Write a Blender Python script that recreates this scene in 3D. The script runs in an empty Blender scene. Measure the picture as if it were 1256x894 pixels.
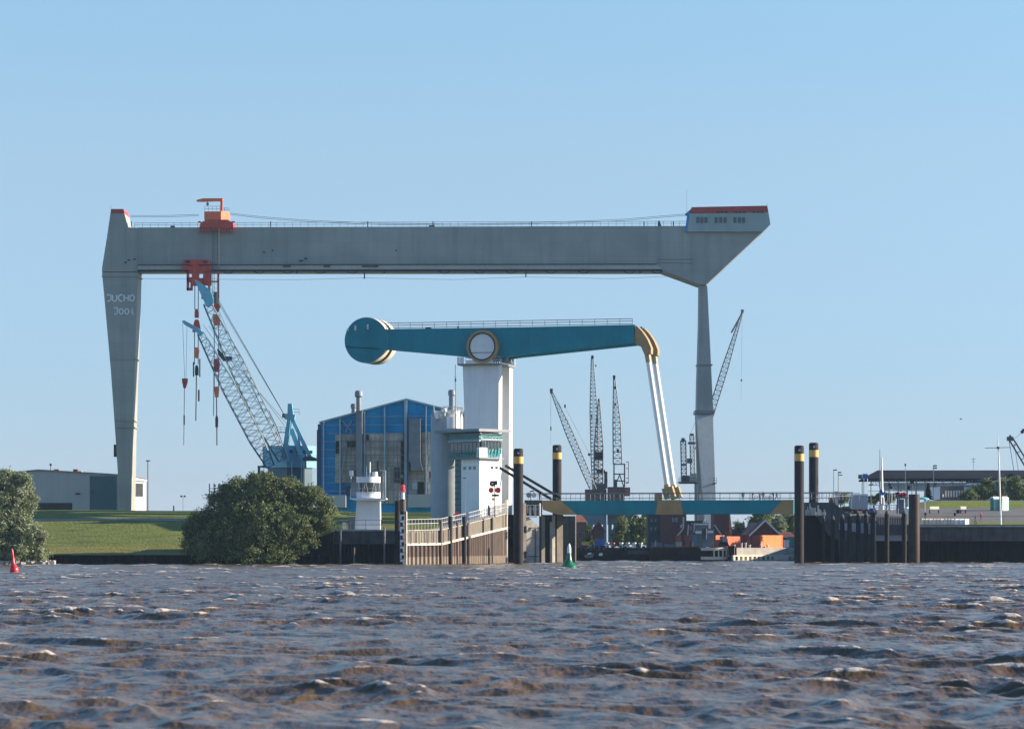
import bpy, bmesh, math, random
import numpy as np
from mathutils import Vector, Matrix
random.seed(7)
R = math.radians
SC = bpy.context.scene
COL = SC.collection
# ---------------------------------------------------------------- camera, sky, sun, exposure
F = 3600.0; HZ = 671.0; CH = 3.4            # focal length in photo pixels, horizon row, camera height in metres
cam_d = bpy.data.cameras.new('camera'); cam = bpy.data.objects.new('camera', cam_d); COL.objects.link(cam)
cam.location = (0, 0, CH); cam.rotation_euler = (R(90), 0, 0)
cam_d.sensor_fit = 'HORIZONTAL'; cam_d.sensor_width = 36; cam_d.lens = 36 * F / 1256
cam_d.shift_y = (HZ - 447) / 1256
cam_d.dof.use_dof = True; cam_d.dof.focus_distance = 650; cam_d.dof.aperture_fstop = 2.4
cam_d.clip_start = 0.5; cam_d.clip_end = 20000
SC.camera = cam
SUN_EL = 18.5
SUN_DIR = Vector((0.998, 0.062, 0)).normalized() * math.cos(R(SUN_EL)) + Vector((0, 0, math.sin(R(SUN_EL))))
w = bpy.data.worlds.new('World'); SC.world = w; w.use_nodes = True
nt = w.node_tree; bg = nt.nodes['Background']
sky = nt.nodes.new('ShaderNodeTexSky'); sky.sky_type = 'NISHITA'; sky.sun_disc = False
sky.sun_elevation = R(SUN_EL); sky.sun_rotation = math.atan2(SUN_DIR.x, SUN_DIR.y)
sky.altitude = 0; sky.air_density = 1.0; sky.dust_density = 0.0; sky.ozone_density = 4.0
# the band of air near the horizon is a little dimmer and bluer than the model sky
wt = nt.nodes.new('ShaderNodeTexCoord'); ws = nt.nodes.new('ShaderNodeSeparateXYZ'); wr = nt.nodes.new('ShaderNodeValToRGB')
nt.links.new(wt.outputs['Generated'], ws.inputs[0]); nt.links.new(ws.outputs['Z'], wr.inputs[0])
e_ = wr.color_ramp.elements; e_[0].position = 0.0; e_[0].color = (0.38, 0.455, 0.77, 1); e_[1].position = 0.45; e_[1].color = (0.88, 0.98, 1.06, 1)
for p_, c_ in ((0.06, (0.55, 0.58, 0.72)), (0.13, (0.84, 0.75, 0.72)), (0.19, (0.94, 0.89, 0.80)), (0.28, (0.92, 0.95, 0.97))): x_ = e_.new(p_); x_.color = (*c_, 1)
wm = nt.nodes.new('ShaderNodeMix'); wm.data_type = 'RGBA'; wm.blend_type = 'MULTIPLY'; wm.inputs[0].default_value = 1.0
nt.links.new(sky.outputs[0], wm.inputs[6]); nt.links.new(wr.outputs[0], wm.inputs[7])
nt.links.new(wm.outputs[2], bg.inputs[0]); bg.inputs[1].default_value = 0.095
sl = bpy.data.lights.new('sun', 'SUN'); so = bpy.data.objects.new('sun', sl); COL.objects.link(so)
sl.energy = 4.8; sl.angle = R(0.5); sl.color = (1.0, 0.84, 0.66)
so.rotation_euler = SUN_DIR.to_track_quat('Z', 'Y').to_euler(); so.location = (300, 400, 300)
SC.view_settings.view_transform = 'Standard'; SC.view_settings.look = 'None'
SC.view_settings.exposure = 1.3; SC.view_settings.gamma = 1.0
SC.render.engine = 'CYCLES'
SC.cycles.volume_bounces = 0; SC.cycles.max_bounces = 6

# ---------------------------------------------------------------- helpers
def P(px, py, Y): return Vector(((px - 628) / F * Y, Y, CH + (HZ - py) / F * Y))
def X(px, Y): return (px - 628) / F * Y
def Z(py, Y): return CH + (HZ - py) / F * Y
def PX(n, Y): return n * Y / F

def mat(name, col, rough=0.6, var=0.18, scale=0.35, streak=0.0, streak_col=(0.03, 0.025, 0.02), metal=0.0, spec=0.5,
        bump=0.0, stretch=0.06, streak_scale=1.2, panel=None, pvar=0.06):
    m = bpy.data.materials.new(name); m.use_nodes = True
    t = m.node_tree; b = t.nodes['Principled BSDF']
    b.inputs['Roughness'].default_value = rough; b.inputs['Metallic'].default_value = metal
    b.inputs['Specular IOR Level'].default_value = spec
    tc = t.nodes.new('ShaderNodeTexCoord')
    n = t.nodes.new('ShaderNodeTexNoise'); n.inputs['Scale'].default_value = scale; n.inputs['Detail'].default_value = 6
    t.links.new(tc.outputs['Object'], n.inputs['Vector'])
    rp = t.nodes.new('ShaderNodeMapRange'); rp.inputs[1].default_value = 0.3; rp.inputs[2].default_value = 0.7
    rp.inputs[3].default_value = 1 - var; rp.inputs[4].default_value = 1 + var
    t.links.new(n.outputs[0], rp.inputs[0])
    mx = t.nodes.new('ShaderNodeVectorMath'); mx.operation = 'SCALE'; mx.inputs[0].default_value = col[:3]
    t.links.new(rp.outputs[0], mx.inputs['Scale'])
    out = mx.outputs[0]
    if panel:      # plates welded or bolted edge to edge, each a slightly different tone, with a darker seam
        sp_ = t.nodes.new('ShaderNodeSeparateXYZ'); cb_ = t.nodes.new('ShaderNodeCombineXYZ'); t.links.new(tc.outputs['Object'], sp_.inputs[0])
        ax_ = t.nodes.new('ShaderNodeMath'); ax_.operation = 'ADD'; t.links.new(sp_.outputs[0], ax_.inputs[0]); t.links.new(sp_.outputs[1], ax_.inputs[1])
        t.links.new(ax_.outputs[0], cb_.inputs[0]); t.links.new(sp_.outputs[2], cb_.inputs[1])
        bt = t.nodes.new('ShaderNodeTexBrick'); bt.inputs['Scale'].default_value = 1.0; bt.inputs['Brick Width'].default_value = panel[0]; bt.inputs['Row Height'].default_value = panel[1]
        bt.inputs['Mortar Size'].default_value = panel[2]; bt.inputs['Mortar Smooth'].default_value = 0.2; bt.offset = panel[3] if len(panel) > 3 else 0.5
        bt.inputs['Color1'].default_value = (1-pvar,)*3+(1,); bt.inputs['Color2'].default_value = (1+pvar,)*3+(1,); bt.inputs['Mortar'].default_value = (1-3.2*pvar,)*3+(1,)
        t.links.new(cb_.outputs[0], bt.inputs['Vector'])
        pm = t.nodes.new('ShaderNodeVectorMath'); pm.operation = 'MULTIPLY'; t.links.new(out, pm.inputs[0]); t.links.new(bt.outputs['Color'], pm.inputs[1]); out = pm.outputs[0]
    if streak > 0:
        mp = t.nodes.new('ShaderNodeMapping'); mp.inputs['Scale'].default_value = (1, 1, stretch)
        n2 = t.nodes.new('ShaderNodeTexNoise'); n2.inputs['Scale'].default_value = streak_scale; n2.inputs['Detail'].default_value = 5
        t.links.new(tc.outputs['Object'], mp.inputs[0]); t.links.new(mp.outputs[0], n2.inputs['Vector'])
        r2 = t.nodes.new('ShaderNodeMapRange'); r2.inputs[1].default_value = 0.48; r2.inputs[2].default_value = 0.75
        r2.inputs[3].default_value = 0; r2.inputs[4].default_value = streak
        t.links.new(n2.outputs[0], r2.inputs[0])
        mm = t.nodes.new('ShaderNodeMix'); mm.data_type = 'RGBA'
        t.links.new(r2.outputs[0], mm.inputs[0]); t.links.new(out, mm.inputs[6])
        mm.inputs[7].default_value = (*streak_col, 1)
        out = mm.outputs[2]
    t.links.new(out, b.inputs['Base Color'])
    if bump > 0:
        bp = t.nodes.new('ShaderNodeBump'); bp.inputs['Distance'].default_value = bump
        n3 = t.nodes.new('ShaderNodeTexNoise'); n3.inputs['Scale'].default_value = 2.0; n3.inputs['Detail'].default_value = 4
        t.links.new(tc.outputs['Object'], n3.inputs['Vector']); t.links.new(n3.outputs[0], bp.inputs['Height'])
        t.links.new(bp.outputs[0], b.inputs['Normal'])
    return m

M = dict(
 goliath=mat('weathered grey girder paint', (0.285, 0.295, 0.262), 0.6, 0.13, 0.09, 0.40, (0.16, 0.165, 0.15), stretch=0.05, streak_scale=0.5, panel=(9.0, 4.2, 0.07), pvar=0.032),
 goliath_lit=mat('sunlit grey girder paint', (0.37, 0.38, 0.35), 0.55, 0.10, 0.1, 0.25, (0.12, 0.12, 0.11), stretch=0.3),  # lighter copy of the girder paint for parts drawn as sunlit
 goliath_house=mat('grey green cladding', (0.26, 0.33, 0.31), 0.5, 0.08, 0.2, panel=(1.6, 20, 0.05, 0.0), pvar=0.04),
 redroof=mat('faded red paint', (0.36, 0.045, 0.035), 0.6, 0.15, 0.5),
 red=mat('crane red paint', (0.50, 0.045, 0.025), 0.5, 0.18, 0.6, 0.3),
 orange=mat('orange red paint', (0.75, 0.16, 0.06), 0.5, 0.15, 0.6, 0.2, (0.35, 0.06, 0.03)),
 cyan=mat('pale blue crane paint', (0.15, 0.42, 0.53), 0.5, 0.12, 0.4, 0.25, (0.08, 0.15, 0.17)),
 cyand=mat('blue grey crane paint', (0.028, 0.105, 0.155), 0.5, 0.15, 0.4, 0.2, (0.08, 0.12, 0.14)),
 teal=mat('petrol blue paint', (0.002, 0.215, 0.27), 0.6, 0.12, 0.25, 0.35, (0.004, 0.135, 0.165), stretch=0.12, streak_scale=0.9, spec=0.2, panel=(5.5, 30, 0.05, 0.0), pvar=0.05),
 tan=mat('ochre yellow paint', (0.33, 0.215, 0.085), 0.5, 0.15, 0.4, 0.2, (0.2, 0.12, 0.05)),
 cream=mat('cream paint', (0.66, 0.60, 0.48), 0.45, 0.08, 0.4),
 maroon=mat('maroon primer', (0.10, 0.03, 0.02), 0.6),
 white=mat('white paint', (0.72, 0.73, 0.72), 0.5, 0.07, 0.25, 0.18, (0.42, 0.42, 0.38), stretch=0.08),
 pylon=mat('pale concrete paint', (0.70, 0.71, 0.70), 0.6, 0.06, 0.15, 0.3, (0.42, 0.43, 0.42), stretch=0.05, panel=(30, 4.0, 0.04), pvar=0.02),
 greyconc=mat('weathered grey cladding', (0.30, 0.34, 0.37), 0.7, 0.10, 0.3, 0.3, (0.2, 0.22, 0.24), stretch=0.03, streak_scale=2.5),
 conc=mat('concrete', (0.36, 0.34, 0.30), 0.85, 0.2, 0.5, 0.5, (0.16, 0.14, 0.11), bump=0.05),
 concd=mat('dark stained concrete', (0.075, 0.075, 0.075), 0.9, 0.3, 0.4, 0.7, (0.018, 0.018, 0.02), bump=0.05, spec=0.1),
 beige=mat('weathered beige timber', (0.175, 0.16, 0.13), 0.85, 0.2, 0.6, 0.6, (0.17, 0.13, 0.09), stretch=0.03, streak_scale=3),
 brownpile=mat('rusty sheet piling', (0.065, 0.043, 0.034), 0.85, 0.22, 0.5, 0.5, (0.13, 0.10, 0.075), stretch=0.03, streak_scale=2.5),
 tidemark=mat('silty tide mark', (0.17, 0.14, 0.105), 0.8, 0.2, 0.6, 0.6, (0.2, 0.14, 0.09), stretch=0.05, streak_scale=2),
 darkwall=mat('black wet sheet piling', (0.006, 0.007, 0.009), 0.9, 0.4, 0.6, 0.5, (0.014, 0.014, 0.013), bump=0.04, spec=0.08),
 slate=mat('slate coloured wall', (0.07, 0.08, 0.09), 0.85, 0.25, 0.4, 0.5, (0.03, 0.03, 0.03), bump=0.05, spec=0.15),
 pile=mat('tarred pile', (0.016, 0.016, 0.019), 0.7, 0.3, 0.5, 0.3, (0.05, 0.035, 0.025), stretch=0.1, spec=0.15),
 pileband=mat('yellow reflective band', (0.62, 0.36, 0.07), 0.45, 0.08),
 mark=mat('dolphin lettering', (0.45, 0.5, 0.55), 0.6),
 hallblue=mat('bright blue cladding', (0.002, 0.27, 0.55), 0.6, 0.10, 0.12, 0.25, (0.002, 0.15, 0.32), spec=0.05, panel=(3.1, 2.05, 0.05, 0.0), pvar=0.08),
 halldark=mat('dark blue cladding', (0.012, 0.05, 0.12), 0.5),
 hallrib=mat('blue grey steel rib', (0.30, 0.40, 0.46), 0.5),
 halldoor=mat('grey brown door panel', (0.42, 0.39, 0.35), 0.7, 0.3, 0.35, 0.6, (0.56, 0.54, 0.49), stretch=0.06, streak_scale=1.0, panel=(1.2, 2.0, 0.09, 0.0), pvar=0.12),
 duct=mat('galvanised duct', (0.16, 0.19, 0.22), 0.5, 0.15, 0.5, 0.2),
 dark=mat('dark steel', (0.018, 0.02, 0.024), 0.6, 0.3, 0.6, spec=0.25),
 steel=mat('grey steel', (0.16, 0.17, 0.18), 0.5, 0.15, 0.6),
 farsteel=mat('dark crane steel', (0.06, 0.07, 0.085), 0.6, 0.2, 0.3),
 farsteel_l=mat('grey crane steel', (0.13, 0.15, 0.165), 0.6, 0.2, 0.3),
 farblue=mat('faded blue portal paint', (0.06, 0.145, 0.20), 0.6, 0.2, 0.3),
 rust=mat('rust brown cabin', (0.10, 0.06, 0.05), 0.7, 0.3, 0.5),
 rail=mat('galvanised railing', (0.42, 0.43, 0.42), 0.5, 0.05),
 raild=mat('dark railing', (0.09, 0.105, 0.12), 0.5, 0.05),
 glass=mat('dark window glass', (0.018, 0.028, 0.034), 0.12, 0.2, 0.5, spec=0.8),
 tealglass=mat('teal glazing', (0.005, 0.22, 0.25), 0.3, 0.25, 0.8, spec=0.8),
 rope=mat('wire rope', (0.06, 0.065, 0.07), 0.6),
 shed=mat('grey shed cladding', (0.36, 0.37, 0.37), 0.6, 0.05, 0.1, 0.25, (0.25, 0.25, 0.25), stretch=0.04, panel=(1.0, 30, 0.06, 0.0), pvar=0.035),
 sheddoor=mat('petrol shed door', (0.012, 0.085, 0.11), 0.5, 0.08),
 brick=mat('dark red brick', (0.13, 0.04, 0.035), 0.85, 0.2, 0.8),
 brickl=mat('red brick', (0.24, 0.09, 0.06), 0.85, 0.2, 0.8),
 tile=mat('red roof tiles', (0.26, 0.06, 0.035), 0.8, 0.2, 0.8),
 navyroof=mat('slate roof', (0.03, 0.037, 0.055), 0.85, 0.2, 0.3, spec=0.15),
 longroof=mat('dark blue grey roof sheeting', (0.010, 0.014, 0.022), 0.95, 0.3, 0.15, 0.4, (0.015, 0.035, 0.08), stretch=1.0, streak_scale=0.2, spec=0.1),
 container=mat('orange container paint', (0.88, 0.22, 0.05), 0.6, 0.15, 0.5, 0.5, (0.75, 0.33, 0.13), stretch=0.05, streak_scale=1.0),
 containerd=mat('dark red paint and container shade', (0.22, 0.03, 0.025), 0.6),  # also paints the shade on the sides of orange containers
 greenp=mat('green plastic', (0.01, 0.17, 0.11), 0.45, 0.08),
 greenl=mat('pale green plastic', (0.30, 0.55, 0.48), 0.5, 0.08),
 buoyg=mat('green buoy paint', (0.004, 0.14, 0.055), 0.35, 0.12, 1.5, 0.2, (0.02, 0.08, 0.04)),
 buoyr=mat('red buoy paint', (0.60, 0.012, 0.02), 0.35, 0.12, 1.5, 0.15, (0.2, 0.01, 0.01)),
 tealdark=mat('dark teal frame', (0.004, 0.10, 0.12), 0.4),
 redlamp=mat('red lamp lens', (0.75, 0.015, 0.035), 0.25, 0.05),
 yellow=mat('yellow machine paint', (0.55, 0.38, 0.04), 0.5),
 bluesign=mat('blue sign face', (0.02, 0.09, 0.34), 0.4, 0.05),
 asphalt=mat('asphalt', (0.10, 0.095, 0.09), 0.9, 0.15, 0.3),
 path=mat('pale concrete path', (0.19, 0.18, 0.15), 0.9, 0.12, 0.5),
 earth=mat('harbour ground', (0.11, 0.10, 0.08), 0.95, 0.25, 0.1),
 bark=mat('bark', (0.07, 0.055, 0.04), 0.9),
 skin=mat('skin', (0.45, 0.26, 0.19), 0.6), hair=mat('dark hair', (0.03, 0.02, 0.015), 0.7),
 cloth_d=mat('dark clothing', (0.025, 0.028, 0.04), 0.9), cloth_w=mat('white shirt', (0.6, 0.6, 0.6), 0.9),
 cloth_r=mat('red jacket', (0.45, 0.03, 0.05), 0.9), cloth_m=mat('plum jacket', (0.16, 0.03, 0.09), 0.9),
 cloth_b=mat('blue jeans', (0.04, 0.07, 0.14), 0.9),
 plum=mat('dark red flowers', (0.16, 0.02, 0.035), 0.9, 0.5, 2.0),
 bird=mat('gull plumage', (0.12, 0.12, 0.13), 0.8),
)

class MB:
    def __init__(s): s.v = []; s.f = []; s.m = []; s.cm = 0; s.c = []
    def add(s, vs, fs):
        o = len(s.v); s.c.append((o, len(s.f))); s.v += [tuple(v) for v in vs]; s.f += [tuple(i + o for i in f) for f in fs]; s.m += [s.cm] * len(fs); return s
    def box(s, x0, x1, y0, y1, z0, z1):
        return s.add([(x0,y0,z0),(x1,y0,z0),(x1,y1,z0),(x0,y1,z0),(x0,y0,z1),(x1,y0,z1),(x1,y1,z1),(x0,y1,z1)],
                     [(0,3,2,1),(4,5,6,7),(0,1,5,4),(1,2,6,5),(2,3,7,6),(3,0,4,7)])
    def obox(s, c, h, rz=0):
        ca, sa = math.cos(rz), math.sin(rz); vs = []
        for dz in (-1, 1):
            for dx, dy in ((-1,-1),(1,-1),(1,1),(-1,1)):
                a, b = dx*h[0], dy*h[1]; vs.append((c[0]+a*ca-b*sa, c[1]+a*sa+b*ca, c[2]+dz*h[2]))
        return s.add(vs, [(0,3,2,1),(4,5,6,7),(0,1,5,4),(1,2,6,5),(2,3,7,6),(3,0,4,7)])
    def prism(s, pts, y0, y1):
        n = len(pts); vs = [(x, y0, z) for x, z in pts] + [(x, y1, z) for x, z in pts]
        return s.add(vs, [tuple(range(n)), tuple(range(2*n-1, n-1, -1))] + [(i, n+i, n+(i+1) % n, (i+1) % n) for i in range(n)])
    def pprism(s, pts, Y0, d):            # polygon measured at depth Y0, extruded straight back by d
        return s.prism([(X(a, Y0), Z(b, Y0)) for a, b in pts], Y0, Y0 + d)
    def pbox(s, x0, x1, y0, y1, Y0, d):   # x and row ranges measured at depth Y0
        return s.box(X(x0, Y0), X(x1, Y0), Y0, Y0 + d, Z(max(y0, y1), Y0), Z(min(y0, y1), Y0))
    def cyl(s, p0, p1, r0, r1=None, n=12):
        p0, p1 = Vector(p0), Vector(p1); r1 = r0 if r1 is None else r1
        d = (p1 - p0).normalized(); a = Vector((0,0,1)) if abs(d.z) < 0.9 else Vector((1,0,0))
        u = d.cross(a).normalized(); v = d.cross(u); vs = []
        for p, r in ((p0, r0), (p1, r1)):
            vs += [p + (u*math.cos(2*math.pi*i/n) + v*math.sin(2*math.pi*i/n))*r for i in range(n)]
        return s.add(vs, [tuple(range(n)), tuple(range(2*n-1, n-1, -1))] + [(i, n+i, n+(i+1) % n, (i+1) % n) for i in range(n)])
    def line(s, p0, p1, r=0.06): return s.cyl(p0, p1, r, r, 5)
    def pline(s, a, b, Y, r=0.08, Y2=None): return s.line(P(a[0], a[1], Y), P(b[0], b[1], Y2 or Y), r)
    def path(s, pts, r=0.05):
        for a, b in zip(pts, pts[1:]): s.line(a, b, r)
        return s
    def bar(s, p0, p1, w, d, side=Vector((0, 1, 0))):   # rectangular bar
        p0, p1 = Vector(p0), Vector(p1); t = (p1-p0).normalized(); b = Vector(side).normalized(); a = t.cross(b).normalized()
        vs = [p + a*i*w/2 + b*j*d/2 for p in (p0, p1) for i, j in ((-1,-1),(1,-1),(1,1),(-1,1))]
        return s.add(vs, [(0,3,2,1),(4,5,6,7),(0,1,5,4),(1,2,6,5),(2,3,7,6),(3,0,4,7)])
    def lathe(s, c, prof, n=16):
        vs = []; fs = []; k = len(prof)
        for r, z in prof: vs += [(c[0]+r*math.cos(2*math.pi*i/n), c[1]+r*math.sin(2*math.pi*i/n), c[2]+z) for i in range(n)]
        for j in range(k-1): fs += [(j*n+i, j*n+(i+1) % n, (j+1)*n+(i+1) % n, (j+1)*n+i) for i in range(n)]
        fs += [tuple(range(n-1, -1, -1)), tuple((k-1)*n+i for i in range(n))]
        return s.add(vs, fs)
    def lattice(s, p0, p1, w0, w1, bays, r, rb=None, side=Vector((0, 1, 0)), wm=None, depth=1.0):
        # four chord lattice, width w0 at p0, wm in the middle, w1 at p1
        p0, p1 = Vector(p0), Vector(p1); t = (p1-p0).normalized(); b = Vector(side); a = t.cross(b).normalized(); b = a.cross(t).normalized()
        rb = rb or r*0.6; prev = None
        for i in range(bays+1):
            f = i/bays
            if wm is None: wd = w0+(w1-w0)*f
            else: wd = w0+(wm-w0)*min(f/0.2, 1) if f < 0.5 else wm+(w1-wm)*max((f-0.6)/0.4, 0)
            c = p0+(p1-p0)*f
            cur = [c + a*x*wd/2 + b*y*wd*depth/2 for x, y in ((-1,-1),(1,-1),(1,1),(-1,1))]
            if prev:
                for k in range(4):
                    s.cyl(prev[k], cur[k], r, r, 4)
                    q = (k+1) % 4
                    if i % 2: s.cyl(prev[k], cur[q], rb, rb, 3)
                    else: s.cyl(prev[q], cur[k], rb, rb, 3)
            for k in range(4): s.cyl(cur[k], cur[(k+1) % 4], rb, rb, 3)
            prev = cur
        return s
    def railing(s, pts, h=1.1, step=1.6, r=0.035, rails=(1.0, 0.5)):
        for p, q in zip(pts, pts[1:]):
            p, q = Vector(p), Vector(q); n = max(1, int((q-p).length/step)); up = Vector((0,0,h))
            for i in range(n+1): c = p+(q-p)*i/n; s.line(c, c+up, r)
            for k in rails: s.line(p+up*k, q+up*k, r)
        return s

def mesh_obj(name, mb, m, inv=None, smooth=True):
    me = bpy.data.meshes.new(name); me.from_pydata(mb.v, [], mb.f)
    mats = m if isinstance(m, (list, tuple)) else [m]
    for x in mats: me.materials.append(M[x] if isinstance(x, str) else x)
    if any(mb.m): me.polygons.foreach_set('material_index', mb.m)
    if inv is not None: me.transform(inv)
    bm = bmesh.new(); bm.from_mesh(me); bmesh.ops.recalc_face_normals(bm, faces=bm.faces); bm.to_mesh(me); bm.free()
    if smooth:
        me.shade_smooth(); me.set_sharp_from_angle(angle=R(35))
    o = bpy.data.objects.new(name, me); COL.objects.link(o); return o

def props(o, label=None, cat=None, group=None, kind=None):
    if label: o['label'] = label
    if cat: o['category'] = cat
    if group: o['group'] = group
    if kind: o['kind'] = kind
    return o

class Thing:
    def __init__(s, name, label, cat, loc, rot=0, group=None):
        s.e = bpy.data.objects.new(name, None); COL.objects.link(s.e); s.e.empty_display_size = 1
        s.e.location = loc; s.e.rotation_euler = (0, 0, rot); props(s.e, label, cat, group)
        s.inv = (Matrix.Translation(Vector(loc)) @ Matrix.Rotation(rot, 4, 'Z')).inverted()
    def part(s, name, mb, m, parent=None, label=None, local=False, smooth=True):
        o = mesh_obj(name, mb, m, None if local else s.inv, smooth)
        o.parent = parent or s.e
        if label: o['label'] = label
        return o

    def each(s, name, mb, m, parent=None, local=False):      # one object for every primitive of the builder
        c = mb.c+[(len(mb.v), len(mb.f))]; r = []
        for (v0, f0), (v1_, f1) in zip(c, c[1:]):
            q = MB(); q.v = mb.v[v0:v1_]; q.f = [tuple(i-v0 for i in f) for f in mb.f[f0:f1]]; q.m = mb.m[f0:f1]; r.append(s.part(name, q, m, parent, None, local))
        return r

def solo(name, mb, m, label, cat, group=None, kind=None, smooth=True):
    xs = [v[0] for v in mb.v]; ys = [v[1] for v in mb.v]; zs = [v[2] for v in mb.v]
    c = Vector(((min(xs)+max(xs))/2, (min(ys)+max(ys))/2, min(zs)))
    o = mesh_obj(name, mb, m, Matrix.Translation(-c), smooth); o.location = c
    return props(o, label, cat, group, kind)

def struct(name, mb, m, smooth=True):
    o = mesh_obj(name, mb, m, None, smooth); o['kind'] = 'structure'; return o

class Frame:      # a rotated local frame: u along, v across (away), z up
    def __init__(s, px, Y, ang): s.ox, s.oy, s.a = X(px, Y), Y, ang; s.c, s.s = math.cos(ang), math.sin(ang)
    def uz(s, px, py, v=0.0):
        k = (px-628)/F; u = (k*(s.oy+v*s.c) - s.ox + v*s.s)/(s.c - k*s.s)
        return u, Z(py, s.oy+u*s.s+v*s.c)
    def L(s, px, py, v=0.0): u, z = s.uz(px, py, v); return Vector((u, v, z))
    def prism(s, mb, pts, v0, v1, at=None):
        return mb.prism([s.uz(a, b, v0 if at is None else at) for a, b in pts], v0, v1)
    def side(s, mb, pts, u0, d):   # face across the end: u fixed, solve v from px
        q = []
        for px, py in pts:
            k = (px-628)/F; v = (s.ox+u0*s.c - k*(s.oy+u0*s.s))/(k*s.c+s.s); q.append((v, Z(py, s.oy+u0*s.s+v*s.c)))
        vs = [(u0, a, b) for a, b in q]+[(u0+d, a, b) for a, b in q]; n = len(q)
        return mb.add(vs, [tuple(range(n)), tuple(range(2*n-1, n-1, -1))]+[(i, n+i, n+(i+1) % n, (i+1) % n) for i in range(n)])

# ---------------------------------------------------------------- water: real displaced waves
def water_material():
    m = bpy.data.materials.new('brown river water'); m.use_nodes = True
    t = m.node_tree; b = t.nodes['Principled BSDF']; L = t.links.new
    geo = t.nodes.new('ShaderNodeNewGeometry')
    at = t.nodes.new('ShaderNodeAttribute'); at.attribute_name = 'foam'
    n = t.nodes.new('ShaderNodeTexNoise'); n.inputs['Scale'].default_value = 0.15; n.inputs['Detail'].default_value = 3
    L(geo.outputs['Position'], n.inputs['Vector'])
    mx = t.nodes.new('ShaderNodeMix'); mx.data_type = 'RGBA'
    mx.inputs[6].default_value = (0.082, 0.054, 0.028, 1); mx.inputs[7].default_value = (0.132, 0.089, 0.048, 1)
    L(n.outputs[0], mx.inputs[0])
    nf = t.nodes.new('ShaderNodeTexNoise'); nf.inputs['Scale'].default_value = 7.0; nf.inputs['Detail'].default_value = 5
    L(geo.outputs['Position'], nf.inputs['Vector'])
    ad = t.nodes.new('ShaderNodeMath'); ad.operation = 'ADD'; L(at.outputs['Fac'], ad.inputs[0]); L(nf.outputs[0], ad.inputs[1])
    rp = t.nodes.new('ShaderNodeMapRange'); rp.inputs[1].default_value = 1.02; rp.inputs[2].default_value = 1.32
    L(ad.outputs[0], rp.inputs[0])
    fm = t.nodes.new('ShaderNodeMix'); fm.data_type = 'RGBA'; fm.inputs[7].default_value = (0.50, 0.45, 0.38, 1)
    L(rp.outputs[0], fm.inputs[0]); L(mx.outputs[2], fm.inputs[6]); L(fm.outputs[2], b.inputs['Base Color'])
    rr = t.nodes.new('ShaderNodeMapRange'); rr.inputs[3].default_value = 0.22; rr.inputs[4].default_value = 0.7
    L(rp.outputs[0], rr.inputs[0]); L(rr.outputs[0], b.inputs['Roughness'])
    b.inputs['IOR'].default_value = 1.33; b.inputs['Specular IOR Level'].default_value = 0.24
    # small wind ripples
    bp = t.nodes.new('ShaderNodeBump'); bp.inputs['Distance'].default_value = 0.038; bp.inputs['Strength'].default_value = 1.0
    mp = t.nodes.new('ShaderNodeMapping'); mp.inputs['Scale'].default_value = (1.0, 0.55, 1.0); mp.inputs['Rotation'].default_value = (0, 0, R(-25))
    n3 = t.nodes.new('ShaderNodeTexNoise'); n3.inputs['Scale'].default_value = 5.0; n3.inputs['Detail'].default_value = 5; n3.inputs['Roughness'].default_value = 0.6
    L(geo.outputs['Position'], mp.inputs[0]); L(mp.outputs[0], n3.inputs['Vector']); L(n3.outputs[0], bp.inputs['Height'])
    b2 = t.nodes.new('ShaderNodeBump'); b2.inputs['Distance'].default_value = 0.34; b2.inputs['Strength'].default_value = 1.0
    n4 = t.nodes.new('ShaderNodeTexNoise'); n4.inputs['Scale'].default_value = 1.1; n4.inputs['Detail'].default_value = 3; L(mp.outputs[0], n4.inputs['Vector']); L(n4.outputs[0], b2.inputs['Height']); L(b2.outputs[0], bp.inputs['Normal'])
    L(bp.outputs[0], b.inputs['Normal'])
    return m

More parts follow.
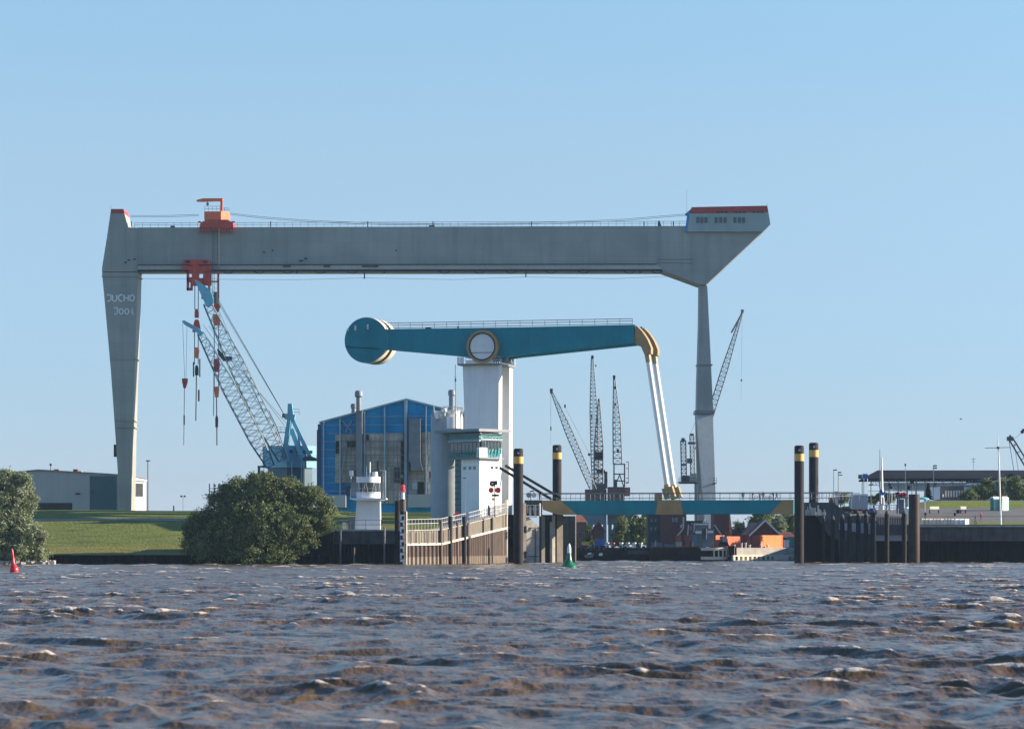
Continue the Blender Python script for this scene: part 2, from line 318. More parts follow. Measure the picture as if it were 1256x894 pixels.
def build_water():
    rng = np.random.RandomState(11)
    ys = [26.0]
    while ys[-1] < 790: ys.append(ys[-1] + max(0.07, 0.0019*ys[-1]))
    ys = np.array(ys); nr = len(ys); nc = 600
    t = np.linspace(-1, 1, nc)
    half = 0.215*ys + 8
    Xg = t[None, :]*half[:, None]; Yg = np.repeat(ys[:, None], nc, 1)
    sp = np.gradient(ys)[:, None]; spx = (2*half/nc)[:, None]
    N = 84
    Ls = np.exp(np.linspace(math.log(0.45), math.log(8.5), N)) * rng.uniform(0.94, 1.06, N)
    main = R(238)                       # waves run to the left and a little towards the viewer
    th = main + rng.normal(0, R(33), N)
    ph = rng.uniform(0, 2*math.pi, N)
    # slow warp and gustiness so that crests are short and uneven
    wx = 0.9*np.sin(Xg*0.21+Yg*0.11+1) + 0.6*np.sin(Xg*0.47-Yg*0.29+2)
    wy = 0.9*np.sin(Xg*0.17-Yg*0.19+4) + 0.6*np.sin(Xg*0.39+Yg*0.31+5)
    gust = 1 + 0.28*np.sin(Xg*0.083+Yg*0.047)*np.sin(Xg*0.031-Yg*0.061+2) + 0.2*np.sin(Xg*0.31+Yg*0.13+1)*np.sin(Yg*0.21-Xg*0.1)
    Z0 = np.zeros_like(Xg); DX = np.zeros_like(Xg); DY = np.zeros_like(Xg); J = np.zeros_like(Xg)
    for L_, a_, p_ in zip(Ls, th, ph):
        k = 2*math.pi/L_; kx, ky = k*math.cos(a_), k*math.sin(a_)
        slope = 0.032 * (1.0 if L_ < 1.2 else 1.2 if L_ < 3.2 else (3.2/L_)**0.55)
        A = slope/k
        fade = np.clip((L_/sp - 2)/2, 0, 1)*np.clip((L_/spx - 2)/2, 0, 1)
        q = kx*(Xg+wx) + ky*(Yg+wy) + p_
        s_, c_ = np.sin(q), np.cos(q); A = A*fade
        Z0 += A*c_; DX += -A*s_*math.cos(a_); DY += -A*s_*math.sin(a_); J += A*k*c_
    Z0 *= gust; DX *= gust; DY *= gust; J *= gust
    zs = Z0 + 0.1*np.clip(Z0, 0, None)**2/0.5        # peaked crests, flat troughs
    co = np.stack([Xg+0.8*DX, Yg+0.8*DY, zs-0.02], -1).reshape(-1, 3).astype(np.float32)
    # caps: where crests pinch
    jr = J/(J.std(axis=1, keepdims=True)+1e-4)
    zr = Z0/(Z0.std(axis=1, keepdims=True)+1e-4)
    patch = 0.5+0.5*np.sin(Xg*0.19+1.3*np.sin(Yg*0.07))*np.sin(Yg*0.083+Xg*0.05+1)
    foam = np.clip(0.5*jr+0.5*zr-1.7+0.5*patch, 0, 1.2)*0.8
    foam = foam.reshape(-1).astype(np.float32)
    idx = np.arange(nr*nc).reshape(nr, nc)
    fa = np.stack([idx[:-1, :-1], idx[:-1, 1:], idx[1:, 1:], idx[1:, :-1]], -1).reshape(-1, 4)
    nv = len(co)
    ex = np.array([(-5000, -300, -0.75), (5000, -300, -0.75), (5000, 900, -0.75), (-5000, 900, -0.75)], np.float32)
    co = np.vstack([co, ex]); foam = np.append(foam, np.zeros(4, np.float32))
    fa = np.vstack([fa, [[nv, nv+1, nv+2, nv+3]]]).astype(np.int32)
    me = bpy.data.meshes.new('water')
    me.vertices.add(len(co)); me.vertices.foreach_set('co', co.ravel())
    me.loops.add(fa.size); me.loops.foreach_set('vertex_index', fa.ravel())
    me.polygons.add(len(fa)); me.polygons.foreach_set('loop_start', np.arange(0, fa.size, 4, dtype=np.int32))
    me.polygons.foreach_set('loop_total', np.full(len(fa), 4, np.int32))
    me.update(calc_edges=True)
    a = me.attributes.new('foam', 'FLOAT', 'POINT'); a.data.foreach_set('value', foam)
    me.polygons.foreach_set('use_smooth', np.ones(len(fa), bool))
    me.materials.append(water_material())
    o = bpy.data.objects.new('water', me); COL.objects.link(o); o['kind'] = 'structure'
build_water()

# ---------------------------------------------------------------- terrain
def grass_mat(name, c1, c2, c3, scale=0.5):
    m = bpy.data.materials.new(name); m.use_nodes = True; t = m.node_tree; b = t.nodes['Principled BSDF']; L = t.links.new
    b.inputs['Roughness'].default_value = 0.95; b.inputs['Specular IOR Level'].default_value = 0.1
    g = t.nodes.new('ShaderNodeNewGeometry')
    mp = t.nodes.new('ShaderNodeMapping'); mp.inputs['Scale'].default_value = (0.35, 1.6, 1.6); L(g.outputs['Position'], mp.inputs[0])
    n = t.nodes.new('ShaderNodeTexNoise'); n.inputs['Scale'].default_value = scale; n.inputs['Detail'].default_value = 8; n.inputs['Roughness'].default_value = 0.75
    L(mp.outputs[0], n.inputs['Vector'])
    r = t.nodes.new('ShaderNodeValToRGB'); e = r.color_ramp.elements
    e[0].position = 0.36; e[0].color = (*c1, 1); e[1].position = 0.52; e[1].color = (*c2, 1); x = e.new(0.66); x.color = (*c3, 1)
    L(n.outputs[0], r.inputs[0]); L(r.outputs[0], b.inputs['Base Color'])
    bp = t.nodes.new('ShaderNodeBump'); bp.inputs['Distance'].default_value = 0.25
    n2 = t.nodes.new('ShaderNodeTexNoise'); n2.inputs['Scale'].default_value = 1.5; n2.inputs['Detail'].default_value = 6
    L(g.outputs['Position'], n2.inputs['Vector']); L(n2.outputs[0], bp.inputs['Height']); L(bp.outputs[0], b.inputs['Normal'])
    return m
M['grass'] = grass_mat('mown dyke grass', (0.065, 0.090, 0.022), (0.125, 0.155, 0.035), (0.20, 0.195, 0.06))
M['grassr'] = grass_mat('quay grass', (0.08, 0.12, 0.018), (0.15, 0.19, 0.03), (0.2, 0.2, 0.05))

def lerp(tbl, v):
    if v <= tbl[0][0]: return tbl[0][1]
    for (a, za), (b, zb) in zip(tbl, tbl[1:]):
        if v <= b: return za + (zb-za)*(v-a)/(b-a)
    return tbl[-1][1]
def sstep(a, b, v): t = min(max((v-a)/(b-a), 0), 1); return t*t*(3-2*t)
LT1 = [(583, 1.8), (586, 1.9), (637, 9.1), (641, 9.85), (660, 11.6), (668, 11.8), (700, 8.0), (730, 5.0), (900, 4.6)]
LT2 = [(583, 6.6), (600, 6.7), (618, 7.9), (626, 8.3), (645, 10.0), (668, 11.4), (700, 8.0), (730, 5.0), (900, 4.6)]
def zl(x, Y):
    if Y < 592.5 and x > X(374, 586): return -2.2
    b = sstep(-40, -35.5, x)
    return lerp(LT1, Y)*(1-b) + lerp(LT2, Y)*b + 0.10*math.sin(x*0.13+Y*0.05)*(1 if Y > 590 else 0)
CW = [(497, 574), (540, 585), (570, 598), (600, 615), (622, 640)]    # lock guide wall plan: column, depth
def cw_edge(Y):       # x of the wall line at depth Y
    pts = [(Yd, X(p, Yd)) for p, Yd in CW]
    return lerp(pts, Y)
def terrain(name, ys, xl, xr, nx, zf, m, skirt=-2.0):
    vs = []; fs = []
    for Y in ys:
        a, b = xl(Y), xr(Y)
        for i in range(nx+1): x = a+(b-a)*(i/nx); vs.append((x, Y, zf(x, Y)))
    n = nx+1
    for j in range(len(ys)-1):
        for i in range(nx): fs.append((j*n+i, j*n+i+1, (j+1)*n+i+1, (j+1)*n+i))
    mb = MB(); mb.add(vs, fs)
    loop = [(0, i) for i in range(n)]+[(j, nx) for j in range(1, len(ys))]+[(len(ys)-1, i) for i in range(nx-1, -1, -1)]+[(j, 0) for j in range(len(ys)-2, 0, -1)]
    ids = [j*n+i for j, i in loop]; base = len(mb.v)
    mb.v += [(mb.v[k][0], mb.v[k][1], skirt) for k in ids]; q = len(ids)
    for k in range(q): mb.f.append((ids[k], ids[(k+1) % q], base+(k+1) % q, base+k)); mb.m.append(0)
    return struct(name, mb, m)
# dyke left of the guide wall (two sheets: open bank, then the part behind the wall)
ysA = [584+i*2.2 for i in range(40)]+[680+i*10 for i in range(23)]
terrain('grass_dyke', ysA, lambda Y: -0.45*Y, lambda Y: cw_edge(Y)-0.6 if Y < 632 else (-2.2 if Y < 674 else 0.0), 130, zl, 'grass')
def strip(name, y0, y1, x0, x1, zf, m, nx=60, up=0.03):
    mb = MB(); vs = []; fs = []
    for i in range(nx+1):
        x = x0+(x1-x0)*i/nx
        for k in range(4): Y = y0+(y1-y0)*k/3; vs.append((x, Y, zf(x, Y)+up))
    for i in range(nx):
        for k in range(3): a = i*4+k; fs.append((a, a+1, a+5, a+4))
    mb.add(vs, fs); return struct(name, mb, m)
M['dryb'] = grass_mat('dry bank grass', (0.09, 0.105, 0.02), (0.17, 0.16, 0.045), (0.24, 0.195, 0.085))
strip('dry_bank', 584.2, 598, -262, -41.5, zl, 'dryb', 100, 0.03)
strip('path', 637.4, 639.6, -280, -40, zl, 'path', 100)
# right hand quay land
RT = [(651, 8.4), (660, 8.8), (699, 12.0), (712, 12.9), (730, 15.0), (742, 15.2), (1400, 15.4)]
def zr(x, Y):
    if x != 0 and Y < 661.5 and x < X(1077, 651): return -2.3
    z = lerp(RT, Y)
    return z if Y < 708 or x == 0 else min(z, 4.6+max(0.0, x-0.1015*Y)*0.36)
terrain('quay_ground', [651.5, 655, 661.4, 661.6, 670, 685, 699, 705, 712, 720, 730, 742, 800, 900, 1100, 1400], lambda Y: 0.1015*Y, lambda Y: 0.47*Y, 110, zr, 'asphalt')
strip('grass_bank', 713, 735, 94, 320, zr, 'grassr', 60, 0.02)
# inner harbour ground, one sheet to the horizon (starts behind the inner quay)
INQ = [(-40, 742), (20, 741), (44, 741), (47.6, 741), (51, 716), (76, 738), (76, 738)]
mb = MB()
mb.add([(20, 741, 3.3), (54.2, 741, 3.3), (54.2, 722.5, 3.3), (75.2, 738.3, 3.3), (75.2, 742, 3.3), (20, 742, 3.3)], [(0, 1, 4, 5), (1, 2, 3, 4)])
mb.add([(9, 741, 3.3), (20, 741, 3.3), (20, 742, 3.3), (9, 742, 3.3)], [(0, 1, 2, 3)])
mb.add([(-7000, 742, 3.3), (7000, 742, 3.3), (7000, 9000, 3.3), (-7000, 9000, 3.3)], [(0, 1, 2, 3)])
struct('ground', mb, 'earth')

# ================================================================ GANTRY CRANE
GY = 860.0; GD = 11.0
def letters(mb, word, x, z, h, Y, w, gap, r):
    S = {'J': [[(0, 1), (1, 1), (1, .25), (.8, 0), (.1, 0)]], 'U': [[(0, 1), (0, .2), (.2, 0), (.8, 0), (1, .2), (1, 1)]],
         'C': [[(1, 1), (.35, 1), (0, .6), (0, .4), (.35, 0), (1, 0)]], 'H': [[(0, 1), (0, 0)], [(1, 1), (1, 0)], [(0, .5), (1, .5)]],
         'O': [[(.3, 1), (.7, 1), (1, .7), (1, .3), (.7, 0), (.3, 0), (0, .3), (0, .7), (.3, 1)]],
         'o': [[(.3, .85), (.7, .85), (1, .6), (1, .25), (.7, 0), (.3, 0), (0, .25), (0, .6), (.3, .85)]],
         't': [[(.4, 1), (.4, .15), (.6, 0), (.85, 0)], [(.15, .78), (.7, .78)]]}
    for ch in word:
        if ch != ' ':
            for st in S[ch]:
                for a, b in zip(st, st[1:]):
                    mb.bar((x+a[0]*w, Y, z+a[1]*h), (x+b[0]*w, Y, z+b[1]*h), r, 0.06)
        x += w+gap
g = Thing('gantry_crane', 'huge grey portal gantry crane with a red topped machine house spanning the shipyard', 'gantry crane', (X(147, GY), GY+5, 4.5))
mb = MB(); mb.pprism([(125, 334), (169, 334), (168, 372), (165, 460), (162.5, 540), (161, 628), (160.6, 658), (148.5, 658), (147.5, 628), (142, 540), (136, 455), (128, 365)], GY, 9)
leg = g.part('fixed_leg', mb, 'goliath')
mb = MB()
for y, a, b in ((339, 124.5, 170), (440, 134.5, 167), (516, 140.5, 164.5), (524, 141, 164.5)): mb.pbox(a, b, y-0.5, y+0.5, GY-0.35, 9.7)
g.each('stiffener', mb, 'goliath', leg)
mb = MB(); mb.pprism([(163.2, 470), (165, 470), (165, 658), (163, 658)], GY+9.6, 1.2); mb.pbox(139.5, 141.5, 545, 560, GY+3, 3)
g.part('ladder_shaft', mb, 'dark', leg)
mb = MB(); letters(mb, 'JUCHO', X(131, GY), Z(369.2, GY), PX(7.4, GY), GY-0.05, PX(5.1, GY), PX(2.0, GY), 0.4)
g.part('lettering', mb, 'white', leg)
mb = MB(); letters(mb, 'Joo', X(139.5, GY), Z(385.2, GY), PX(7.6, GY), GY-0.05, PX(4.6, GY), PX(2.3, GY), 0.4)
g.part('lettering', mb, 'white', leg); mb = MB(); letters(mb, 't', X(160.2, GY), Z(385.2, GY), PX(7.6, GY), GY-0.05, PX(4.8, GY), 0, 0.4)
g.part('lettering', mb, 'white', leg)
mb = MB(); mb.pprism([(135.4, 262), (152.6, 262), (157, 279), (168.5, 279.5), (168.5, 333.2), (125, 333.2), (125.2, 328), (131, 292)], GY-0.15, GD)
g.part('leg_head', mb, 'goliath')
mb = MB(); mb.pprism([(136.2, 256.5), (151.5, 256.5), (152.6, 261.8), (135.4, 261.8)], GY-0.15, GD); g.part('head_cap', mb, 'redroof')
mb = MB(); mb.pprism([(168.6, 279.2), (843, 277.2), (843, 284.2), (935.7, 284.2), (866.5, 349), (858.5, 349), (812, 332.0), (168.6, 332.0)], GY, GD)
beam = g.part('main_girder', mb, 'goliath')
mb = MB(); mb.pprism([(168.7, 325.6), (806, 324.6), (812, 330.2), (168.7, 330.8)], GY-0.9, 0.85); g.part('crane_rail', mb, 'goliath_lit', beam)  # slightly sunlit band, its lightness put into the paint
mb = MB(); mb.pprism([(168.7, 324.6), (806, 323.6), (806, 324.4), (168.7, 325.4)], GY-1.3, 1.25); mb.pprism([(168.7, 331.0), (812, 330.4), (812, 332.6), (168.7, 333.2)], GY-1.1, 1.05)
mb.pprism([(806, 322), (850, 323), (850, 323.4), (806, 322.4)], GY-0.1, 0.1); mb.pprism([(806, 318), (850, 318), (850, 318.4), (806, 318.4)], GY-0.1, 0.1)
g.part('rail_flange', mb, 'dark', beam)
mb = MB()
for x, y, ww in ((324, 309.3, 1.2), (334.5, 307, 0.7), (369, 319.8, 2.6), (375, 317.2, 1.8), (486, 307.2, 1.0), (158, 319, 1.6), (165, 318, 1.8), (154, 322, 1.4)):
    mb.pbox(x-ww, x+ww, y-0.8, y+0.8, GY-0.35, 0.3)
for x, ww in ((352, 4.5), (401, 4), (454, 10)): mb.pbox(x-ww, x+ww, 325.8, 327.6, GY-1.25, 0.3)
g.each('hatch', mb, 'slate', beam)
mb = MB(); s = 165
mb.railing([P(165, 279.2, GY), P(843, 277.2, GY)], 1.35, 2.3, 0.05, (1.0, 0.55)); mb.railing([P(165, 279.2, GY+GD), P(843, 277.2, GY+GD)], 1.35, 4.6, 0.05, (1.0,))
for x in (161, 332, 451, 531, 652, 790, 807.5, 826): mb.pbox(x-0.6, x+0.6, 271.5, 278.5, GY+1, 0.3)
mb.pprism([(807, 278), (808, 270.5), (809, 270.5), (811.5, 278)], GY+1, 0.6); mb.pbox(209, 214, 276.8, 279, GY+1, 1.5); mb.pbox(526, 533, 276, 278.5, GY+1, 1.5)
g.part('railing', mb, 'raild', beam)
mb = MB()
for cx in (280, 318, 353, 393, 432, 545, 588, 627, 676, 716, 772, 806):
    pts = [P(cx-7+14*k/8, 332.6+2.9*math.sin(math.pi*k/8), GY-0.4) for k in range(9)]; mb.path(pts, 0.11)
for x, y in ((447, 342), (364, 336), (645, 340), (471, 335), (785, 335)): mb.pbox(x-0.7, x+0.7, 332, y, GY-0.6, 0.4)
g.part('festoon_cable', mb, 'dark', beam)
mb = MB(); q = [(170, 341.8), (250, 342.5), (360, 343.2), (447, 341), (560, 343), (645, 339.8), (750, 342), (820, 339)]
mb.path([P(a, b, GY+2) for a, b in q], 0.045)
g.part('wire_rope', mb, 'rope')
for off in (0, 1.7):
    mb = MB()
    mb.path([P(a, b+off, GY+3) for a, b in ((160, 264.5), (200, 264.6), (244, 263.2))], 0.06)
    g.part('wire_rope', mb, 'rope'); mb = MB()
    mb.path([P(a, b+off, GY+3) for a, b in ((282, 261.5), (320, 266), (380, 270.5), (460, 273.8), (560, 275), (660, 273.2), (760, 269.5), (843, 262.5))], 0.06)
    g.part('wire_rope', mb, 'rope')
mb = MB(); mb.pprism([(845.5, 262.2), (942.6, 260.6), (945, 275.5), (936, 284.2), (843, 284.2)], GY-1.2, GD+2)
house = g.part('machine_house', mb, 'goliath_house')
mb = MB(); mb.pprism([(848.5, 254.2), (941, 252.4), (942.6, 260.4), (845.5, 262)], GY-1.2, GD+2)
g.part('roof', mb, 'redroof', house)
for i, x in enumerate((856, 860.8, 866, 878.5, 884, 889.5, 901.3, 906.8, 912)):
    mb = MB(); mb.pbox(x-1.8, x+1.8, 266.5, 273.5, GY-1.32, 0.2); g.part('window', mb, 'glass', house)
mb = MB()
for x0 in (879, 901, 923):
    for k in range(3): mb.pbox(x0+k*5, x0+k*5+3.4, 259.6, 261.3, GY-1.3, 0.2)
g.each('roof_vent', mb, 'dark', house)
mb = MB(); mb.pprism([(841, 262), (848, 256), (848, 258), (845.4, 263), (843, 284), (841, 284), (843.4, 263.5)], GY-1.0, 4); g.part('house_end_shade', mb, 'hallblue', house)  # left end of the house, its blue shade put into the paint
mb = MB(); mb.pline((842.5, 233), (842.5, 262), GY+1, 0.05); mb.pline((941, 252), (941, 249.5), GY, 0.05); mb.pline((136, 252), (136, 257), GY, 0.05)
g.each('mast', mb, 'raild', house)
mb = MB(); mb.pprism([(858, 349.2), (866.2, 349.2), (867.6, 352), (873.6, 478), (875, 505), (854.6, 505), (855, 478), (857.4, 400)], GY+2, 6.5)
pl = g.part('hinged_leg', mb, 'goliath')
mb = MB(); mb.pbox(855, 874, 446.5, 448, GY+1.6, 7.3); mb.pbox(852.6, 876.6, 503, 507.5, GY+1.2, 8.4)
g.each('leg_collar', mb, 'steel', pl)
def wedge(mb, t, b):
    vs = [(X(px, GY), Yc+dy, Z(py, GY)) for (px0, px1, py, Yc) in (t, b) for px, dy in ((px0, -2), (px1, -2), (px1, 2), (px0, 2))]
    mb.add(vs, [(0, 1, 2, 3), (4, 5, 6, 7), (0, 1, 5, 4), (1, 2, 6, 5), (2, 3, 7, 6), (3, 0, 4, 7)])
mb = MB(); wedge(mb, (855, 875, 507.6, GY+4), (863, 875.5, 665, GY-12)); g.part('leg_strut', mb, 'goliath_lit', pl)  # front strut painted lighter to read as sunlit
mb = MB(); wedge(mb, (855, 875, 507.6, GY+8.3), (863, 875.5, 665, GY+24)); g.part('leg_strut', mb, 'goliath', pl)
mb = MB(); mb.railing([P(834, 592, GY-9), P(855, 592, GY-9)], 1.4, 1.5, 0.05); mb.pbox(833.5, 856, 592, 593, GY-9, 3); g.part('platform', mb, 'dark', pl); mb = MB(); mb.railing([P(875, 592, GY-9), P(879, 592, GY-9)], 1.4, 1.5, 0.05); mb.pbox(875, 879, 592, 593, GY-9, 3)
g.part('platform', mb, 'dark', pl)
# upper trolley
mb = MB(); mb.pprism([(244.5, 279.2), (286.5, 279.2), (285.5, 273), (278, 269.5), (254, 269.5), (246, 273)], GY-1.5, 14)
tr = g.part('upper_trolley', mb, 'red')
fr = Frame(271, GY-1.6, R(38))
mb = MB(); mb.pbox(250.5, 271, 259.5, 269.4, GY-1.0, 6); g.part('trolley_cabin', mb, 'orange', tr)
mb = MB(); vs = [P(271.1, 259, GY-1.2), P(281.5, 260.5, GY+5.0), P(282.5, 269.4, GY+5.0), P(271.1, 269.4, GY-1.2)]
mb.prism([(0, 0), (1, 0), (1, 1), (0, 1)], 0, 1); mb.v = [tuple(v) for v in (vs[3], vs[2], vs[1], vs[0])]+[(v[0]-0.01, GY+5.05, v[2]) for v in (vs[3], vs[2], vs[1], vs[0])]
g.part('winch_house', mb, 'orange', tr)
mb = MB(); mb.pbox(270.2, 273, 243.5, 259.4, GY+1, 0.7); mb.pprism([(241, 247.2), (241, 245.4), (249, 243.4), (273, 243.3), (273, 246.6), (249, 247.4)], GY+0.9, 1.2); g.part('jib', mb, 'orange', tr)
mb = MB(); mb.pline((254.5, 247), (254.5, 253), GY+1.5, 0.12); mb.pbox(253, 256, 249, 251.5, GY+1.2, 0.5); mb.railing([P(251, 259.4, GY-1), P(270, 259.4, GY-1)], 1.5, 1.1, 0.05); mb.railing([P(270, 259.0, GY+3), P(281, 259, GY+3)], 0.9, 1.1, 0.05)
g.part('service_hoist', mb, 'raild', tr)
mb = MB()
for k in range(12): mb.pbox(245.5+k*3.5, 247.3+k*3.5, 279.4, 285, GY-1.9, 0.25)
for y in (280.5, 284.4): mb.pbox(244, 287, y, y+0.7, GY-2.0, 0.3)
mb.pbox(243, 246, 271.5, 273, GY-1.5, 1); mb.pbox(284, 288, 271.5, 273, GY-1.5, 1)
g.part('skirt', mb, 'redroof', tr)
mb = MB()
for x in (260.8, 262.6, 266.6, 268.6): mb.pline((x, 279.6), (x+0.1, 372), GY-2.3, 0.07)
for y in range(286, 372, 6): mb.pline((260.8, y), (268.6, y+3), GY-2.3, 0.03)
g.part('hoist_rope', mb, 'rope', tr)
# lower trolley
mb = MB(); mb.pbox(225, 256.5, 318.6, 324.4, GY-2.6, 2.2); mb.pbox(235.2, 243.6, 324.4, 350, GY-2.8, 2.4); mb.pbox(223, 259, 326.5, 331.2, GY-2.6, 1.2)
lt = g.part('lower_trolley', mb, 'red')
mb = MB()
for x0, x1, y0, y1 in ((228.8, 231.5, 331.5, 356), (228.8, 235, 331.5, 335), (228.8, 235, 340, 346), (228.8, 234.5, 353, 356), (233.5, 236, 345, 356), (243.6, 259, 331.5, 334), (249, 259, 333, 350), (243.6, 250, 341, 350), (255, 257.5, 350, 366), (247, 249, 350, 366), (247, 258, 364, 366.5), (258, 268, 344.4, 345.8), (267, 268.2, 333, 366), (258, 268, 362, 363.5)):
    mb.pbox(x0, x1, y0, y1, GY-2.5, 1.6)
g.part('trolley_frame', mb, 'red', lt)
mb = MB()
for x in (228, 230, 232): mb.pbox(x-0.7, x+0.7, 319.8, 322.8, GY-2.9, 0.2)
for x in (250, 253): mb.pbox(x-0.7, x+0.7, 319.8, 322.8, GY-2.9, 0.2)
g.each('wheel', mb, 'dark', lt)
# hook tackle
def tackle(parent, Y, x, items, ropes, tail):
    for (x0, x1, y0, y1) in ropes:
        mb = MB(); mb.pline((x0, y0), (x0, y1), Y, 0.13); mb.pline((x1, y0), (x1, y1), Y, 0.13); g.part('hoist_rope', mb, 'rope', parent)
    for (w0, w1, y0, y1, mm) in items:
        mb = MB(); n = 10; zt, zb = Z(y0, Y), Z(y1, Y)
        mb.pprism([(x-w0*0.6, y0), (x+w0*0.6, y0), (x+w0, y0+(y1-y0)*0.3), (x+w1, y1), (x-w1, y1), (x-w0, y0+(y1-y0)*0.3)], Y-0.8, 1.6)
        g.part('hook_block', mb, mm, parent)
    mb = MB(); mb.pline((x, tail[0]), (x+tail[2], tail[1]), Y, 0.16); g.part('load_chain', mb, 'maroon', parent)
tackle(lt, GY-1.4, 241, [(2.4, 2.4, 379, 389.5, 'red'), (3.4, 5.2, 392, 407, 'red'), (3.0, 1.6, 426, 439, 'orange'), (2.0, 2.0, 448, 460, 'dark')], [(239, 243.2, 350, 380), (238.6, 243.2, 405, 447)], (458, 516, -0.8))
tackle(lt, GY-1.4, 265.5, [(4.6, 1.6, 372, 383, 'red'), (4.8, 3.4, 385, 399, 'orange'), (3.8, 3.0, 440, 456, 'red'), (2.9, 2.0, 474, 487, 'orange'), (1.6, 1.4, 510, 524, 'maroon')], [(263.5, 267.6, 366, 380), (262.8, 268.2, 398, 478)], (478, 546, 0.6))
mb = MB(); mb.pbox(236.5, 238, 444, 462, GY-1.4, 0.5); mb.pbox(244.3, 245.6, 440, 462, GY-1.4, 0.5); mb.pbox(242.8, 244.6, 478, 492, GY-1.6, 0.6); mb.pline((262.4, 455), (262, 510), GY-1.6, 0.12)
g.each('counterweight', mb, 'maroon', lt)

# ================================================================ PALE BLUE FLOATING CRANE
BY = 800.0
b = Thing('floating_crane', 'pale blue twin boom floating crane rising behind the willow thicket', 'floating crane', (X(352, BY), BY, 4.0), R(-48))
fr = Frame(352, BY, R(-48))
def flank_v(fr, px, u0=0.0):      # v on the plane u=u0 seen at a photo column
    k = (px-628)/F; return (fr.ox+u0*fr.c-k*(fr.oy+u0*fr.s))/(k*fr.c+fr.s)
u1, _ = fr.uz(322, 580); v1 = flank_v(fr, 388)
def fbox2(u0, u1, v0, v1, z0, z1): m_ = MB(); m_.box(min(u0, u1), max(u0, u1), min(v0, v1), max(v0, v1), z0, z1); return m_
body = b.part('machinery_house', fbox2(u1, 0, 0, v1, Z(591, BY), Z(564, BY)), 'cyan', local=True)
b.part('turntable', fbox2(u1*0.85, -0.5, 0.5, v1*0.9, Z(645, BY), Z(591, BY)), 'cyand', local=True)
for px in (357, 366, 374, 381):
    vv = flank_v(fr, px); m_ = MB(); m_.box(-0.05, 0.06, vv-0.6, vv+0.6, Z(573.5, BY), Z(569.5, BY)); b.part('window', m_, 'glass', body, local=True)
mb = MB()
for px in (358, 370, 373): mb.line(P(px, 566, BY-3), P(px, 604, BY-3), 0.13)
b.part('vertical_pipe', mb, 'rail', body)
mb = MB(); mb.pbox(316, 324, 571, 573, BY-2, 3); mb.pbox(316, 318, 573, 582, BY-2, 3); mb.pbox(320, 323, 577, 584, BY-2, 3); mb.pbox(318, 324, 583, 585, BY-2, 3); b.each('side_platform', mb, 'farsteel', body)
# mast
mb = MB(); mb.pprism([(353, 495), (358, 495), (359.5, 508), (362, 509), (361, 514), (349, 514), (348, 508), (352.5, 507)], BY-0.5, 2.2)
hd = b.part('mast_head', mb, 'cyan')
mb = MB(); mb.bar(P(354.5, 514, BY), P(352.5, 534, BY), 1.0, 1.2); mb.bar(P(352.5, 534, BY), P(350, 552, BY), 1.3, 1.4); mb.bar(P(350, 552, BY), P(353.5, 566, BY), 1.2, 1.4)
mb.bar(P(354, 514, BY+1), P(346.5, 562, BY+1), 0.7, 0.9); b.part('mast_leg', mb, 'cyan', hd)
mb = MB(); mb.bar(P(358.5, 514, BY+2), P(381, 562, BY+2), 1.0, 1.0); mb.bar(P(357, 526, BY+2), P(371, 563, BY+2), 1.2, 1.2); mb.bar(P(357, 516, BY+3), P(352, 562, BY+3), 0.5, 0.6)
mb.bar(P(366, 534, BY+2), P(369, 560, BY+2), 0.5, 0.5); b.part('back_stay', mb, 'cyan', hd)
mb = MB(); mb.pprism([(371, 562), (375, 559), (384, 560), (388, 562), (388.5, 565), (372, 565)], BY-1, 3); mb.pbox(346, 350, 507, 512, BY-1, 1.5); b.part('winch', mb, 'farsteel', hd)
mb = MB(); mb.railing([P(358, 509, BY), P(367, 509, BY)], 1.6, 1.2, 0.05); b.part('catwalk', mb, 'raild', hd)
mb = MB(); mb.railing([P(339, 529.6, BY), P(350, 529.6, BY)], 1.3, 1.2, 0.05); mb.pbox(338, 351, 529.6, 530.6, BY, 1)
b.part('catwalk', mb, 'raild', hd); mb = MB(); mb.railing([P(356, 564, BY-2), P(388, 564, BY-2)], 1.2, 1.6, 0.04); b.part('catwalk', mb, 'raild', hd)
# booms
def boom(p0, p1, wm, r, tip, Y, name='boom'):
    mb = MB(); a, c = P(p0[0], p0[1], Y), P(p1[0], p1[1], Y); mb.lattice(a, c, wm*0.55, wm*0.45, 20, r, r*0.5, wm=wm)
    o = b.part(name, mb, 'cyand'); m2 = MB(); m2.pprism(tip, Y-1.1, 2.2); b.part('boom_tip', m2, 'cyan', o); return o
bm1 = boom((347, 564), (254, 372), 4.4, 0.15, [(238.5, 343.5), (241, 343), (258, 356), (262, 368), (261, 374), (253, 376)], BY-1)
bm2 = boom((332, 572), (246, 409), 3.8, 0.15, [(223, 394), (225.5, 392.6), (243, 402), (249, 408), (246, 413), (238, 405), (226, 398)], BY-4)
mb = MB(); mb.pprism([(266, 428), (268, 428), (276, 437), (284, 437), (285, 441), (274, 443), (268, 436)], BY-1.6, 1); mb.pbox(262, 266, 358, 372, BY-1.6, 1); b.each('sheave_bracket', mb, 'farsteel', bm1)
mb = MB()
for x0, y0, x1, y1 in ((256, 352, 347, 506), (259, 354, 349, 509), (262, 357, 351, 512), (260, 372, 330, 520), (281, 438, 352, 520), (283, 441, 345, 541), (249, 398, 300, 470), (268, 380, 349, 563), (256, 400, 349, 522)):
    mb.pline((x0, y0), (x1, y1), BY-1, 0.055)
b.each('luffing_rope', mb, 'rope', bm1)
mb = MB()
for x, y0, y1 in ((224, 395, 470), (229.4, 400, 466)): mb.line(P(x, y0, BY-4), P(226.6 if y1 == 470 else 228, 466, BY-4), 0.05)
hr = b.part('hoist_rope', mb, 'rope', bm2)
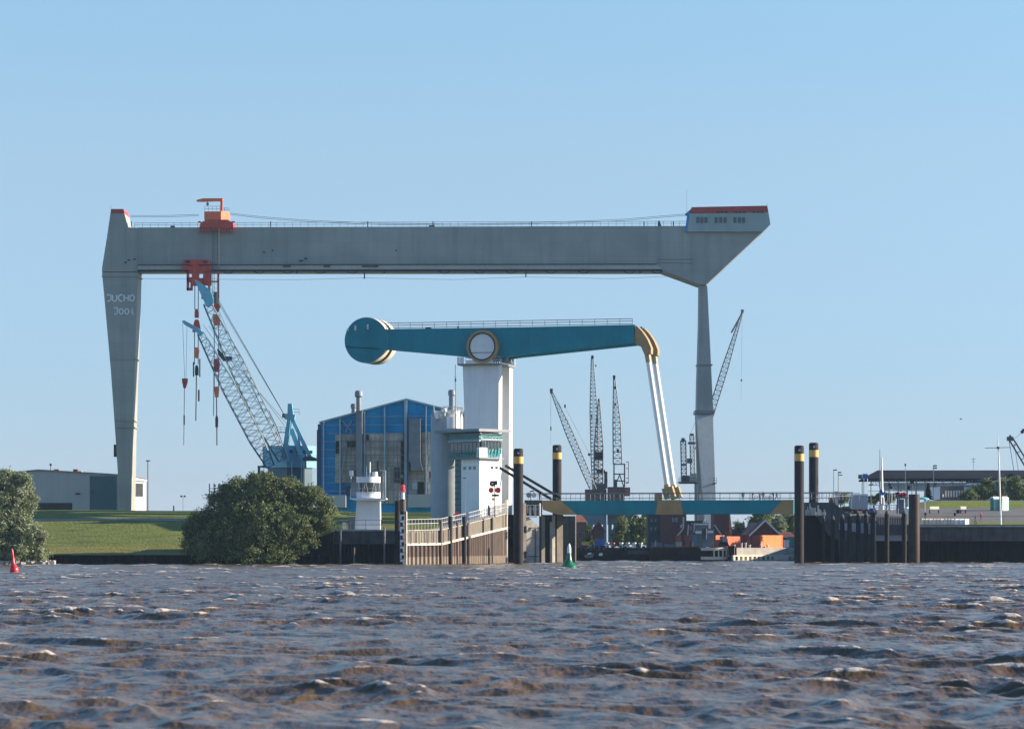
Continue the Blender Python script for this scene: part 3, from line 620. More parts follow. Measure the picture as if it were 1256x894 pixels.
mb = MB(); mb.pprism([(223.2, 464), (230, 464), (230, 468), (227.6, 476), (225, 476), (223.2, 468)], BY-4.5, 1.0); b.part('hook_block', mb, 'redroof', bm2)
mb = MB(); mb.pline((226.2, 476), (225.4, 546), BY-4, 0.09); mb.pbox(225, 226.6, 509, 521, BY-4.3, 0.4); b.part('load_chain', mb, 'maroon', bm2)

# ================================================================ BASCULE BRIDGE
A = R(-17); BR = 655.0
fb = Frame(591, BR, A)
br = Thing('bascule_bridge', 'petrol blue bascule bridge with a round counterweight on a tall white pylon', 'bridge', (X(591, BR), BR, 0), A)
def bp(name, mb, m, parent=None): return br.part(name, mb, m, parent, local=True)
def FP(mb, pts, v0, v1, at=None): return fb.prism(mb, pts, v0, v1, at)
for i, (v0, v1) in enumerate(((0, 2.5), (8.0, 10.5))):      # two pylon legs, same u range
    q = [fb.uz(a, c, 0) for a, c in ((567.5, 447), (612, 447), (611, 645), (574.5, 645))]
    mb = MB(); mb.prism(q, v0, v1); bp('pylon_leg', mb, 'pylon')
q = [fb.uz(a, c, 0) for a, c in ((563, 438.5), (612.5, 438.5), (612.5, 448.5), (563, 448.5))]
mb = MB(); mb.prism([(q[0][0], q[3][1]), (q[1][0]+0.4, q[3][1]), (q[1][0]+0.4, q[3][1]+0.35), (q[0][0], q[3][1]+0.35)], -1.2, 11.2)
plat = bp('platform', mb, 'steel')
mb = MB(); u0, u1 = q[0][0], q[1][0]+0.3; zt = q[0][1]; zb = q[3][1]+0.36
mb.box(u0, u0+0.5, -1.2, -1.1, zb, zt); mb.box(u0+1.9, u1-1.4, -1.2, -1.1, zb, zb+0.7); mb.box(u0+0.6, u0+1.5, -1.2, -1.1, zb, zt-0.1)
mb.railing([(u0, -1.2, zb), (u1, -1.2, zb), (u1, 11.2, zb)], zt-zb, 0.9, 0.045); bp('balustrade', mb, 'pylon', plat)
mb = MB()
for k in range(9):
    x = u1-2.8+k*0.33; mb.box(x, x+0.16, -1.0+0.6*(k % 3), -0.7+0.6*(k % 3), zb, zb+1.0+0.45*((k*7) % 4))
for k in range(8):
    mb.box(u1-0.2, u1+0.25, 1.5+k*1.1, 1.9+k*1.1, zb+0.2, zb+0.9+0.4*((k*5) % 3))
mb.box(u1-3.5, u1-1.2, -0.8, 0.2, zb+1.2, zb+1.9)
bp('hydraulic_gear', mb, 'duct', plat)
for i, (v0, v1) in enumerate(((0.0, 1.5), (6.2, 7.7))):
    q = [fb.uz(a, c, 0.0) for a, c in ((468 if i == 0 else 560, 403.8), (640, 401.3), (779, 398.2), (779.5, 420.5), (627, 436.5), (592, 442), (563 if i == 0 else 561, 436.8), (468 if i == 0 else 560, 428.5))]
    mb = MB(); mb.prism(q, v0, v1)
    gm = bp('main_beam', mb, 'teal')
    mb = MB()
    for e in range(7):
        a0 = q[7][0]+e*8.5+6; f = 0
    if i == 0:
        ur, zr_ = fb.uz(591.5, 425, -1.4); rad = PX(20.2, BR); ri = PX(15.6, BR)
        n = 40; mb = MB(); vs = []
        for vv, rr in ((-1.5, rad), (-1.5, ri), (0.1, ri), (0.1, rad)): vs += [(ur+rr*math.cos(2*math.pi*k/n), vv, zr_+rr*math.sin(2*math.pi*k/n)) for k in range(n)]
        fs = []
        for s_ in range(4):
            for k in range(n): fs.append((s_*n+k, s_*n+(k+1) % n, ((s_+1) % 4)*n+(k+1) % n, ((s_+1) % 4)*n+k))
        mb.add(vs, fs); rg = bp('pivot_ring', mb, 'tan', gm)
        mb = MB(); mb.cyl((ur, -1.38, zr_), (ur, -0.02, zr_), ri+0.02, n=40); dk = bp('pivot_disc', mb, 'pylon', rg)
        mb = MB(); h_ = PX(7.5, BR); wd = math.sqrt(ri*ri-h_*h_); mb.box(ur-wd, ur+wd, -1.42, -1.385, zr_-h_-0.07, zr_-h_+0.07)
        vs = []
        for vv, rr in ((-1.53, ri+0.28), (-1.53, ri-0.02)): vs += [(ur+rr*math.cos(2*math.pi*k/n), vv, zr_+rr*math.sin(2*math.pi*k/n)) for k in range(n)]
        mb.add(vs, [(k, (k+1) % n, n+(k+1) % n, n+k) for k in range(n)]); bp('seam', mb, 'dark', rg)
        mb = MB(); zr0 = Z(403, BR)
        a_, c_ = fb.uz(474, 403.6, 0.3), fb.uz(776, 398.2, 0.3)
        mb.railing([(a_[0], 0.2, a_[1]), (c_[0], 0.2, c_[1])], PX(7.2, BR), 2.75, 0.075, (1.0, 0.6, 0.15))
        bp('railing', mb, 'raild', gm)
        mb = MB(); mb.box(fb.uz(521, 400, 0)[0], fb.uz(527, 400, 0)[0], 0.5, 1.5, Z(403.5, BR), Z(400, BR)); mb.box(fb.uz(560, 400, 0)[0], fb.uz(561, 400, 0)[0], 0.5, 1.0, Z(403.5, BR), Z(399, BR)); bp('fitting', mb, 'dark', gm)
# counterweight drum: discs across the bridge, cream rims
uc, zc = fb.uz(449.0, 417.2, -0.1); rd = PX(28.0, BR+8)
def disc(v0, v1, r, n=48, dz=0, m='teal', rim=None, name='disc', parent=None):
    mb = MB(); vs = []
    for vv in (v0, v1): vs += [(uc+r*math.cos(2*math.pi*k/n), vv, zc+dz+r*math.sin(2*math.pi*k/n)) for k in range(n)]
    mb.add(vs, [tuple(range(n)), tuple(range(2*n-1, n-1, -1))])
    mb.cm = 1 if rim else 0; mb.add([], [])
    o = len(mb.v)-2*n
    for k in range(n): mb.f.append((o+k, o+n+k, o+n+(k+1) % n, o+(k+1) % n)); mb.m.append(mb.cm)
    mb.cm = 0
    return bp(name, mb, [m, rim] if rim else m, parent)
cw = disc(-0.1, 2.4, rd, m='teal', rim='cream', name='counterweight')
disc(2.4, 4.4, rd-0.35, m='maroon', rim='maroon', name='drum_core', parent=cw)
disc(4.4, 6.9, rd, m='teal', rim='cream', name='rear_disc', parent=cw)
mb = MB()
for px, y0, y1, w_ in ((436.5, 399.5, 405.5, 1.6), (451.8, 398, 404.5, 1.6), (427, 403.8, 405.6, 2.4)):
    a_, z1 = fb.uz(px, y0, -0.1); mb.box(a_-w_*0.08, a_+w_*0.08, -0.7, -0.08, Z(y1, BR+9), z1)
br.each('sun_fin', mb, 'white', cw, True)  # white fins made to stick out and catch sun on the right
mb = MB(); q = [fb.uz(a, c, -0.1) for a, c in ((423.6, 424.6), (465, 427.6), (465, 428.2), (423.6, 425.3))]; mb.prism(q, -0.3, -0.08); bp('ledge', mb, 'dark', cw)
# hanger heads and hangers
for v0 in (0.0, 6.0):
    q = [fb.uz(a, c, 0) for a, c in ((777.8, 401.5), (781, 399.6), (788, 407), (794, 416), (798.6, 427), (798.2, 434), (791, 436), (786, 425), (780.5, 423.5), (777, 414))]
    mb = MB(); mb.prism(q, v0, v0+1.9); hd = bp('hanger_head', mb, 'tan')
    p0, p1 = fb.uz(792.5, 432, 0), fb.uz(818.5, 606, 0)
    vm = v0+0.9
    P0 = Vector((p0[0], vm, p0[1])); P1 = Vector((p1[0], vm, p1[1])); D = P1-P0
    mb = MB(); mb.cyl(P0+D*0.07, P0+D*0.93, 0.56, 0.56, 20); hg = bp('hanger', mb, 'white')
    mb = MB(); mb.cyl(P0, P0+D*0.07, 0.66, 0.62, 8); mb.cyl(P0+D*0.93, P1, 0.66, 0.9, 8); br.each('end_socket', mb, 'tan', hg, True)
    mb = MB(); mb.bar(P1+Vector((-0.2, 0, 1.5)), P1+Vector((0.5, 0, -0.8)), 2.4, 1.4); bp('foot', mb, 'tan', hg)
# deck
dk0 = [fb.uz(a, c, 0) for a, c in ((666, 614), (973.5, 613), (973.5, 630.0), (684, 630.8), (668, 625))]
mb = MB(); mb.prism(dk0, -0.6, 7.4); deck = bp('deck', mb, 'teal')
for pts in (((664.5, 613.6), (687, 613.6), (708, 630.9), (684, 631.0), (666, 625)), ((807, 613.0), (835.5, 613.0), (838, 630.8), (804, 630.9)), ((960, 612.8), (973.5, 612.8), (973.5, 630.3), (944, 630.5))):
    q = [fb.uz(a, c, -0.62) for a, c in pts]; mb = MB(); mb.prism(q, -0.7, -0.603); bp('girder_plate', mb, 'tan', deck)
mb = MB(); e0, e1 = fb.uz(664, 613.4, -0.6), fb.uz(1046, 612.6, -0.6)
mb.railing([(e0[0], -0.55, e0[1]), (e1[0], -0.55, e1[1])], PX(8.6, BR), 2.2, 0.07, (1.0, 0.88, 0.25))
e0 = fb.uz(624, 613.4, -0.6); mb.railing([(e0[0], 7.3, e0[1]), (e1[0], 7.3, e1[1])], PX(8.6, BR), 2.2, 0.05, (1.0,))
bp('railing', mb, 'steel', deck)
mb = MB(); uu, zz = fb.uz(808, 607, -0.2); mb.box(uu-0.9, uu+0.6, -0.5, 0.2, dk0[0][1]-0.1, zz+0.5); bp('cable_box', mb, 'tan', deck)
for (a, c, d, e) in ((612, 573, 677, 612.5), (616, 570.5, 684, 610.5)):
    p0, p1 = fb.uz(a, c, 1.0), fb.uz(d, e, 1.0)
    mb = MB(); mb.bar((p0[0], 1.0 if a == 612 else 3.4, p0[1]), (p1[0], 1.0 if a == 612 else 3.4, p1[1]), 0.55, 0.6); bp('push_rod', mb, 'dark')

# ================================================================ CONTROL TOWER and round stair tower
CY = 628.0
fc = Frame(588, CY, R(-47))
ct = Thing('control_tower', 'white bridge control tower with a teal glazed control room under a flat roof slab', 'control tower', (X(588, CY), CY, 6.0), R(-47))
inv_off = Vector((0, 0, -6.0))
def cp(name, mb, m, parent=None):
    mb.v = [(a, b_, c-6.0) for a, b_, c in mb.v]; return ct.part(name, mb, m, parent, local=True)
uL = fc.uz(565.5, 600)[0]; vR = flank_v(fc, 612.5)
def zz(py): return Z(py, CY)
sh = cp('shaft', fbox2(uL, 0, 0, vR, 6.0, zz(561)), 'white')
cp('walkway', fbox2(uL-2.2, 0.9, -0.9, vR+0.6, zz(562.6), zz(560.9)), 'steel')
u2 = fc.uz(556, 545)[0]
cab = MB()
def quadbox(mb, lo, hi):     # lo/hi = (u0,u1,v0,v1,z)
    u0, u1, v0, v1_, z = lo; a0, a1, b0, b1, zt = hi
    return mb.add([(u0, v0, z), (u1, v0, z), (u1, v1_, z), (u0, v1_, z), (a0, b0, zt), (a1, b0, zt), (a1, b1, zt), (a0, b1, zt)], [(0,3,2,1),(4,5,6,7),(0,1,5,4),(1,2,6,5),(2,3,7,6),(3,0,4,7)])
quadbox(cab, (u2, 0.15, -0.15, vR, zz(560.9)), (u2-0.7, 0.75, -0.75, vR+0.4, zz(531)))
rm = cp('control_room', cab, 'tealglass')
mb = MB(); mb.box(u2-0.62, 0.72, -0.74, -0.3, zz(536.8), zz(531)); cp('upper_band', mb, 'tealdark', rm)
mb = MB()
for k in range(8):
    u = u2+(0-u2)*k/7.0; mb.box(u-0.05, u+0.05, -0.95, -0.80, zz(556), zz(542))
for k in range(6):
    v = vR*(0.15+0.8*k/5); mb.box(0.72, 0.95, v-0.05, v+0.05, zz(556), zz(536))
cp('mullion', mb, 'tealdark', rm)
mb = MB(); mb.box(u2-0.3, 0.7, -0.9, -0.55, zz(554.5), zz(542.5)); mb.box(0.55, 0.9, -0.2, vR*0.98, zz(549), zz(541.5)); cp('window_band', mb, 'glass', rm)
mb = MB(); mb.box(u2-0.6, 1.05, -1.05, -0.6, zz(541.5), zz(539)); mb.box(0.6, 1.08, -0.5, vR, zz(540), zz(537.6)); cp('sun_shade', mb, 'greyconc', rm)
mb = MB(); mb.box(0.2, 1.12, -1.0, vR*0.22, zz(561), zz(549)); cp('corner_panel', mb, 'white', rm)
mb = MB(); mb.railing([(u2-0.4, -1.15, zz(560.9)), (0.95, -1.15, zz(560.9)), (1.1, vR, zz(560.9))], 1.5, 0.8, 0.04); cp('railing', mb, 'tealglass', rm)
uRoof = fc.uz(541.5, 528)[0]
cp('roof_slab', fbox2(uRoof, 2.3, -2.2, vR+1.4, zz(529.6), zz(526.2)), 'duct')
for px in (570, 576.5, 582):
    u = fc.uz(px, 572)[0]; cp('window', fbox2(u-0.42, u+0.42, -0.04, 0.05, zz(575.5), zz(571.5)), 'glass', sh)
for px in (603.5, 609):
    v = flank_v(fc, px); cp('window', fbox2(-0.05, 0.04, v-0.35, v+0.35, zz(574.5), zz(571.5)), 'glass', sh)
cp('glazed_stair', fbox2(fc.uz(558.5, 600)[0], uL-0.01, -0.1, vR*0.8, 6.0, zz(561)), 'tealdark')
mb = MB()
for y in range(570, 640, 7): mb.box(fc.uz(558.5, 600)[0]-0.02, uL-0.02, -0.18, -0.1, zz(y), zz(y-0.8))
mb.v = [(a, b_, c-6.0) for a, b_, c in mb.v]; ct.each('stair_band', mb, 'dark', sh, True)
SY = 641.0
st = Thing('stair_tower', 'tall grey round stair tower with a small white drum on its roof', 'tower', (X(547, SY), SY, 6.0))
mb = MB(); mb.cyl((X(548, SY), SY, 6.0), (X(548, SY), SY, Z(508, SY)), PX(19.5, SY), n=40); stb = st.part('round_wall', mb, 'greyconc')
mb = MB(); mb.pbox(529.5, 545, 503.5, 509, SY-3, 4.5); st.part('parapet', mb, 'greyconc', stb)
mb = MB(); mb.cyl((X(554, SY), SY-1, Z(512, SY)), (X(554, SY), SY-1, Z(504, SY)), PX(11, SY), n=32); mb.cyl((X(554, SY), SY-1.2, Z(526, SY)), (X(554, SY), SY-1.2, Z(512, SY)), PX(14, SY), n=32); dr = st.part('white_drum', mb, 'white')
mb = MB()
c = P(554, 504, SY-1); n = 20; pts = [c+Vector((PX(13, SY)*math.cos(2*math.pi*k/n), PX(13, SY)*math.sin(2*math.pi*k/n), -0.6)) for k in range(n+1)]
mb.railing(pts, 1.5, 1.2, 0.05); st.part('railing', mb, 'rail', dr)
mb = MB(); mb.cyl(P(545.5, 510, SY-4), P(545.5, 503.5, SY-4), 0.12); mb.lathe(P(545.5, 506.2, SY-4), [(0.1, 0), (0.42, .2), (0.5, .5), (0.42, .85), (0.1, 1.0)], 12); st.part('radome', mb, 'white')
mb = MB(); mb.pprism([(531.5, 497.5), (532.3, 497.5), (533, 506), (537, 507.5), (538, 513), (534.5, 514), (532, 509)], SY-4.2, 1.2); st.part('dish_antenna', mb, 'white')
mb = MB(); mb.pline((558.6, 447), (558.6, 527), SY-4.5, 0.10); mb.pline((557.4, 462), (560, 462), SY-4.5, 0.05); mb.pbox(557.8, 559.6, 464, 468, SY-4.6, 0.3); st.part('whip_antenna', mb, 'raild')
mb = MB(); mb.pbox(568.5, 570.2, 504, 527, SY-5, 1); mb.pbox(564.4, 565.4, 506, 526, SY-5, 1); st.each('pipe_stack', mb, 'rail')

# ================================================================ SHIPYARD HALL
HY = 745.0
h = Thing('shipyard_hall', 'large blue gabled shipyard hall with grey brown sliding doors and steel ribs', 'industrial hall', (X(497, HY), HY, 4.0))
mb = MB(); mb.pprism([(394, 516.5), (498.5, 489.8), (603, 517), (603, 668), (394, 668)], HY, 60); hw = h.part('cladding', mb, 'hallblue')
mb = MB(); mb.pprism([(391.5, 516.8), (498.5, 488.4), (606, 516), (606, 518), (498.5, 490.4), (391.5, 518.8)], HY-0.8, 61.5); h.part('roof_edge', mb, 'hallrib')
mb = MB(); mb.pbox(389.8, 393.9, 520, 668, HY+1, 50); mb.pbox(388.6, 390, 527, 668, HY+3, 30); h.part('left_side_strip', mb, 'halldark')  # added dark strips standing in for the hall's left side face
mb = MB()
for y in (510.5, 521, 531.5, 541.5, 551.5, 562, 572, 582, 592, 602):
    x0 = 395 if y > 517 else 394+(516.5-y)*104/27+2; mb.pbox(x0, 603-(x0-394), y-0.35, y+0.35, HY-0.12, 0.1)
h.part('cladding_joint', mb, 'hallrib', hw)
def dpan(x0, x1, y0, y1, d=0.5, m='halldoor', name='sliding_door'):
    mb = MB(); mb.pbox(x0, x1, y0, y1, HY-d, d-0.13)
    return h.part(name, mb, m)
d1 = dpan(411, 446.5, 532.5, 592); d2 = dpan(447.5, 471, 532, 617, 0.7); d3 = dpan(472, 494.5, 531, 617, 0.55); d4 = dpan(498.5, 523, 530.5, 617, 0.6); d5 = dpan(524, 575, 530, 617, 0.45)
for (x0, x1, y0, y1, mm, dd) in ((411.6, 416, 541, 556, 'dark', d1), (425, 437, 540, 548, 'concd', d1), (449, 452.5, 533, 541, 'dark', d2), (492, 495, 540, 582, 'dark', d3), (491.5, 494.3, 586, 600, 'dark', d3), (446, 449, 552, 556, 'white', d2),
                            (449, 457, 558, 578, 'conc', d2), (462.5, 464.5, 565, 583, 'dark', d2), (474, 480, 573, 598, 'conc', d3), (483.5, 490, 573, 592, 'concd', d3), (519, 525, 558, 570, 'conc', d4), (526, 528, 578, 586, 'containerd', d5),
                            (520, 526, 578, 592, 'conc', d5), (512, 520, 591, 606, 'dark', d4), (505, 512, 592, 600, 'hallrib', d4), (424, 436, 596, 607, 'halldark', d1)):
    mb = MB(); mb.pbox(x0, x1, y0, y1, HY-0.95, 0.28 if mm != 'white' else 0.3); h.part('door_patch', mb, mm, dd)
mb = MB()
for y in (540.5, 549, 558, 567, 577, 587): mb.pbox(413, 523, y-0.35, y+0.35, HY-1.12, 0.12)
for x in range(475, 492, 4): mb.pbox(x, x+0.5, 540, 616, HY-1.1, 0.12)
for x in range(419, 470, 6): mb.pbox(x, x+0.4, 535, 590, HY-1.1, 0.12)
h.part('door_rail', mb, 'duct', d3)
for x, y0, w_ in ((396.8, 517, 1.3), (417, 513, 1.5), (447, 505, 1.6), (471.7, 499, 1.7), (497.5, 491, 3.4), (522.5, 498, 1.5)):
    mb = MB(); mb.pbox(x-w_/2, x+w_/2, y0, 615, HY-1.9, 1.7); h.part('steel_rib', mb, 'hallrib')
mb = MB(); mb.bar(P(419, 515, HY-0.4), P(432, 530, HY-0.4), 0.25, 0.2); mb.bar(P(432, 515, HY-0.4), P(424, 530, HY-0.4), 0.25, 0.2); mb.bar(P(425, 543, HY-1.3), P(417, 592, HY-1.3), 0.2, 0.1)
h.each('brace', mb, 'hallrib')
def duct(x0, x1, y0, y1, Yd, cap=None, label=None):
    xc, r = (x0+x1)/2, (x1-x0)/2; mb = MB(); mb.cyl(P(xc, y1, Yd), P(xc, y0, Yd), PX(r, Yd), n=16)
    o = h.part('exhaust_stack', mb, 'duct')
    if cap:
        m2 = MB(); c = P(xc, cap[1], Yd); r2 = PX(cap[2], Yd); hh = PX(cap[1]-cap[0], Yd)
        m2.lathe(c, [(r2*0.75, 0), (r2, hh*0.2), (r2, hh*0.75), (r2*0.7, hh)], 16); h.part('cowl', m2, 'duct', o)
duct(436.8, 443.2, 487, 505, HY-4, (479, 487.5, 4.9)); duct(550.6, 557.8, 486, 530, HY+6, (478, 486, 4.6)); duct(431, 437, 498, 508, HY+4, (495, 501, 4.0))
mb = MB(); mb.pbox(436.8, 444, 504, 600, HY-5, 3.6); mb.pbox(436.4, 444.4, 503.5, 505, HY-5.2, 4); h.part('square_duct', mb, 'duct')
mb = MB(); mb.pprism([(501.5, 513), (515.5, 513), (515.5, 565), (519, 577), (504, 577), (504, 569), (501.5, 565)], HY-4, 2.6); mb.pbox(500.8, 516.2, 513, 514.4, HY-4.2, 3)
for y in (521, 530, 541, 552, 565): mb.pbox(501.2, 515.8, y, y+0.7, HY-4.1, 2)
h.part('square_duct', mb, 'duct')
mb = MB(); mb.pprism([(500, 514), (501.4, 514), (501.4, 612), (499, 612)], HY-3, 1.5); h.part('dark_gap', mb, 'halldark')
mb = MB(); mb.pbox(391, 424, 607, 622, HY-6, 4); mb.pbox(500, 530, 606, 622, HY-5, 3.5); h.each('annex', mb, 'shed')

# ================================================================ GREY SHED ON THE LEFT
GS = 905.0
s1 = Thing('storage_shed', 'long low grey shed with a petrol blue door behind the grass dyke', 'shed', (X(90, GS), GS, 4.6))
mb = MB(); mb.pprism([(12, 580), (47, 576.6), (118, 580.8), (157, 583), (157, 668), (12, 668)], GS, 45); sw = s1.part('wall', mb, 'shed')
mb = MB(); mb.pprism([(11, 579), (47, 575.4), (118, 579.6), (158.4, 582), (158.4, 583.2), (118, 580.8), (47, 576.8), (11, 580.4)], GS-0.6, 46); s1.part('roof_edge', mb, 'duct')
mb = MB(); mb.pbox(110.2, 143, 583.5, 640, GS-0.25, 0.3); s1.part('door', mb, 'sheddoor')
mb = MB(); mb.pbox(40, 88.5, 616.5, 640, GS-0.15, 0.3); s1.part('bay_shade', mb, 'dark')  # flat dark panel, the open bay's shade is in its colour
mb = MB(); mb.pbox(92.5, 98.5, 604.5, 606.4, GS-0.4, 0.3); mb.pbox(112.3, 114, 602, 604.5, GS-0.5, 0.2); s1.each('wall_lamp', mb, 'dark')
for x0, x1, y0, mm in ((89.7, 95, 575.3, 'containerd'), (95, 100, 577.6, 'conc'), (66, 72, 575.3, 'redroof'), (108, 114, 579.2, 'steel')):
    mb = MB(); mb.pbox(x0, x1, y0, 580.3, GS+3, 3); s1.part('roof_vent', mb, mm)
mb = MB(); mb.pline((62, 569.5), (62, 578), GS+2, 0.1); mb.pbox(60.8, 63.2, 568.5, 571, GS+1.8, 0.4); s1.part('wind_sensor', mb, 'dark')
fa_ = Frame(160, 895, R(-52))
s2 = Thing('site_office', 'small white lit annex with a window band beside the gantry crane leg', 'building', (X(160, 895), 895, 4.6), R(-52))
fa2 = Frame(161, 895, R(52-90+0))
va = flank_v(fa_, 178)
mb = MB(); mb.box(-6, 0, 0, va, 0, Z(590, 900)-4.6); w2 = s2.part('wall', mb, 'white', local=True)
mb = MB(); mb.box(-6.5, 0.6, -0.4, va+0.5, Z(590, 900)-4.6, Z(588.3, 900)-4.6); s2.part('roof', mb, 'white', local=True)
mb = MB(); mb.box(-0.02, 0.1, 0.8, va-0.8, Z(609, 900)-4.6, Z(593, 900)-4.6); s2.part('window', mb, 'slate', w2, local=True)

# dyke lamps
def lamp_mast(px, y0, y1, Y, label, heads, r=0.16, zb=None, cat='floodlight mast', name='light_mast', m='steel'):
    t = Thing(name, label, cat, (X(px, Y), Y, zb if zb is not None else Z(y1, Y)))
    mb = MB(); mb.cyl((X(px, Y), Y, zb if zb is not None else Z(y1, Y)), P(px, y0, Y), r, r*0.7, 8); t.part('pole', mb, m)
    for dx, dy, w_, hh in heads:
        mb = MB(); mb.obox(P(px+dx, y0+dy, Y-0.2), (PX(w_/2, Y), 0.25, PX(hh/2, Y)), 0); t.part('lamp_head', mb, 'dark')
    return t
lamp_mast(181.5, 565, 640, 880, 'tall thin floodlight mast right of the gantry crane leg', [(-1.4, 0, 2.4, 1.2), (1.4, 0, 2.4, 1.2)], 0.25)
lamp_mast(224.5, 609, 628, 690, 'short twin headed lamp on the dyke crest left of the thicket', [(-2, -0.5, 2.2, 2.0), (2, -0.5, 2.2, 2.0)], 0.07, zb=8.5)
mb = MB(); mb.pbox(212.3, 213.7, 621.5, 626.4, 668, 0.4); mb.lathe(P(213, 621.5, 668.2), [(0.13, 0), (0.16, .15), (0.1, .3)], 8); solo('marker_post', mb, 'dark', 'tiny dark marker post standing alone on the dyke crest', 'post')
t = Thing('scaffold', 'dark steel frame poking out of the left shoulder of the thicket', 'steel frame', P(261, 640, 640))
mb = MB()
for x, y0 in ((256.8, 593), (262.5, 592.5), (268.5, 592.5), (272, 594)): mb.pbox(x-0.5, x+0.5, y0, 640, 640, 0.3)
t.part('post', mb, 'dark'); mb = MB()
for y in (599, 605): mb.pbox(256.8, 268.5, y-0.3, y+0.3, 640.1, 0.15)
for y in (594.5, 598, 602): mb.pbox(262.5, 264.5, y, y+2, 639.8, 0.6)
t.part('crossbar', mb, 'dark')

# ================================================================ SIGNAL STATION, WALLS, PILES LEFT OF THE LOCK
WY = 588.0
ss_ = Thing('signal_station', 'small white signal station with a rounded window cab on the lock head', 'signal station', (X(451, 592), 592, Z(650, 592)))
mb = MB(); mb.pprism([(437.5, 612), (466, 612), (466.5, 650.5), (435, 650.5)], 590, 4.2); ss_.part('shaft', mb, 'white')
mb = MB(); mb.pprism([(429, 610.6), (473.5, 610.6), (473.5, 612), (466, 613.4), (437, 613.4), (429, 612)], 588.2, 7); pf = ss_.part('platform', mb, 'white')
mb = MB(); mb.railing([P(430, 610.6, 588.4), P(473, 610.6, 588.4), P(473, 610.6, 595)], 1.9, 1.9, 0.03, (1.0, 0.5)); ss_.part('railing', mb, 'rail', pf)
cx, cyy = X(451.8, 591), 591.4; rc = PX(14.8, 590)
mb = MB(); mb.cyl((cx, cyy, Z(610.8, 590)), (cx, cyy, Z(603.5, 590)), rc, n=32); mb.cyl((cx, cyy, Z(591.8, 590)), (cx, cyy, Z(584.6, 590)), rc, n=32); cb = ss_.part('cab', mb, 'white')
mb = MB(); mb.cyl((cx, cyy, Z(603.6, 590)), (cx, cyy, Z(591.7, 590)), rc-0.18, n=32); ss_.part('window', mb, 'glass', cb)
mb = MB()
for k in range(-4, 5):
    a0, a1 = R(-90+k*21), R(-90+k*21+(9 if k % 2 else -9)); mb.line((cx+rc*0.99*math.cos(a0), cyy+rc*0.99*math.sin(a0), Z(603.6, 590)), (cx+rc*0.99*math.cos(a1), cyy+rc*0.99*math.sin(a1), Z(591.7, 590)), 0.028)
ss_.part('mullion', mb, 'white', cb)
mb = MB(); mb.pbox(430.5, 438, 592, 608, 592.5, 3); mb.pbox(426, 437, 591, 592, 592.4, 3.2); ss_.part('side_cabin', mb, 'greyconc')
mb = MB(); mb.cyl(P(453.8, 584.5, 591), P(453.8, 566.5, 591), 0.13, n=8); mb.cyl(P(449.6, 584.5, 591), P(449.6, 572, 591), 0.07, n=6); mb.cyl(P(460, 584.5, 591), P(460, 578.5, 591), 0.6, 0.5, n=12)
ss_.each('roof_mast', mb, 'white', cb)
mb = MB(); mb.pbox(428.3, 433, 577, 583.5, 591, 0.4); mb.cyl(P(430.6, 591, 591.3), P(430.6, 577, 591.3), 0.07, n=6); ss_.part('signal_panel', mb, 'white', cb)
mb = MB(); mb.pbox(433.4, 437, 576.5, 583.5, 591.6, 0.4); mb.cyl(P(464.4, 600, 592), P(464.4, 566, 592), 0.12, n=6); ss_.part('dark_antenna', mb, 'dark', cb)
mb = MB()
for x in (470, 473): mb.pline((x, 577), (x, 612), 592, 0.07)
for y in range(578, 612, 3): mb.pline((470, y), (473, y), 592, 0.04)
mb.pline((466, 577), (473, 577), 592, 0.06); ss_.part('ladder', mb, 'rail', cb)
mb = MB(); mb.railing([P(427, 634, 593), P(437, 631, 593)], 1.3, 1.0, 0.04); mb.pbox(427, 437, 634, 650, 593, 1.2); ss_.part('steps', mb, 'greyconc')

def sheet_wall(pts, zt, zb, amp=0.22, per=1.2):     # corrugated steel piling following a plan line
    mb = MB(); vs = []; L_ = 0; prof = [(0, 0), (0.3, 0), (0.5, 1), (0.8, 1), (1.0, 0)]; out = []
    tot = 0; segs = []
    for (a, b_) in zip(pts, pts[1:]): a, b_ = Vector(a), Vector(b_); segs.append((a, b_, tot, (b_-a).length)); tot += (b_-a).length
    nper = max(1, int(tot/per))
    for i in range(nper):
        for f, d in prof[:-1]: out.append(((i+f)/nper*tot, d*amp))
    out.append((tot, 0))
    for s_, d in out:
        for a, b_, t0, l in segs:
            if s_ <= t0+l+1e-6: break
        f = (s_-t0)/l; p = a+(b_-a)*f; n_ = Vector(((b_-a).y, -(b_-a).x)).normalized(); q = p+n_*d
        zt_ = zt(s_/tot) if callable(zt) else zt; zb_ = zb(s_/tot) if callable(zb) else zb
        vs += [(q.x, q.y, zb_), (q.x, q.y, zt_), (q.x-n_.x*1.2, q.y-n_.y*1.2, zb_), (q.x-n_.x*1.2, q.y-n_.y*1.2, zt_)]
    n = len(out); fs = []
    for i in range(n-1): a = i*4; fs += [(a, a+4, a+5, a+1), (a+1, a+5, a+7, a+3), (a+3, a+7, a+6, a+2)]
    fs += [(0, 1, 3, 2), ((n-1)*4, (n-1)*4+2, (n-1)*4+3, (n-1)*4+1)]
    return mb.add(vs, fs)
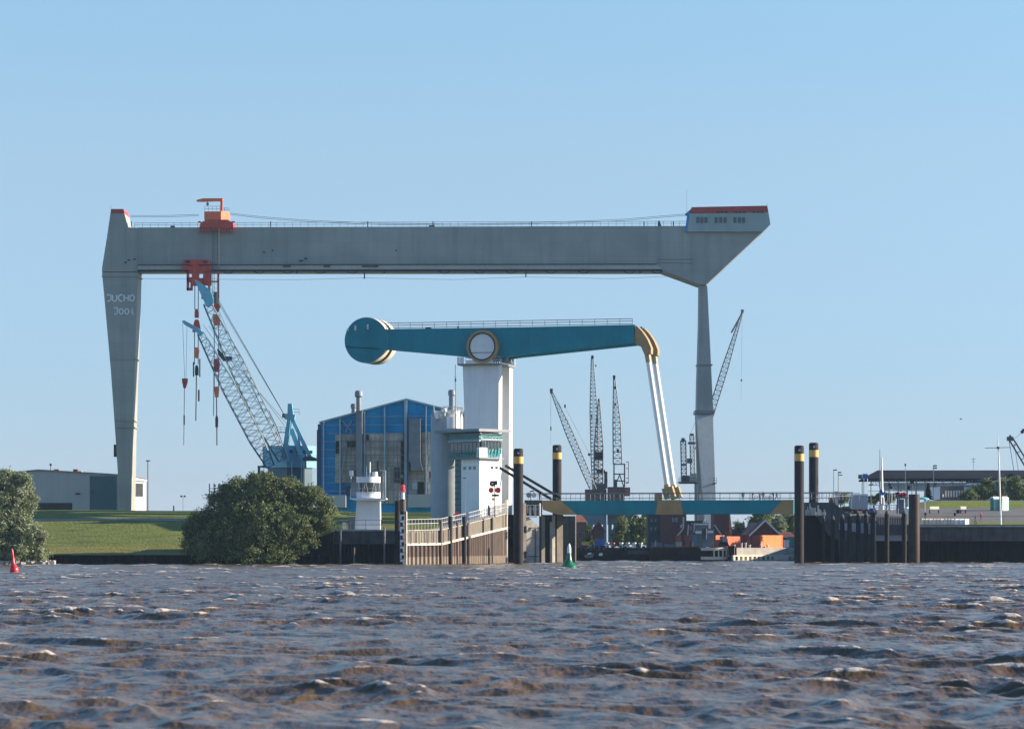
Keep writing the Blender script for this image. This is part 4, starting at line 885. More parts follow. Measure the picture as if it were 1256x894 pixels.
# bank wall
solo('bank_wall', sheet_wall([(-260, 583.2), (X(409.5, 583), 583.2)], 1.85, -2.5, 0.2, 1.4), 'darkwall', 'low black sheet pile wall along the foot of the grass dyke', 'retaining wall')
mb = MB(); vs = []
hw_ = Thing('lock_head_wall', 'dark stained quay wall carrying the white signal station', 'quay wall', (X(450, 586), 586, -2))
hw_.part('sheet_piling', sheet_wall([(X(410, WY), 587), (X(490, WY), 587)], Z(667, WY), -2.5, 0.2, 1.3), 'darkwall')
mb = MB(); mb.pbox(410, 490, 651.2, 667, 586.6, 4); hw_.part('concrete_coping', mb, 'concd')
mb = MB(); mb.pbox(409.5, 490, 649.2, 651.1, 586.3, 14); hw_.part('cap_edge', mb, 'conc')
mb = MB(); mb.railing([P(411, 649.2, 587), P(486, 649.2, 587)], 1.9, 2.6, 0.05); hw_.part('railing', mb, 'raild')
mb = MB(); mb.prism([(X(372, 585), 1.5), (X(409, 585), 1.5), (X(409, 585), Z(652, 585)), (X(396, 585), Z(657, 585)), (X(380, 585), Z(662, 585))], 585.2, 592); solo('wing_wall', mb, 'darkwall', 'black sloping wing wall between the thicket and the lock head', 'wall')
def pole(px, y0, Y, w, m, label, group=None, cat='mooring pile', y1=None, name='mooring_pile', cap=True):
    mb = MB(); r = PX(w/2, Y); mb.lathe((X(px, Y), Y, -2.0 if y1 is None else Z(y1, Y)), [(r, 0), (r, Z(y0, Y)-(-2.0 if y1 is None else Z(y1, Y))-0.15), (r*0.8, Z(y0, Y)-(-2.0 if y1 is None else Z(y1, Y)))], 14)
    return solo(name, mb, m, label, cat, group)
pole(417.5, 650, 584, 3.0, 'slate', 'bluish pile at the left end of the signal station quay wall')
pole(434.5, 671, 584.5, 1.8, 'beige', 'short pale pile in the middle of the dark signal station quay wall')
pole(471.6, 646, 584.5, 2.4, 'beige', 'tall thin pale pile right of the signal station shaft')
pole(487.6, 614, 575, 7.0, 'pile', 'thick black pile carrying nothing, directly left of the checkered gauge board')
mb = MB(); mb.pbox(420, 424.5, 641.5, 650, 590, 0.6); mb.pbox(420, 424.5, 640.6, 641.4, 589.9, 0.8); solo('notice_board', mb, 'white', 'small white notice panel on the quay left of the signal station', 'panel')
gp = Thing('light_beacon', 'slim beacon with a red top mark over a black and white tide gauge board', 'beacon', (X(494, 572), 572, -2))
mb = MB(); mb.cyl((X(494, 572), 572, -2), P(494, 612, 572), PX(3.2, 572), n=16); gp.part('pile', mb, 'pile')
mb = MB(); mb.cyl(P(494, 613, 572), P(494, 627, 572), PX(4.0, 572), n=16); gp.part('pile_collar', mb, 'rust')
bd = MB(); bd.pbox(490.6, 495.8, 631, 691.8, 571.0, 0.18); bo = gp.part('gauge_board', bd, 'white')
mb = MB()
for i, y in enumerate(range(632, 690, 8)): mb.pbox(490.9 if i % 2 else 492.6, 494.0 if i % 2 else 495.6, y+0.6, y+4.6, 570.9, 0.08)
for i, y in enumerate(range(632, 690, 8)): mb.pbox(490.9, 495.6, y+4.8, y+5.6, 570.9, 0.08)
gp.part('gauge_mark', mb, 'dark', bo)
mb = MB(); mb.cyl(P(494, 612, 572), P(494, 603, 572), 0.38, 0.3, 12); gp.part('lamp_column', mb, 'white')
mb = MB(); mb.lathe(P(494, 603.5, 572), [(0.42, 0), (0.5, .1), (0.5, .75), (0.3, .8), (0.3, .9), (0.45, 1.0), (0.42, 1.3), (0.15, 1.5)], 14); gp.part('top_mark', mb, 'redlamp')
mb = MB(); mb.railing([P(489.5, 613, 571), P(497, 613, 571)], 1.6, 0.6, 0.04); gp.part('rail', mb, 'rail')
pole(498.4, 627, 572, 2.0, 'cream', 'thin cream pipe standing beside the tide gauge board', cat='pipe', name='standpipe')

# guide wall with ramped top
lw = Thing('guide_wall', 'curved sunlit lock guide wall of beige boards over rusty sheet piling', 'guide wall', (X(555, 595), 595, -2))
def cwpts(): return [(X(p, Y), Y) for p, Y in CW]
cum = [0]; pp_ = [Vector(q) for q in cwpts()]
for a, b_ in zip(pp_, pp_[1:]): cum.append(cum[-1]+(b_-a).length)
def row_z(rows):     # rows = [(px,row)...] -> z as function of fraction of wall length
    tb = []
    for (p, Yd), c_ in zip(CW, cum):
        y = lerp(rows, p); tb.append((c_/cum[-1], Z(y, Yd)))
    return lambda f: lerp(tb, f)
top = row_z([(485, 651.5), (540, 650), (570, 643.5), (600, 635.5), (622, 629.5)])
midr = row_z([(485, 668), (540, 667), (570, 659.5), (600, 652), (622, 647)])
botr = row_z([(485, 683), (622, 681)])
lw.part('timber_facing', sheet_wall(cwpts(), top, lambda f: midr(f)+0.25, 0.14, 0.9), 'beige')
lw.part('sheet_piling', sheet_wall(cwpts(), lambda f: midr(f)-0.2, botr, 0.34, 1.5), 'brownpile')
lw.part('tidal_zone', sheet_wall(cwpts(), lambda f: botr(f)-0.004, -2.5, 0.36, 1.5), 'tidemark')
def walltrim(off, zf0, zf1, thick):
    mb = MB(); vs = []
    for (p, c_) in zip(pp_, cum):
        i = cum.index(c_); a = pp_[max(i-1, 0)]; b_ = pp_[min(i+1, len(pp_)-1)]; t_ = (b_-a).normalized(); n_ = Vector((t_.y, -t_.x)); f = c_/cum[-1]
        q0 = p+n_*off; q1 = p+n_*(off-thick); vs += [(q0.x, q0.y, zf0(f)), (q0.x, q0.y, zf1(f)), (q1.x, q1.y, zf0(f)), (q1.x, q1.y, zf1(f))]
    fs = []
    for i in range(len(pp_)-1): a = i*4; fs += [(a, a+4, a+5, a+1), (a+1, a+5, a+7, a+3), (a+3, a+7, a+6, a+2), (a, a+2, a+6, a+4)]
    n4 = (len(pp_)-1)*4; fs += [(0, 1, 3, 2), (n4, n4+2, n4+3, n4+1)]
    return mb.add(vs, fs)
lw.part('waling_beam', walltrim(0.55, lambda f: midr(f)-0.18, lambda f: midr(f)+0.22, 1.3), 'cream')
lw.part('coping', walltrim(0.3, lambda f: top(f)+0.01, lambda f: top(f)+0.16, 2.6), 'conc')
mb = MB(); rp_ = [(p.x+0.05, p.y-0.1, top(c_/cum[-1])+0.16) for p, c_ in zip(pp_, cum)]
mb.railing(rp_, 2.1, 1.15, 0.07, (1.0, 0.6)); lw.part('railing', mb, 'rail')
mb = MB()
for k in range(6):
    f = 0.02+0.045*k; s_ = f*cum[-1]
    i = max(j for j in range(len(cum)-1) if cum[j] <= s_); p = pp_[i]+(pp_[i+1]-pp_[i])*((s_-cum[i])/(cum[i+1]-cum[i])); mb.box(p.x-0.1+0.3, p.x+0.12+0.3, p.y-0.75, p.y-0.5, midr(f), top(f)-0.2)
lw.each('ladder_rail', mb, 'cream')
# deck behind the wall top, meeting the terrain
def fender(px, y0, w, m, label, group, d=0.9):
    Yd = lerp([(p, q) for p, q in CW], px)-d; return pole(px, y0, Yd, w, m, label, group, 'fender pile', name='fender_pile')
fg = 'fender piles in front of the guide wall'
fender(541, 638, 3.4, 'rust', 'slim brown fender pile, first one right of the tide gauge', fg)
fender(552.5, 633, 5.0, 'pile', 'thick black fender pile beside the small red box', fg, 1.3)
fender(561, 640, 3.2, 'rust', 'slim brown fender pile between two thick black piles', fg)
fender(569.5, 633, 5.0, 'pile', 'thick black fender pile under the thin lamp post', fg, 1.3)
fender(592.5, 636, 2.6, 'pile', 'thin dark fender pile under the grey post left of the red signals', fg)
fender(602.5, 634, 4.8, 'pile', 'thick black fender pile under the red traffic signals', fg, 1.3)
fender(616.5, 630, 2.8, 'rust', 'slim brown fender pile nearest the tall cream pipe', fg)
pole(621.5, 613, 637, 3.2, 'cream', 'tall cream pipe at the far end of the guide wall', cat='pipe', name='standpipe')
mb = MB(); mb.pbox(557.5, 563.5, 629.5, 634.5, 597.5, 1.0); mb.pbox(559.5, 562, 627.2, 629.4, 597.7, 0.6); mb.cyl(P(557.2, 632, 598), P(556, 632, 598), 0.3, n=10); solo('service_box', mb, 'redlamp', 'small red box on top of the guide wall', 'box')
lamp_mast(571.2, 586, 634, 600, 'thin white lamp post on the guide wall in front of the control tower', [(-1.6, 0.3, 4, 0.8)], 0.09, zb=7.9, cat='lamp post', name='lamp_post', m='white')
ts = Thing('traffic_signal', 'ship traffic signal with two red lenses and a dark ring on a post', 'traffic signal', (X(607, 610), 610, Z(632, 610)))
mb = MB(); mb.cyl(P(607, 634, 610), P(607, 590, 610), 0.12, n=8); ts.part('post', mb, 'dark')
def lens(px, py, r, m, name, Y=609.3):
    mb = MB(); c = P(px, py, Y); mb.cyl(c, c+Vector((0, 0.5, 0)), PX(r, Y), n=18); o = ts.part(name, mb, 'dark' if m == 'white' else 'redlamp')
    m2 = MB(); m2.cyl(c+Vector((0, -0.12, 0)), c+Vector((0, 0.02, 0)), PX(r*0.8 if m != 'white' else r*0.35, Y), n=18); ts.part('lens', m2, m, o)
lens(604, 593, 3.6, 'white', 'ring_lamp'); lens(602.4, 601, 3.3, 'redlamp', 'lamp'); lens(610.8, 601, 3.5, 'redlamp', 'lamp')
mb = MB(); mb.pbox(603, 612, 606, 608.6, 609.4, 0.5); mb.pbox(603.5, 606, 610.5, 613.5, 609.4, 0.3); mb.pbox(606, 610, 589.5, 594.5, 609.8, 0.4); ts.each('board', mb, 'slate')
mb = MB(); mb.pbox(598, 601, 622, 632, 611, 0.5); mb.lathe(P(599.5, 622, 611.25), [(0.25, 0), (0.25, .3), (0.1, .5)], 8); solo('bollard_post', mb, 'duct', 'short grey post on the guide wall left of the red signals', 'post')

# ================================================================ LOCK HEAD BLOCKS (seen right of the first dolphin)
lk = Thing('lock_gate_head', 'pale grey concrete lock head with recessed steel gate leaves under the bridge', 'lock head', (X(660, 655), 655, -2))
def blk(x0, x1, y0, Y, dep, m, name, rz=0, par=None):
    mb = MB(); w_ = X(x1, Y)-X(x0, Y); c = ((X(x0, Y)+X(x1, Y))/2, Y+dep/2, (Z(y0, Y)-2.5)/2); mb.obox(c, (w_/2, dep/2, (Z(y0, Y)+2.5)/2), rz); return lk.part(name, mb, m, par)
def skew(x0, x1, y0, Y, dep, m, name, ang=32, top_=None, par=None):   # a face turned towards the low sun
    xa, xb = X(x0, Y), X(x1, Y+ (X(x1, Y)-X(x0, Y))*math.tan(R(ang))); t_ = math.tan(R(ang)); Yb = Y+(xb-xa)*t_; xb = X(x1, Yb)
    mb = MB(); zt = Z(y0, Y); z2 = Z(top_ or y0, Y)
    vs = [(xa, Y, -2.5), (xb, Yb, -2.5), (xb, Yb+dep, -2.5), (xa, Y+dep, -2.5), (xa, Y, zt), (xb, Yb, z2), (xb, Yb+dep, z2), (xa, Y+dep, zt)]
    mb.add(vs, [(0,3,2,1),(4,5,6,7),(0,1,5,4),(1,2,6,5),(2,3,7,6),(3,0,4,7)]); return lk.part(name, mb, m, par)
blk(622.5, 633, 631, 645, 6, 'darkwall', 'recess_shade')  # solid block, its black colour gives the shade of a recess
skew(640.5, 645.4, 617, 637, 5, 'beige', 'lit_pier_and_edge')  # added strip standing in for the first dolphin's sunlit right edge
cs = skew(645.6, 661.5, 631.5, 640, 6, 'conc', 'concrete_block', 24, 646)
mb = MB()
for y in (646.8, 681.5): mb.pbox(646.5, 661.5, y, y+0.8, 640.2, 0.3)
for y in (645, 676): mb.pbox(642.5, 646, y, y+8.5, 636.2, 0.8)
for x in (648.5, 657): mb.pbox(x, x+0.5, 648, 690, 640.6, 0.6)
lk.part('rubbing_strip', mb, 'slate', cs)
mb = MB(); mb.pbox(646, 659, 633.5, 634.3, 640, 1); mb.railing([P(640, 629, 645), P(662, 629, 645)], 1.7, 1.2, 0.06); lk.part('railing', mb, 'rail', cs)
blk(661.5, 664.2, 629, 650, 6, 'brownpile', 'brown_joint'); skew(664.2, 668.5, 633, 650, 6, 'beige', 'lit_pier_and_edge')
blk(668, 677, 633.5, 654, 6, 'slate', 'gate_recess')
blk(674.5, 677.2, 640, 652, 1.5, 'conc', 'gate_edge'); skew(677.2, 681, 631.8, 652, 6, 'conc', 'lit_pier_and_edge', 36); blk(681, 683, 632, 655, 6, 'brownpile', 'brown_joint')
skew(683, 690.5, 631.8, 654, 6, 'beige', 'lit_pier_and_edge')
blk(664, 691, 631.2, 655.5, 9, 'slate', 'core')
blk(691, 704.5, 634, 690, 8, 'slate', 'far_gate'); skew(704.6, 706.8, 632.5, 690, 3, 'beige', 'lit_pier_and_edge'); blk(690.5, 705.5, 632.6, 689, 0.6, 'concd', 'gate_top')
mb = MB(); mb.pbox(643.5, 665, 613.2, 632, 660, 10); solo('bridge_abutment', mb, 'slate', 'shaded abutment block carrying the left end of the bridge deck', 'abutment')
for x in (640.8, 645.5, 650, 657.5, 663.8): 
    pass
mb = MB()
for x, y0 in ((641.5, 622), (650.5, 622), (656.8, 621), (662, 618)): mb.lathe(P(x, 633, 644), [(0.22, 0), (0.22, PX(633-y0, 644)), (0.1, PX(633-y0, 644)+0.2)], 8)
lk.each('guard_post', mb, 'rail')
t = Thing('deck_signal', 'pair of grey signal discs on a post under the push rods', 'signal', P(651, 632, 648))
mb = MB(); mb.cyl(P(651, 632, 648), P(651, 604, 648), 0.08, n=6); t.part('post', mb, 'dark')
for x, m_ in ((648.5, 'duct'), (654.8, 'rail')):
    mb = MB(); mb.cyl(P(x, 607, 647.5), P(x, 607, 647.9), PX(3.2, 648), n=16); t.part('disc', mb, m_)
mb = MB(); mb.cyl(P(650, 602.5, 648), P(655, 602, 648), 0.15, n=6); t.part('bar', mb, 'dark')
mb = MB(); mb.lathe(P(662, 613, 652), [(0.15, 0), (0.2, 1.0), (0.28, 1.3), (0.12, 1.6)], 8); solo('bollard_post', mb, 'duct', 'small grey post at the left end of the bridge deck', 'post')

# dolphins
def dolphin(px, y0, Y, w, label, yb=(0, 0)):
    t = Thing('mooring_dolphin', label, 'mooring dolphin', (X(px, Y), Y, -2.5), 0, 'tall mooring dolphins at the lock mouth')
    r = PX(w/2, Y); zt = Z(y0, Y)
    mb = MB(); mb.lathe((X(px, Y), Y, -2.5), [(r, 0), (r, zt+2.5-0.45), (r*0.93, zt+2.5-0.15), (r*0.7, zt+2.5)], 32); tb = t.part('tube', mb, 'pile')
    mb = MB(); z1, z0 = Z(yb[0], Y), Z(yb[1], Y); mb.lathe((X(px, Y), Y, z0), [(r+0.03, 0), (r+0.03, z1-z0)], 32); t.part('yellow_band', mb, 'pileband')
    ym = (y0+yb[0])/2+0.6; mb = MB(); x0 = X(px, Y); zz_ = Z(ym+1.3, Y); hh = PX(2.4, Y)
    def g_(a, b_): 
        s = lambda p: (x0+p[0]*hh*0.28, Y-math.sqrt(max(r*r-(p[0]*hh*0.28)**2, 0))-0.05, zz_+p[1]*hh); mb.bar(s(a), s(b_), 0.12, 0.06)
    for o in (-1.3, 0.35): g_((o, 0), (o, 1)); g_((o+1.0, 0), (o+1.0, 1)); g_((o, .5), (o+1.0, .5))
    t.part('number_mark', mb, 'mark')
dolphin(635.8, 550, 600, 11.8, 'thickest black dolphin with yellow band standing before the white pylon', (560, 568.6))
dolphin(683.2, 545.6, 700, 11.0, 'black yellow banded dolphin rising behind the left end of the bridge deck', (555, 563))
dolphin(980.2, 546.2, 618, 11.8, 'shorter left one of the paired yellow banded dolphins right of the bridge', (556.6, 565.4))
dolphin(998, 542.8, 690, 11.6, 'taller rear one of the paired yellow banded dolphins right of the bridge', (552, 560.4))

# ================================================================ SHIPYARD CRANES BEHIND THE BRIDGE
KY = 980.0
def portal(t, x0, x1, y0, y1, Y, m='farblue'):
    for xa, xb, d in ((x0, x0+4.4, 0), (x1-4.4, x1, 0), (x0+6.5, x0+9.5, 9), (x1-9.5, x1-6.5, 9)):
        mb = MB(); mb.pbox(xa, xb, y0, y1, Y+d, 1.4); t.part('portal_leg', mb, m)
    mb = MB(); mb.pbox(x0, x1, y0-4, y0+9, Y-0.2, 10); mb.bar(P(x0+2, y0+24, Y), P(x0+13, y0+8, Y), 1.4, 1); mb.bar(P(x1-2, y0+24, Y), P(x1-13, y0+8, Y), 1.4, 1); t.part('portal_beam', mb, m)
t = Thing('jib_crane', 'slewing crane with a long lattice jib leaning steeply to the left', 'crane', (X(733, KY), KY, 3.3), 0, 'shipyard cranes behind the bridge')
mb = MB(); mb.lattice(P(728, 601, KY), P(676.5, 480, KY), 2.0, 0.6, 24, 0.13, 0.07, wm=2.3); t.part('jib', mb, 'farsteel_l')
mb = MB(); mb.pbox(674.5, 678, 476.5, 482, KY-0.5, 1.0); mb.pbox(692, 694, 496, 500, KY-0.5, 1); t.part('jib_head', mb, 'farsteel')
mb = MB(); mb.pline((675.6, 480), (675.6, 527), KY, 0.05); mb.pline((675.6, 527), (675.4, 545), KY, 0.03); mb.pline((692, 497), (722.5, 556), KY, 0.04); mb.pline((722.5, 559), (738, 584), KY, 0.04); t.part('hoist_rope', mb, 'rope')
mb = MB(); mb.lathe(P(722.8, 559, KY), [(0.2, 0), (0.5, .25), (0.5, .6), (0.2, .9)], 10); mb.pbox(675, 676.4, 523, 528, KY-0.2, 0.4); t.part('hook_ball', mb, 'dark')
mb = MB(); mb.pbox(718, 736, 600, 632, KY, 8); t.part('machine_cabin', mb, 'rust'); portal(t, 713, 744, 634, 668, KY)
t = Thing('jib_crane', 'tallest of the dark lattice cranes with a raised double boom left of the hanger', 'crane', (X(734, KY+30), KY+30, 3.3), 0, 'shipyard cranes behind the bridge')
Y2 = KY+30
mb = MB(); mb.lattice(P(730.5, 600, Y2), P(726.5, 438, Y2), 2.0, 0.7, 34, 0.14, 0.07, wm=2.5); t.part('boom', mb, 'farsteel_l')
mb = MB(); mb.pbox(725.2, 728.2, 436, 440, Y2-0.5, 1.1); mb.pbox(730, 731.6, 447.5, 449.5, Y2-0.4, 0.8); mb.pbox(725, 726.5, 508, 513, Y2-0.4, 0.6); mb.pline((726, 513), (726, 536), Y2, 0.05); t.part('boom_head', mb, 'dark')
mb = MB(); mb.lattice(P(734, 598, Y2-2), P(734.3, 547, Y2-2), 3.0, 3.0, 9, 0.2, 0.11); ms = t.part('mast', mb, 'farsteel')
mb = MB(); mb.lattice(P(734.3, 547, Y2-2), P(734.6, 489, Y2-2), 3.0, 0.4, 10, 0.16, 0.09); t.part('spire', mb, 'farsteel', ms)
mb = MB(); mb.pbox(730, 739, 554, 564, Y2-3, 3); mb.pbox(732, 742, 576, 580, Y2-3, 3); t.part('mast_cabin', mb, 'dark', ms)
mb = MB(); mb.pbox(728, 744, 600, 632, Y2-4, 8); t.part('machine_cabin', mb, 'rust')
mb = MB(); mb.pbox(728, 743, 593, 600, Y2-4.5, 3); mb.pbox(741, 745, 578, 599, Y2-3, 0.3); mb.railing([P(728, 593, Y2-4.5), P(745, 593, Y2-4.5)], 1.4, 1.3, 0.06); t.part('turntable', mb, 'farsteel')
t = Thing('jib_crane', 'dark lattice crane pointing straight up nearest the pale hanger rods', 'crane', (X(759, KY), KY, 3.3), 0, 'shipyard cranes behind the bridge')
mb = MB(); mb.lattice(P(757.6, 569, KY), P(756.4, 518, KY), 2.9, 2.5, 7, 0.16, 0.09); mb.lattice(P(756.4, 518, KY), P(753.4, 463, KY), 2.5, 0.5, 9, 0.15, 0.08); jb = t.part('jib', mb, 'farsteel_l')
mb = MB(); mb.pbox(751.8, 754.8, 460.3, 464.5, KY-0.5, 1); mb.pbox(753, 755.4, 474, 477, KY-0.6, 0.8); mb.pbox(753.4, 755.6, 494.5, 497.5, KY-0.6, 0.8); mb.pbox(756.5, 759.3, 551, 555, KY-1.5, 0.8); mb.pline((754, 497), (755, 545), KY-1.5, 0.07); t.part('jib_head', mb, 'dark', jb)
mb = MB()
for x in (753, 766): mb.pbox(x-0.7, x+0.9, 568.5, 597, KY-1.5, 0.5); mb.pbox(x-0.7, x+0.9, 568.5, 597, KY+2, 0.5)
for y in (568.5, 580.5, 589): mb.pbox(752.3, 767, y, y+1.4, KY-1.6, 0.6)
mb.bar(P(754, 597, KY-1), P(760, 582, KY-1), 0.35, 0.3); mb.bar(P(765, 597, KY-1), P(760, 582, KY-1), 0.35, 0.3); mb.pbox(753, 757, 588, 597, KY, 2)
t.part('tower_frame', mb, 'farsteel'); mb = MB()
for y0 in (566, 574, 586): mb.pbox(768, 771, y0, y0+0.7, KY, 1)
mb.pbox(770.5, 771.2, 566, 592, KY, 0.2); mb.pbox(768, 771, 591, 592.5, KY, 2); t.part('side_gallery', mb, 'farsteel')
mb = MB(); mb.pbox(746, 766, 597, 632, KY-2, 8); cb2 = t.part('machine_cabin', mb, 'rust')
mb = MB(); mb.pbox(766.1, 773, 597.5, 608, KY-2.5, 6); t.part('operator_cab', mb, 'brickl', cb2); portal(t, 746, 775, 634, 668, KY+6)
t = Thing('level_luffing_crane', 'grey crane hidden behind the hinged crane leg with its jib rising to the right', 'crane', (X(858, KY), KY+20, 3.3), 0, 'shipyard cranes behind the bridge')
Y3 = KY+20
mb = MB(); mb.lattice(P(858, 552, Y3), P(910.5, 383, Y3), 3.0, 0.5, 30, 0.14, 0.07, wm=2.1); jb = t.part('jib', mb, 'farsteel_l')
mb = MB(); mb.pline((912, 381), (897, 408), Y3-0.5, 0.3); mb.pbox(909, 912.2, 379.6, 384, Y3-0.5, 1); t.part('jib_head', mb, 'steel', jb)
mb = MB(); mb.pline((910.4, 384), (909.2, 464), Y3, 0.035); mb.pline((872, 470), (846, 534), Y3, 0.05); mb.pline((866, 488), (850, 545), Y3, 0.05); mb.pbox(908.6, 910.2, 465, 467.5, Y3-0.2, 0.5); mb.pline((909.2, 467), (909, 491), Y3, 0.03); t.part('hoist_rope', mb, 'rope')
mb = MB(); mb.lattice(P(839, 590, Y3), P(838, 540, Y3), 1.7, 1.7, 10, 0.15, 0.09); mb.lattice(P(850, 590, Y3), P(848.5, 533, Y3), 1.5, 1.3, 11, 0.13, 0.08); mb.pbox(835.5, 842, 568.5, 571, Y3-1, 2); mb.pbox(844, 853, 542, 544.5, Y3-1, 2); mb.pbox(836, 840, 537, 542, Y3-1, 2); mb.pbox(843, 849, 562, 568, Y3-1, 2); mb.pbox(846.5, 851, 531.5, 534, Y3-1, 2)
t.part('gantry_frame', mb, 'farsteel')
mb = MB(); mb.pbox(832.5, 857, 590.5, 592, Y3-3, 7); mb.railing([P(832.5, 590.5, Y3-3), P(857, 590.5, Y3-3)], 1.4, 1.2, 0.05); mb.pbox(836, 846, 583, 590.4, Y3-2, 3); t.part('deck_platform', mb, 'farsteel')
mb = MB(); mb.pbox(846.8, 856, 580.5, 590.4, Y3-3.2, 3); t.part('operator_cab', mb, 'conc')
mb = MB(); mb.pbox(853, 866, 592, 668, Y3, 6); t.part('tower', mb, 'farsteel_l')
t = Thing('derrick_crane', 'dark derrick crane cut off by the right edge of the photo', 'crane', (X(1262, KY), KY, 10), 0, 'shipyard cranes behind the bridge')
mb = MB(); mb.bar(P(1237, 538, KY), P(1268, 590, KY), 0.45, 0.5); mb.bar(P(1242, 537, KY), P(1272, 585, KY), 0.45, 0.5)
for k in range(1, 6): a_ = k/6.0; mb.line(P(1237+31*a_, 538+52*a_, KY), P(1242+30*a_, 537+48*a_, KY), 0.14)
mb.lattice(P(1266, 640, KY), P(1266, 584, KY), 3.0, 3.0, 8, 0.2, 0.1); t.part('jib', mb, 'farsteel')
mb = MB(); mb.pbox(1235.5, 1243, 535.5, 540.5, KY-0.6, 1.2); mb.pbox(1238, 1240.5, 533.5, 536, KY-0.4, 0.8); t.part('jib_head', mb, 'farsteel')
mb = MB(); mb.pline((1237.6, 540), (1243.5, 577), KY, 0.10); mb.pline((1243.5, 577), (1245, 592), KY, 0.10); mb.pline((1244, 544), (1249, 577), KY, 0.08); mb.pline((1244, 538), (1254, 530), KY, 0.05); mb.pline((1256, 526), (1290, 500), KY, 0.05); t.part('stay_rope', mb, 'rope')
mb = MB(); mb.cyl(P(1253.8, 529.6, KY-0.3), P(1253.8, 529.6, KY+0.3), 0.6, n=12); mb.pbox(1254, 1258, 525.8, 528.5, KY-0.3, 0.6); t.part('pulley', mb, 'dark')

# ================================================================ INNER HARBOUR
IY = 741.0
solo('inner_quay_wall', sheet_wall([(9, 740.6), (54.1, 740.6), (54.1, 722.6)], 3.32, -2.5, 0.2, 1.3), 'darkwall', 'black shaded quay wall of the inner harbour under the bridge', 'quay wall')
iq = Thing('timber_quay', 'sunlit pale concrete quay with square scuppers below the orange container', 'quay wall', (63, 725, -2))
a0, a1 = (54.1, 722.0), (75.4, 738.0)
def along(f): return Vector((a0[0]+(a1[0]-a0[0])*f, a0[1]+(a1[1]-a0[1])*f))
tang = (Vector(a1)-Vector(a0)).normalized(); nrm = Vector((tang.y, -tang.x)); qa = math.atan2(tang.y, tang.x); ql = (Vector(a1)-Vector(a0)).length
def qbox(f0, f1, z0, z1, off, dep, mb):
    c = along((f0+f1)/2)+nrm*(off-dep/2); return mb.obox((c.x, c.y, (z0+z1)/2), (ql*(f1-f0)/2, dep/2, (z1-z0)/2), qa)
iq.part('concrete_face', qbox(0, 1, 1.45, 3.28, 0, 1.5, MB()), 'conc'); iq.part('ledge', qbox(0, 1, 1.15, 1.45, 0.5, 2, MB()), 'cream'); iq.part('lower_face', qbox(0, 1, -2.5, 0.25, 0.6, 2, MB()), 'beige'); iq.part('scupper_shade', qbox(0, 1, 0.25, 1.15, -0.8, 0.7, MB()), 'dark')  # dark back sheet puts the scuppers' shade into its colour
mb = MB()
for k in range(18):
    if 9 <= k <= 11: qbox(k/18+0.0, (k+1)/18, 0.25, 1.15, 0.56, 1.3, mb)
    else: qbox(k/18+0.002, k/18+0.024, 0.25, 1.15, 0.56, 1.3, mb)
iq.each('pillar', mb, 'cream')
mb = MB()
for f, h_ in ((0.03, 0.5), (0.12, 0.9), (0.17, 1.0), (0.22, 0.5), (0.36, 0.5), (0.44, 0.5), (0.9, 1.1)):
    c = along(f); mb.lathe((c.x, c.y+0.6, 3.28), [(0.22, 0), (0.22, h_), (0.35, h_), (0.3, h_+0.25)], 8)
iq.each('bollard', mb, 'rail')
def container(px, Y, L_, H_, W_, ang, m, label, z=3.32, md='containerd'):
    t = Thing('shipping_container', label, 'container', (X(px, Y), Y, z), R(ang), 'containers on the inner quay')
    mb = MB(); mb.box(0, L_, 0.06, W_, 0, H_); t.part('body', mb, md, local=True)  # shaded sides of the container painted dark red
    mb = MB(); n = int(L_/0.3); vs = []; zs = (0.15, H_-0.12)
    for i in range(n*4+1): x = 0.1+(L_-0.2)*i/(n*4); d = (0, 0, .05, .05)[i % 4]; vs += [(x, d, zs[0]), (x, d, zs[1])]
    mb.add(vs, [(2*i, 2*i+2, 2*i+3, 2*i+1) for i in range(n*4)]); t.part('corrugated_side', mb, m, local=True)
    mb = MB()
    for z0, z1 in ((0, 0.15), (H_-0.12, H_+0.02)): mb.box(-0.02, L_+0.02, -0.02, 0.058, z0, z1)
    for x0 in (-0.02, L_-0.1): mb.box(x0, x0+0.12, -0.03, 0.05, 0, H_)
    t.part('frame', mb, m, local=True); return t
container(933, 744, 7.9, 3.1, 2.9, 40, 'container', 'long bright orange container with rust streaks in front of the gabled house')
container(891.5, 741, 4.6, 2.8, 2.6, 40, 'orange', 'smaller plain orange red container at the bow of the moored barge')
container(878, 744, 3.0, 3.1, 2.4, 40, 'orange', 'dull orange container half hidden behind the barge crane stays')
mb = MB(); mb.pbox(957, 974, 661, 670, 750, 3); mb.pbox(966, 974, 658, 661, 751, 2); solo('green_hut', mb, 'greenp', 'dark green hut at the right end of the sunlit quay', 'hut')
mb = MB(); mb.pbox(962, 968, 663, 671, 744, 1.2); mb.pbox(961.5, 968.5, 662, 663, 743.9, 1.4); solo('transformer_box', mb, 'white', 'white cabinet beside the green hut', 'cabinet')

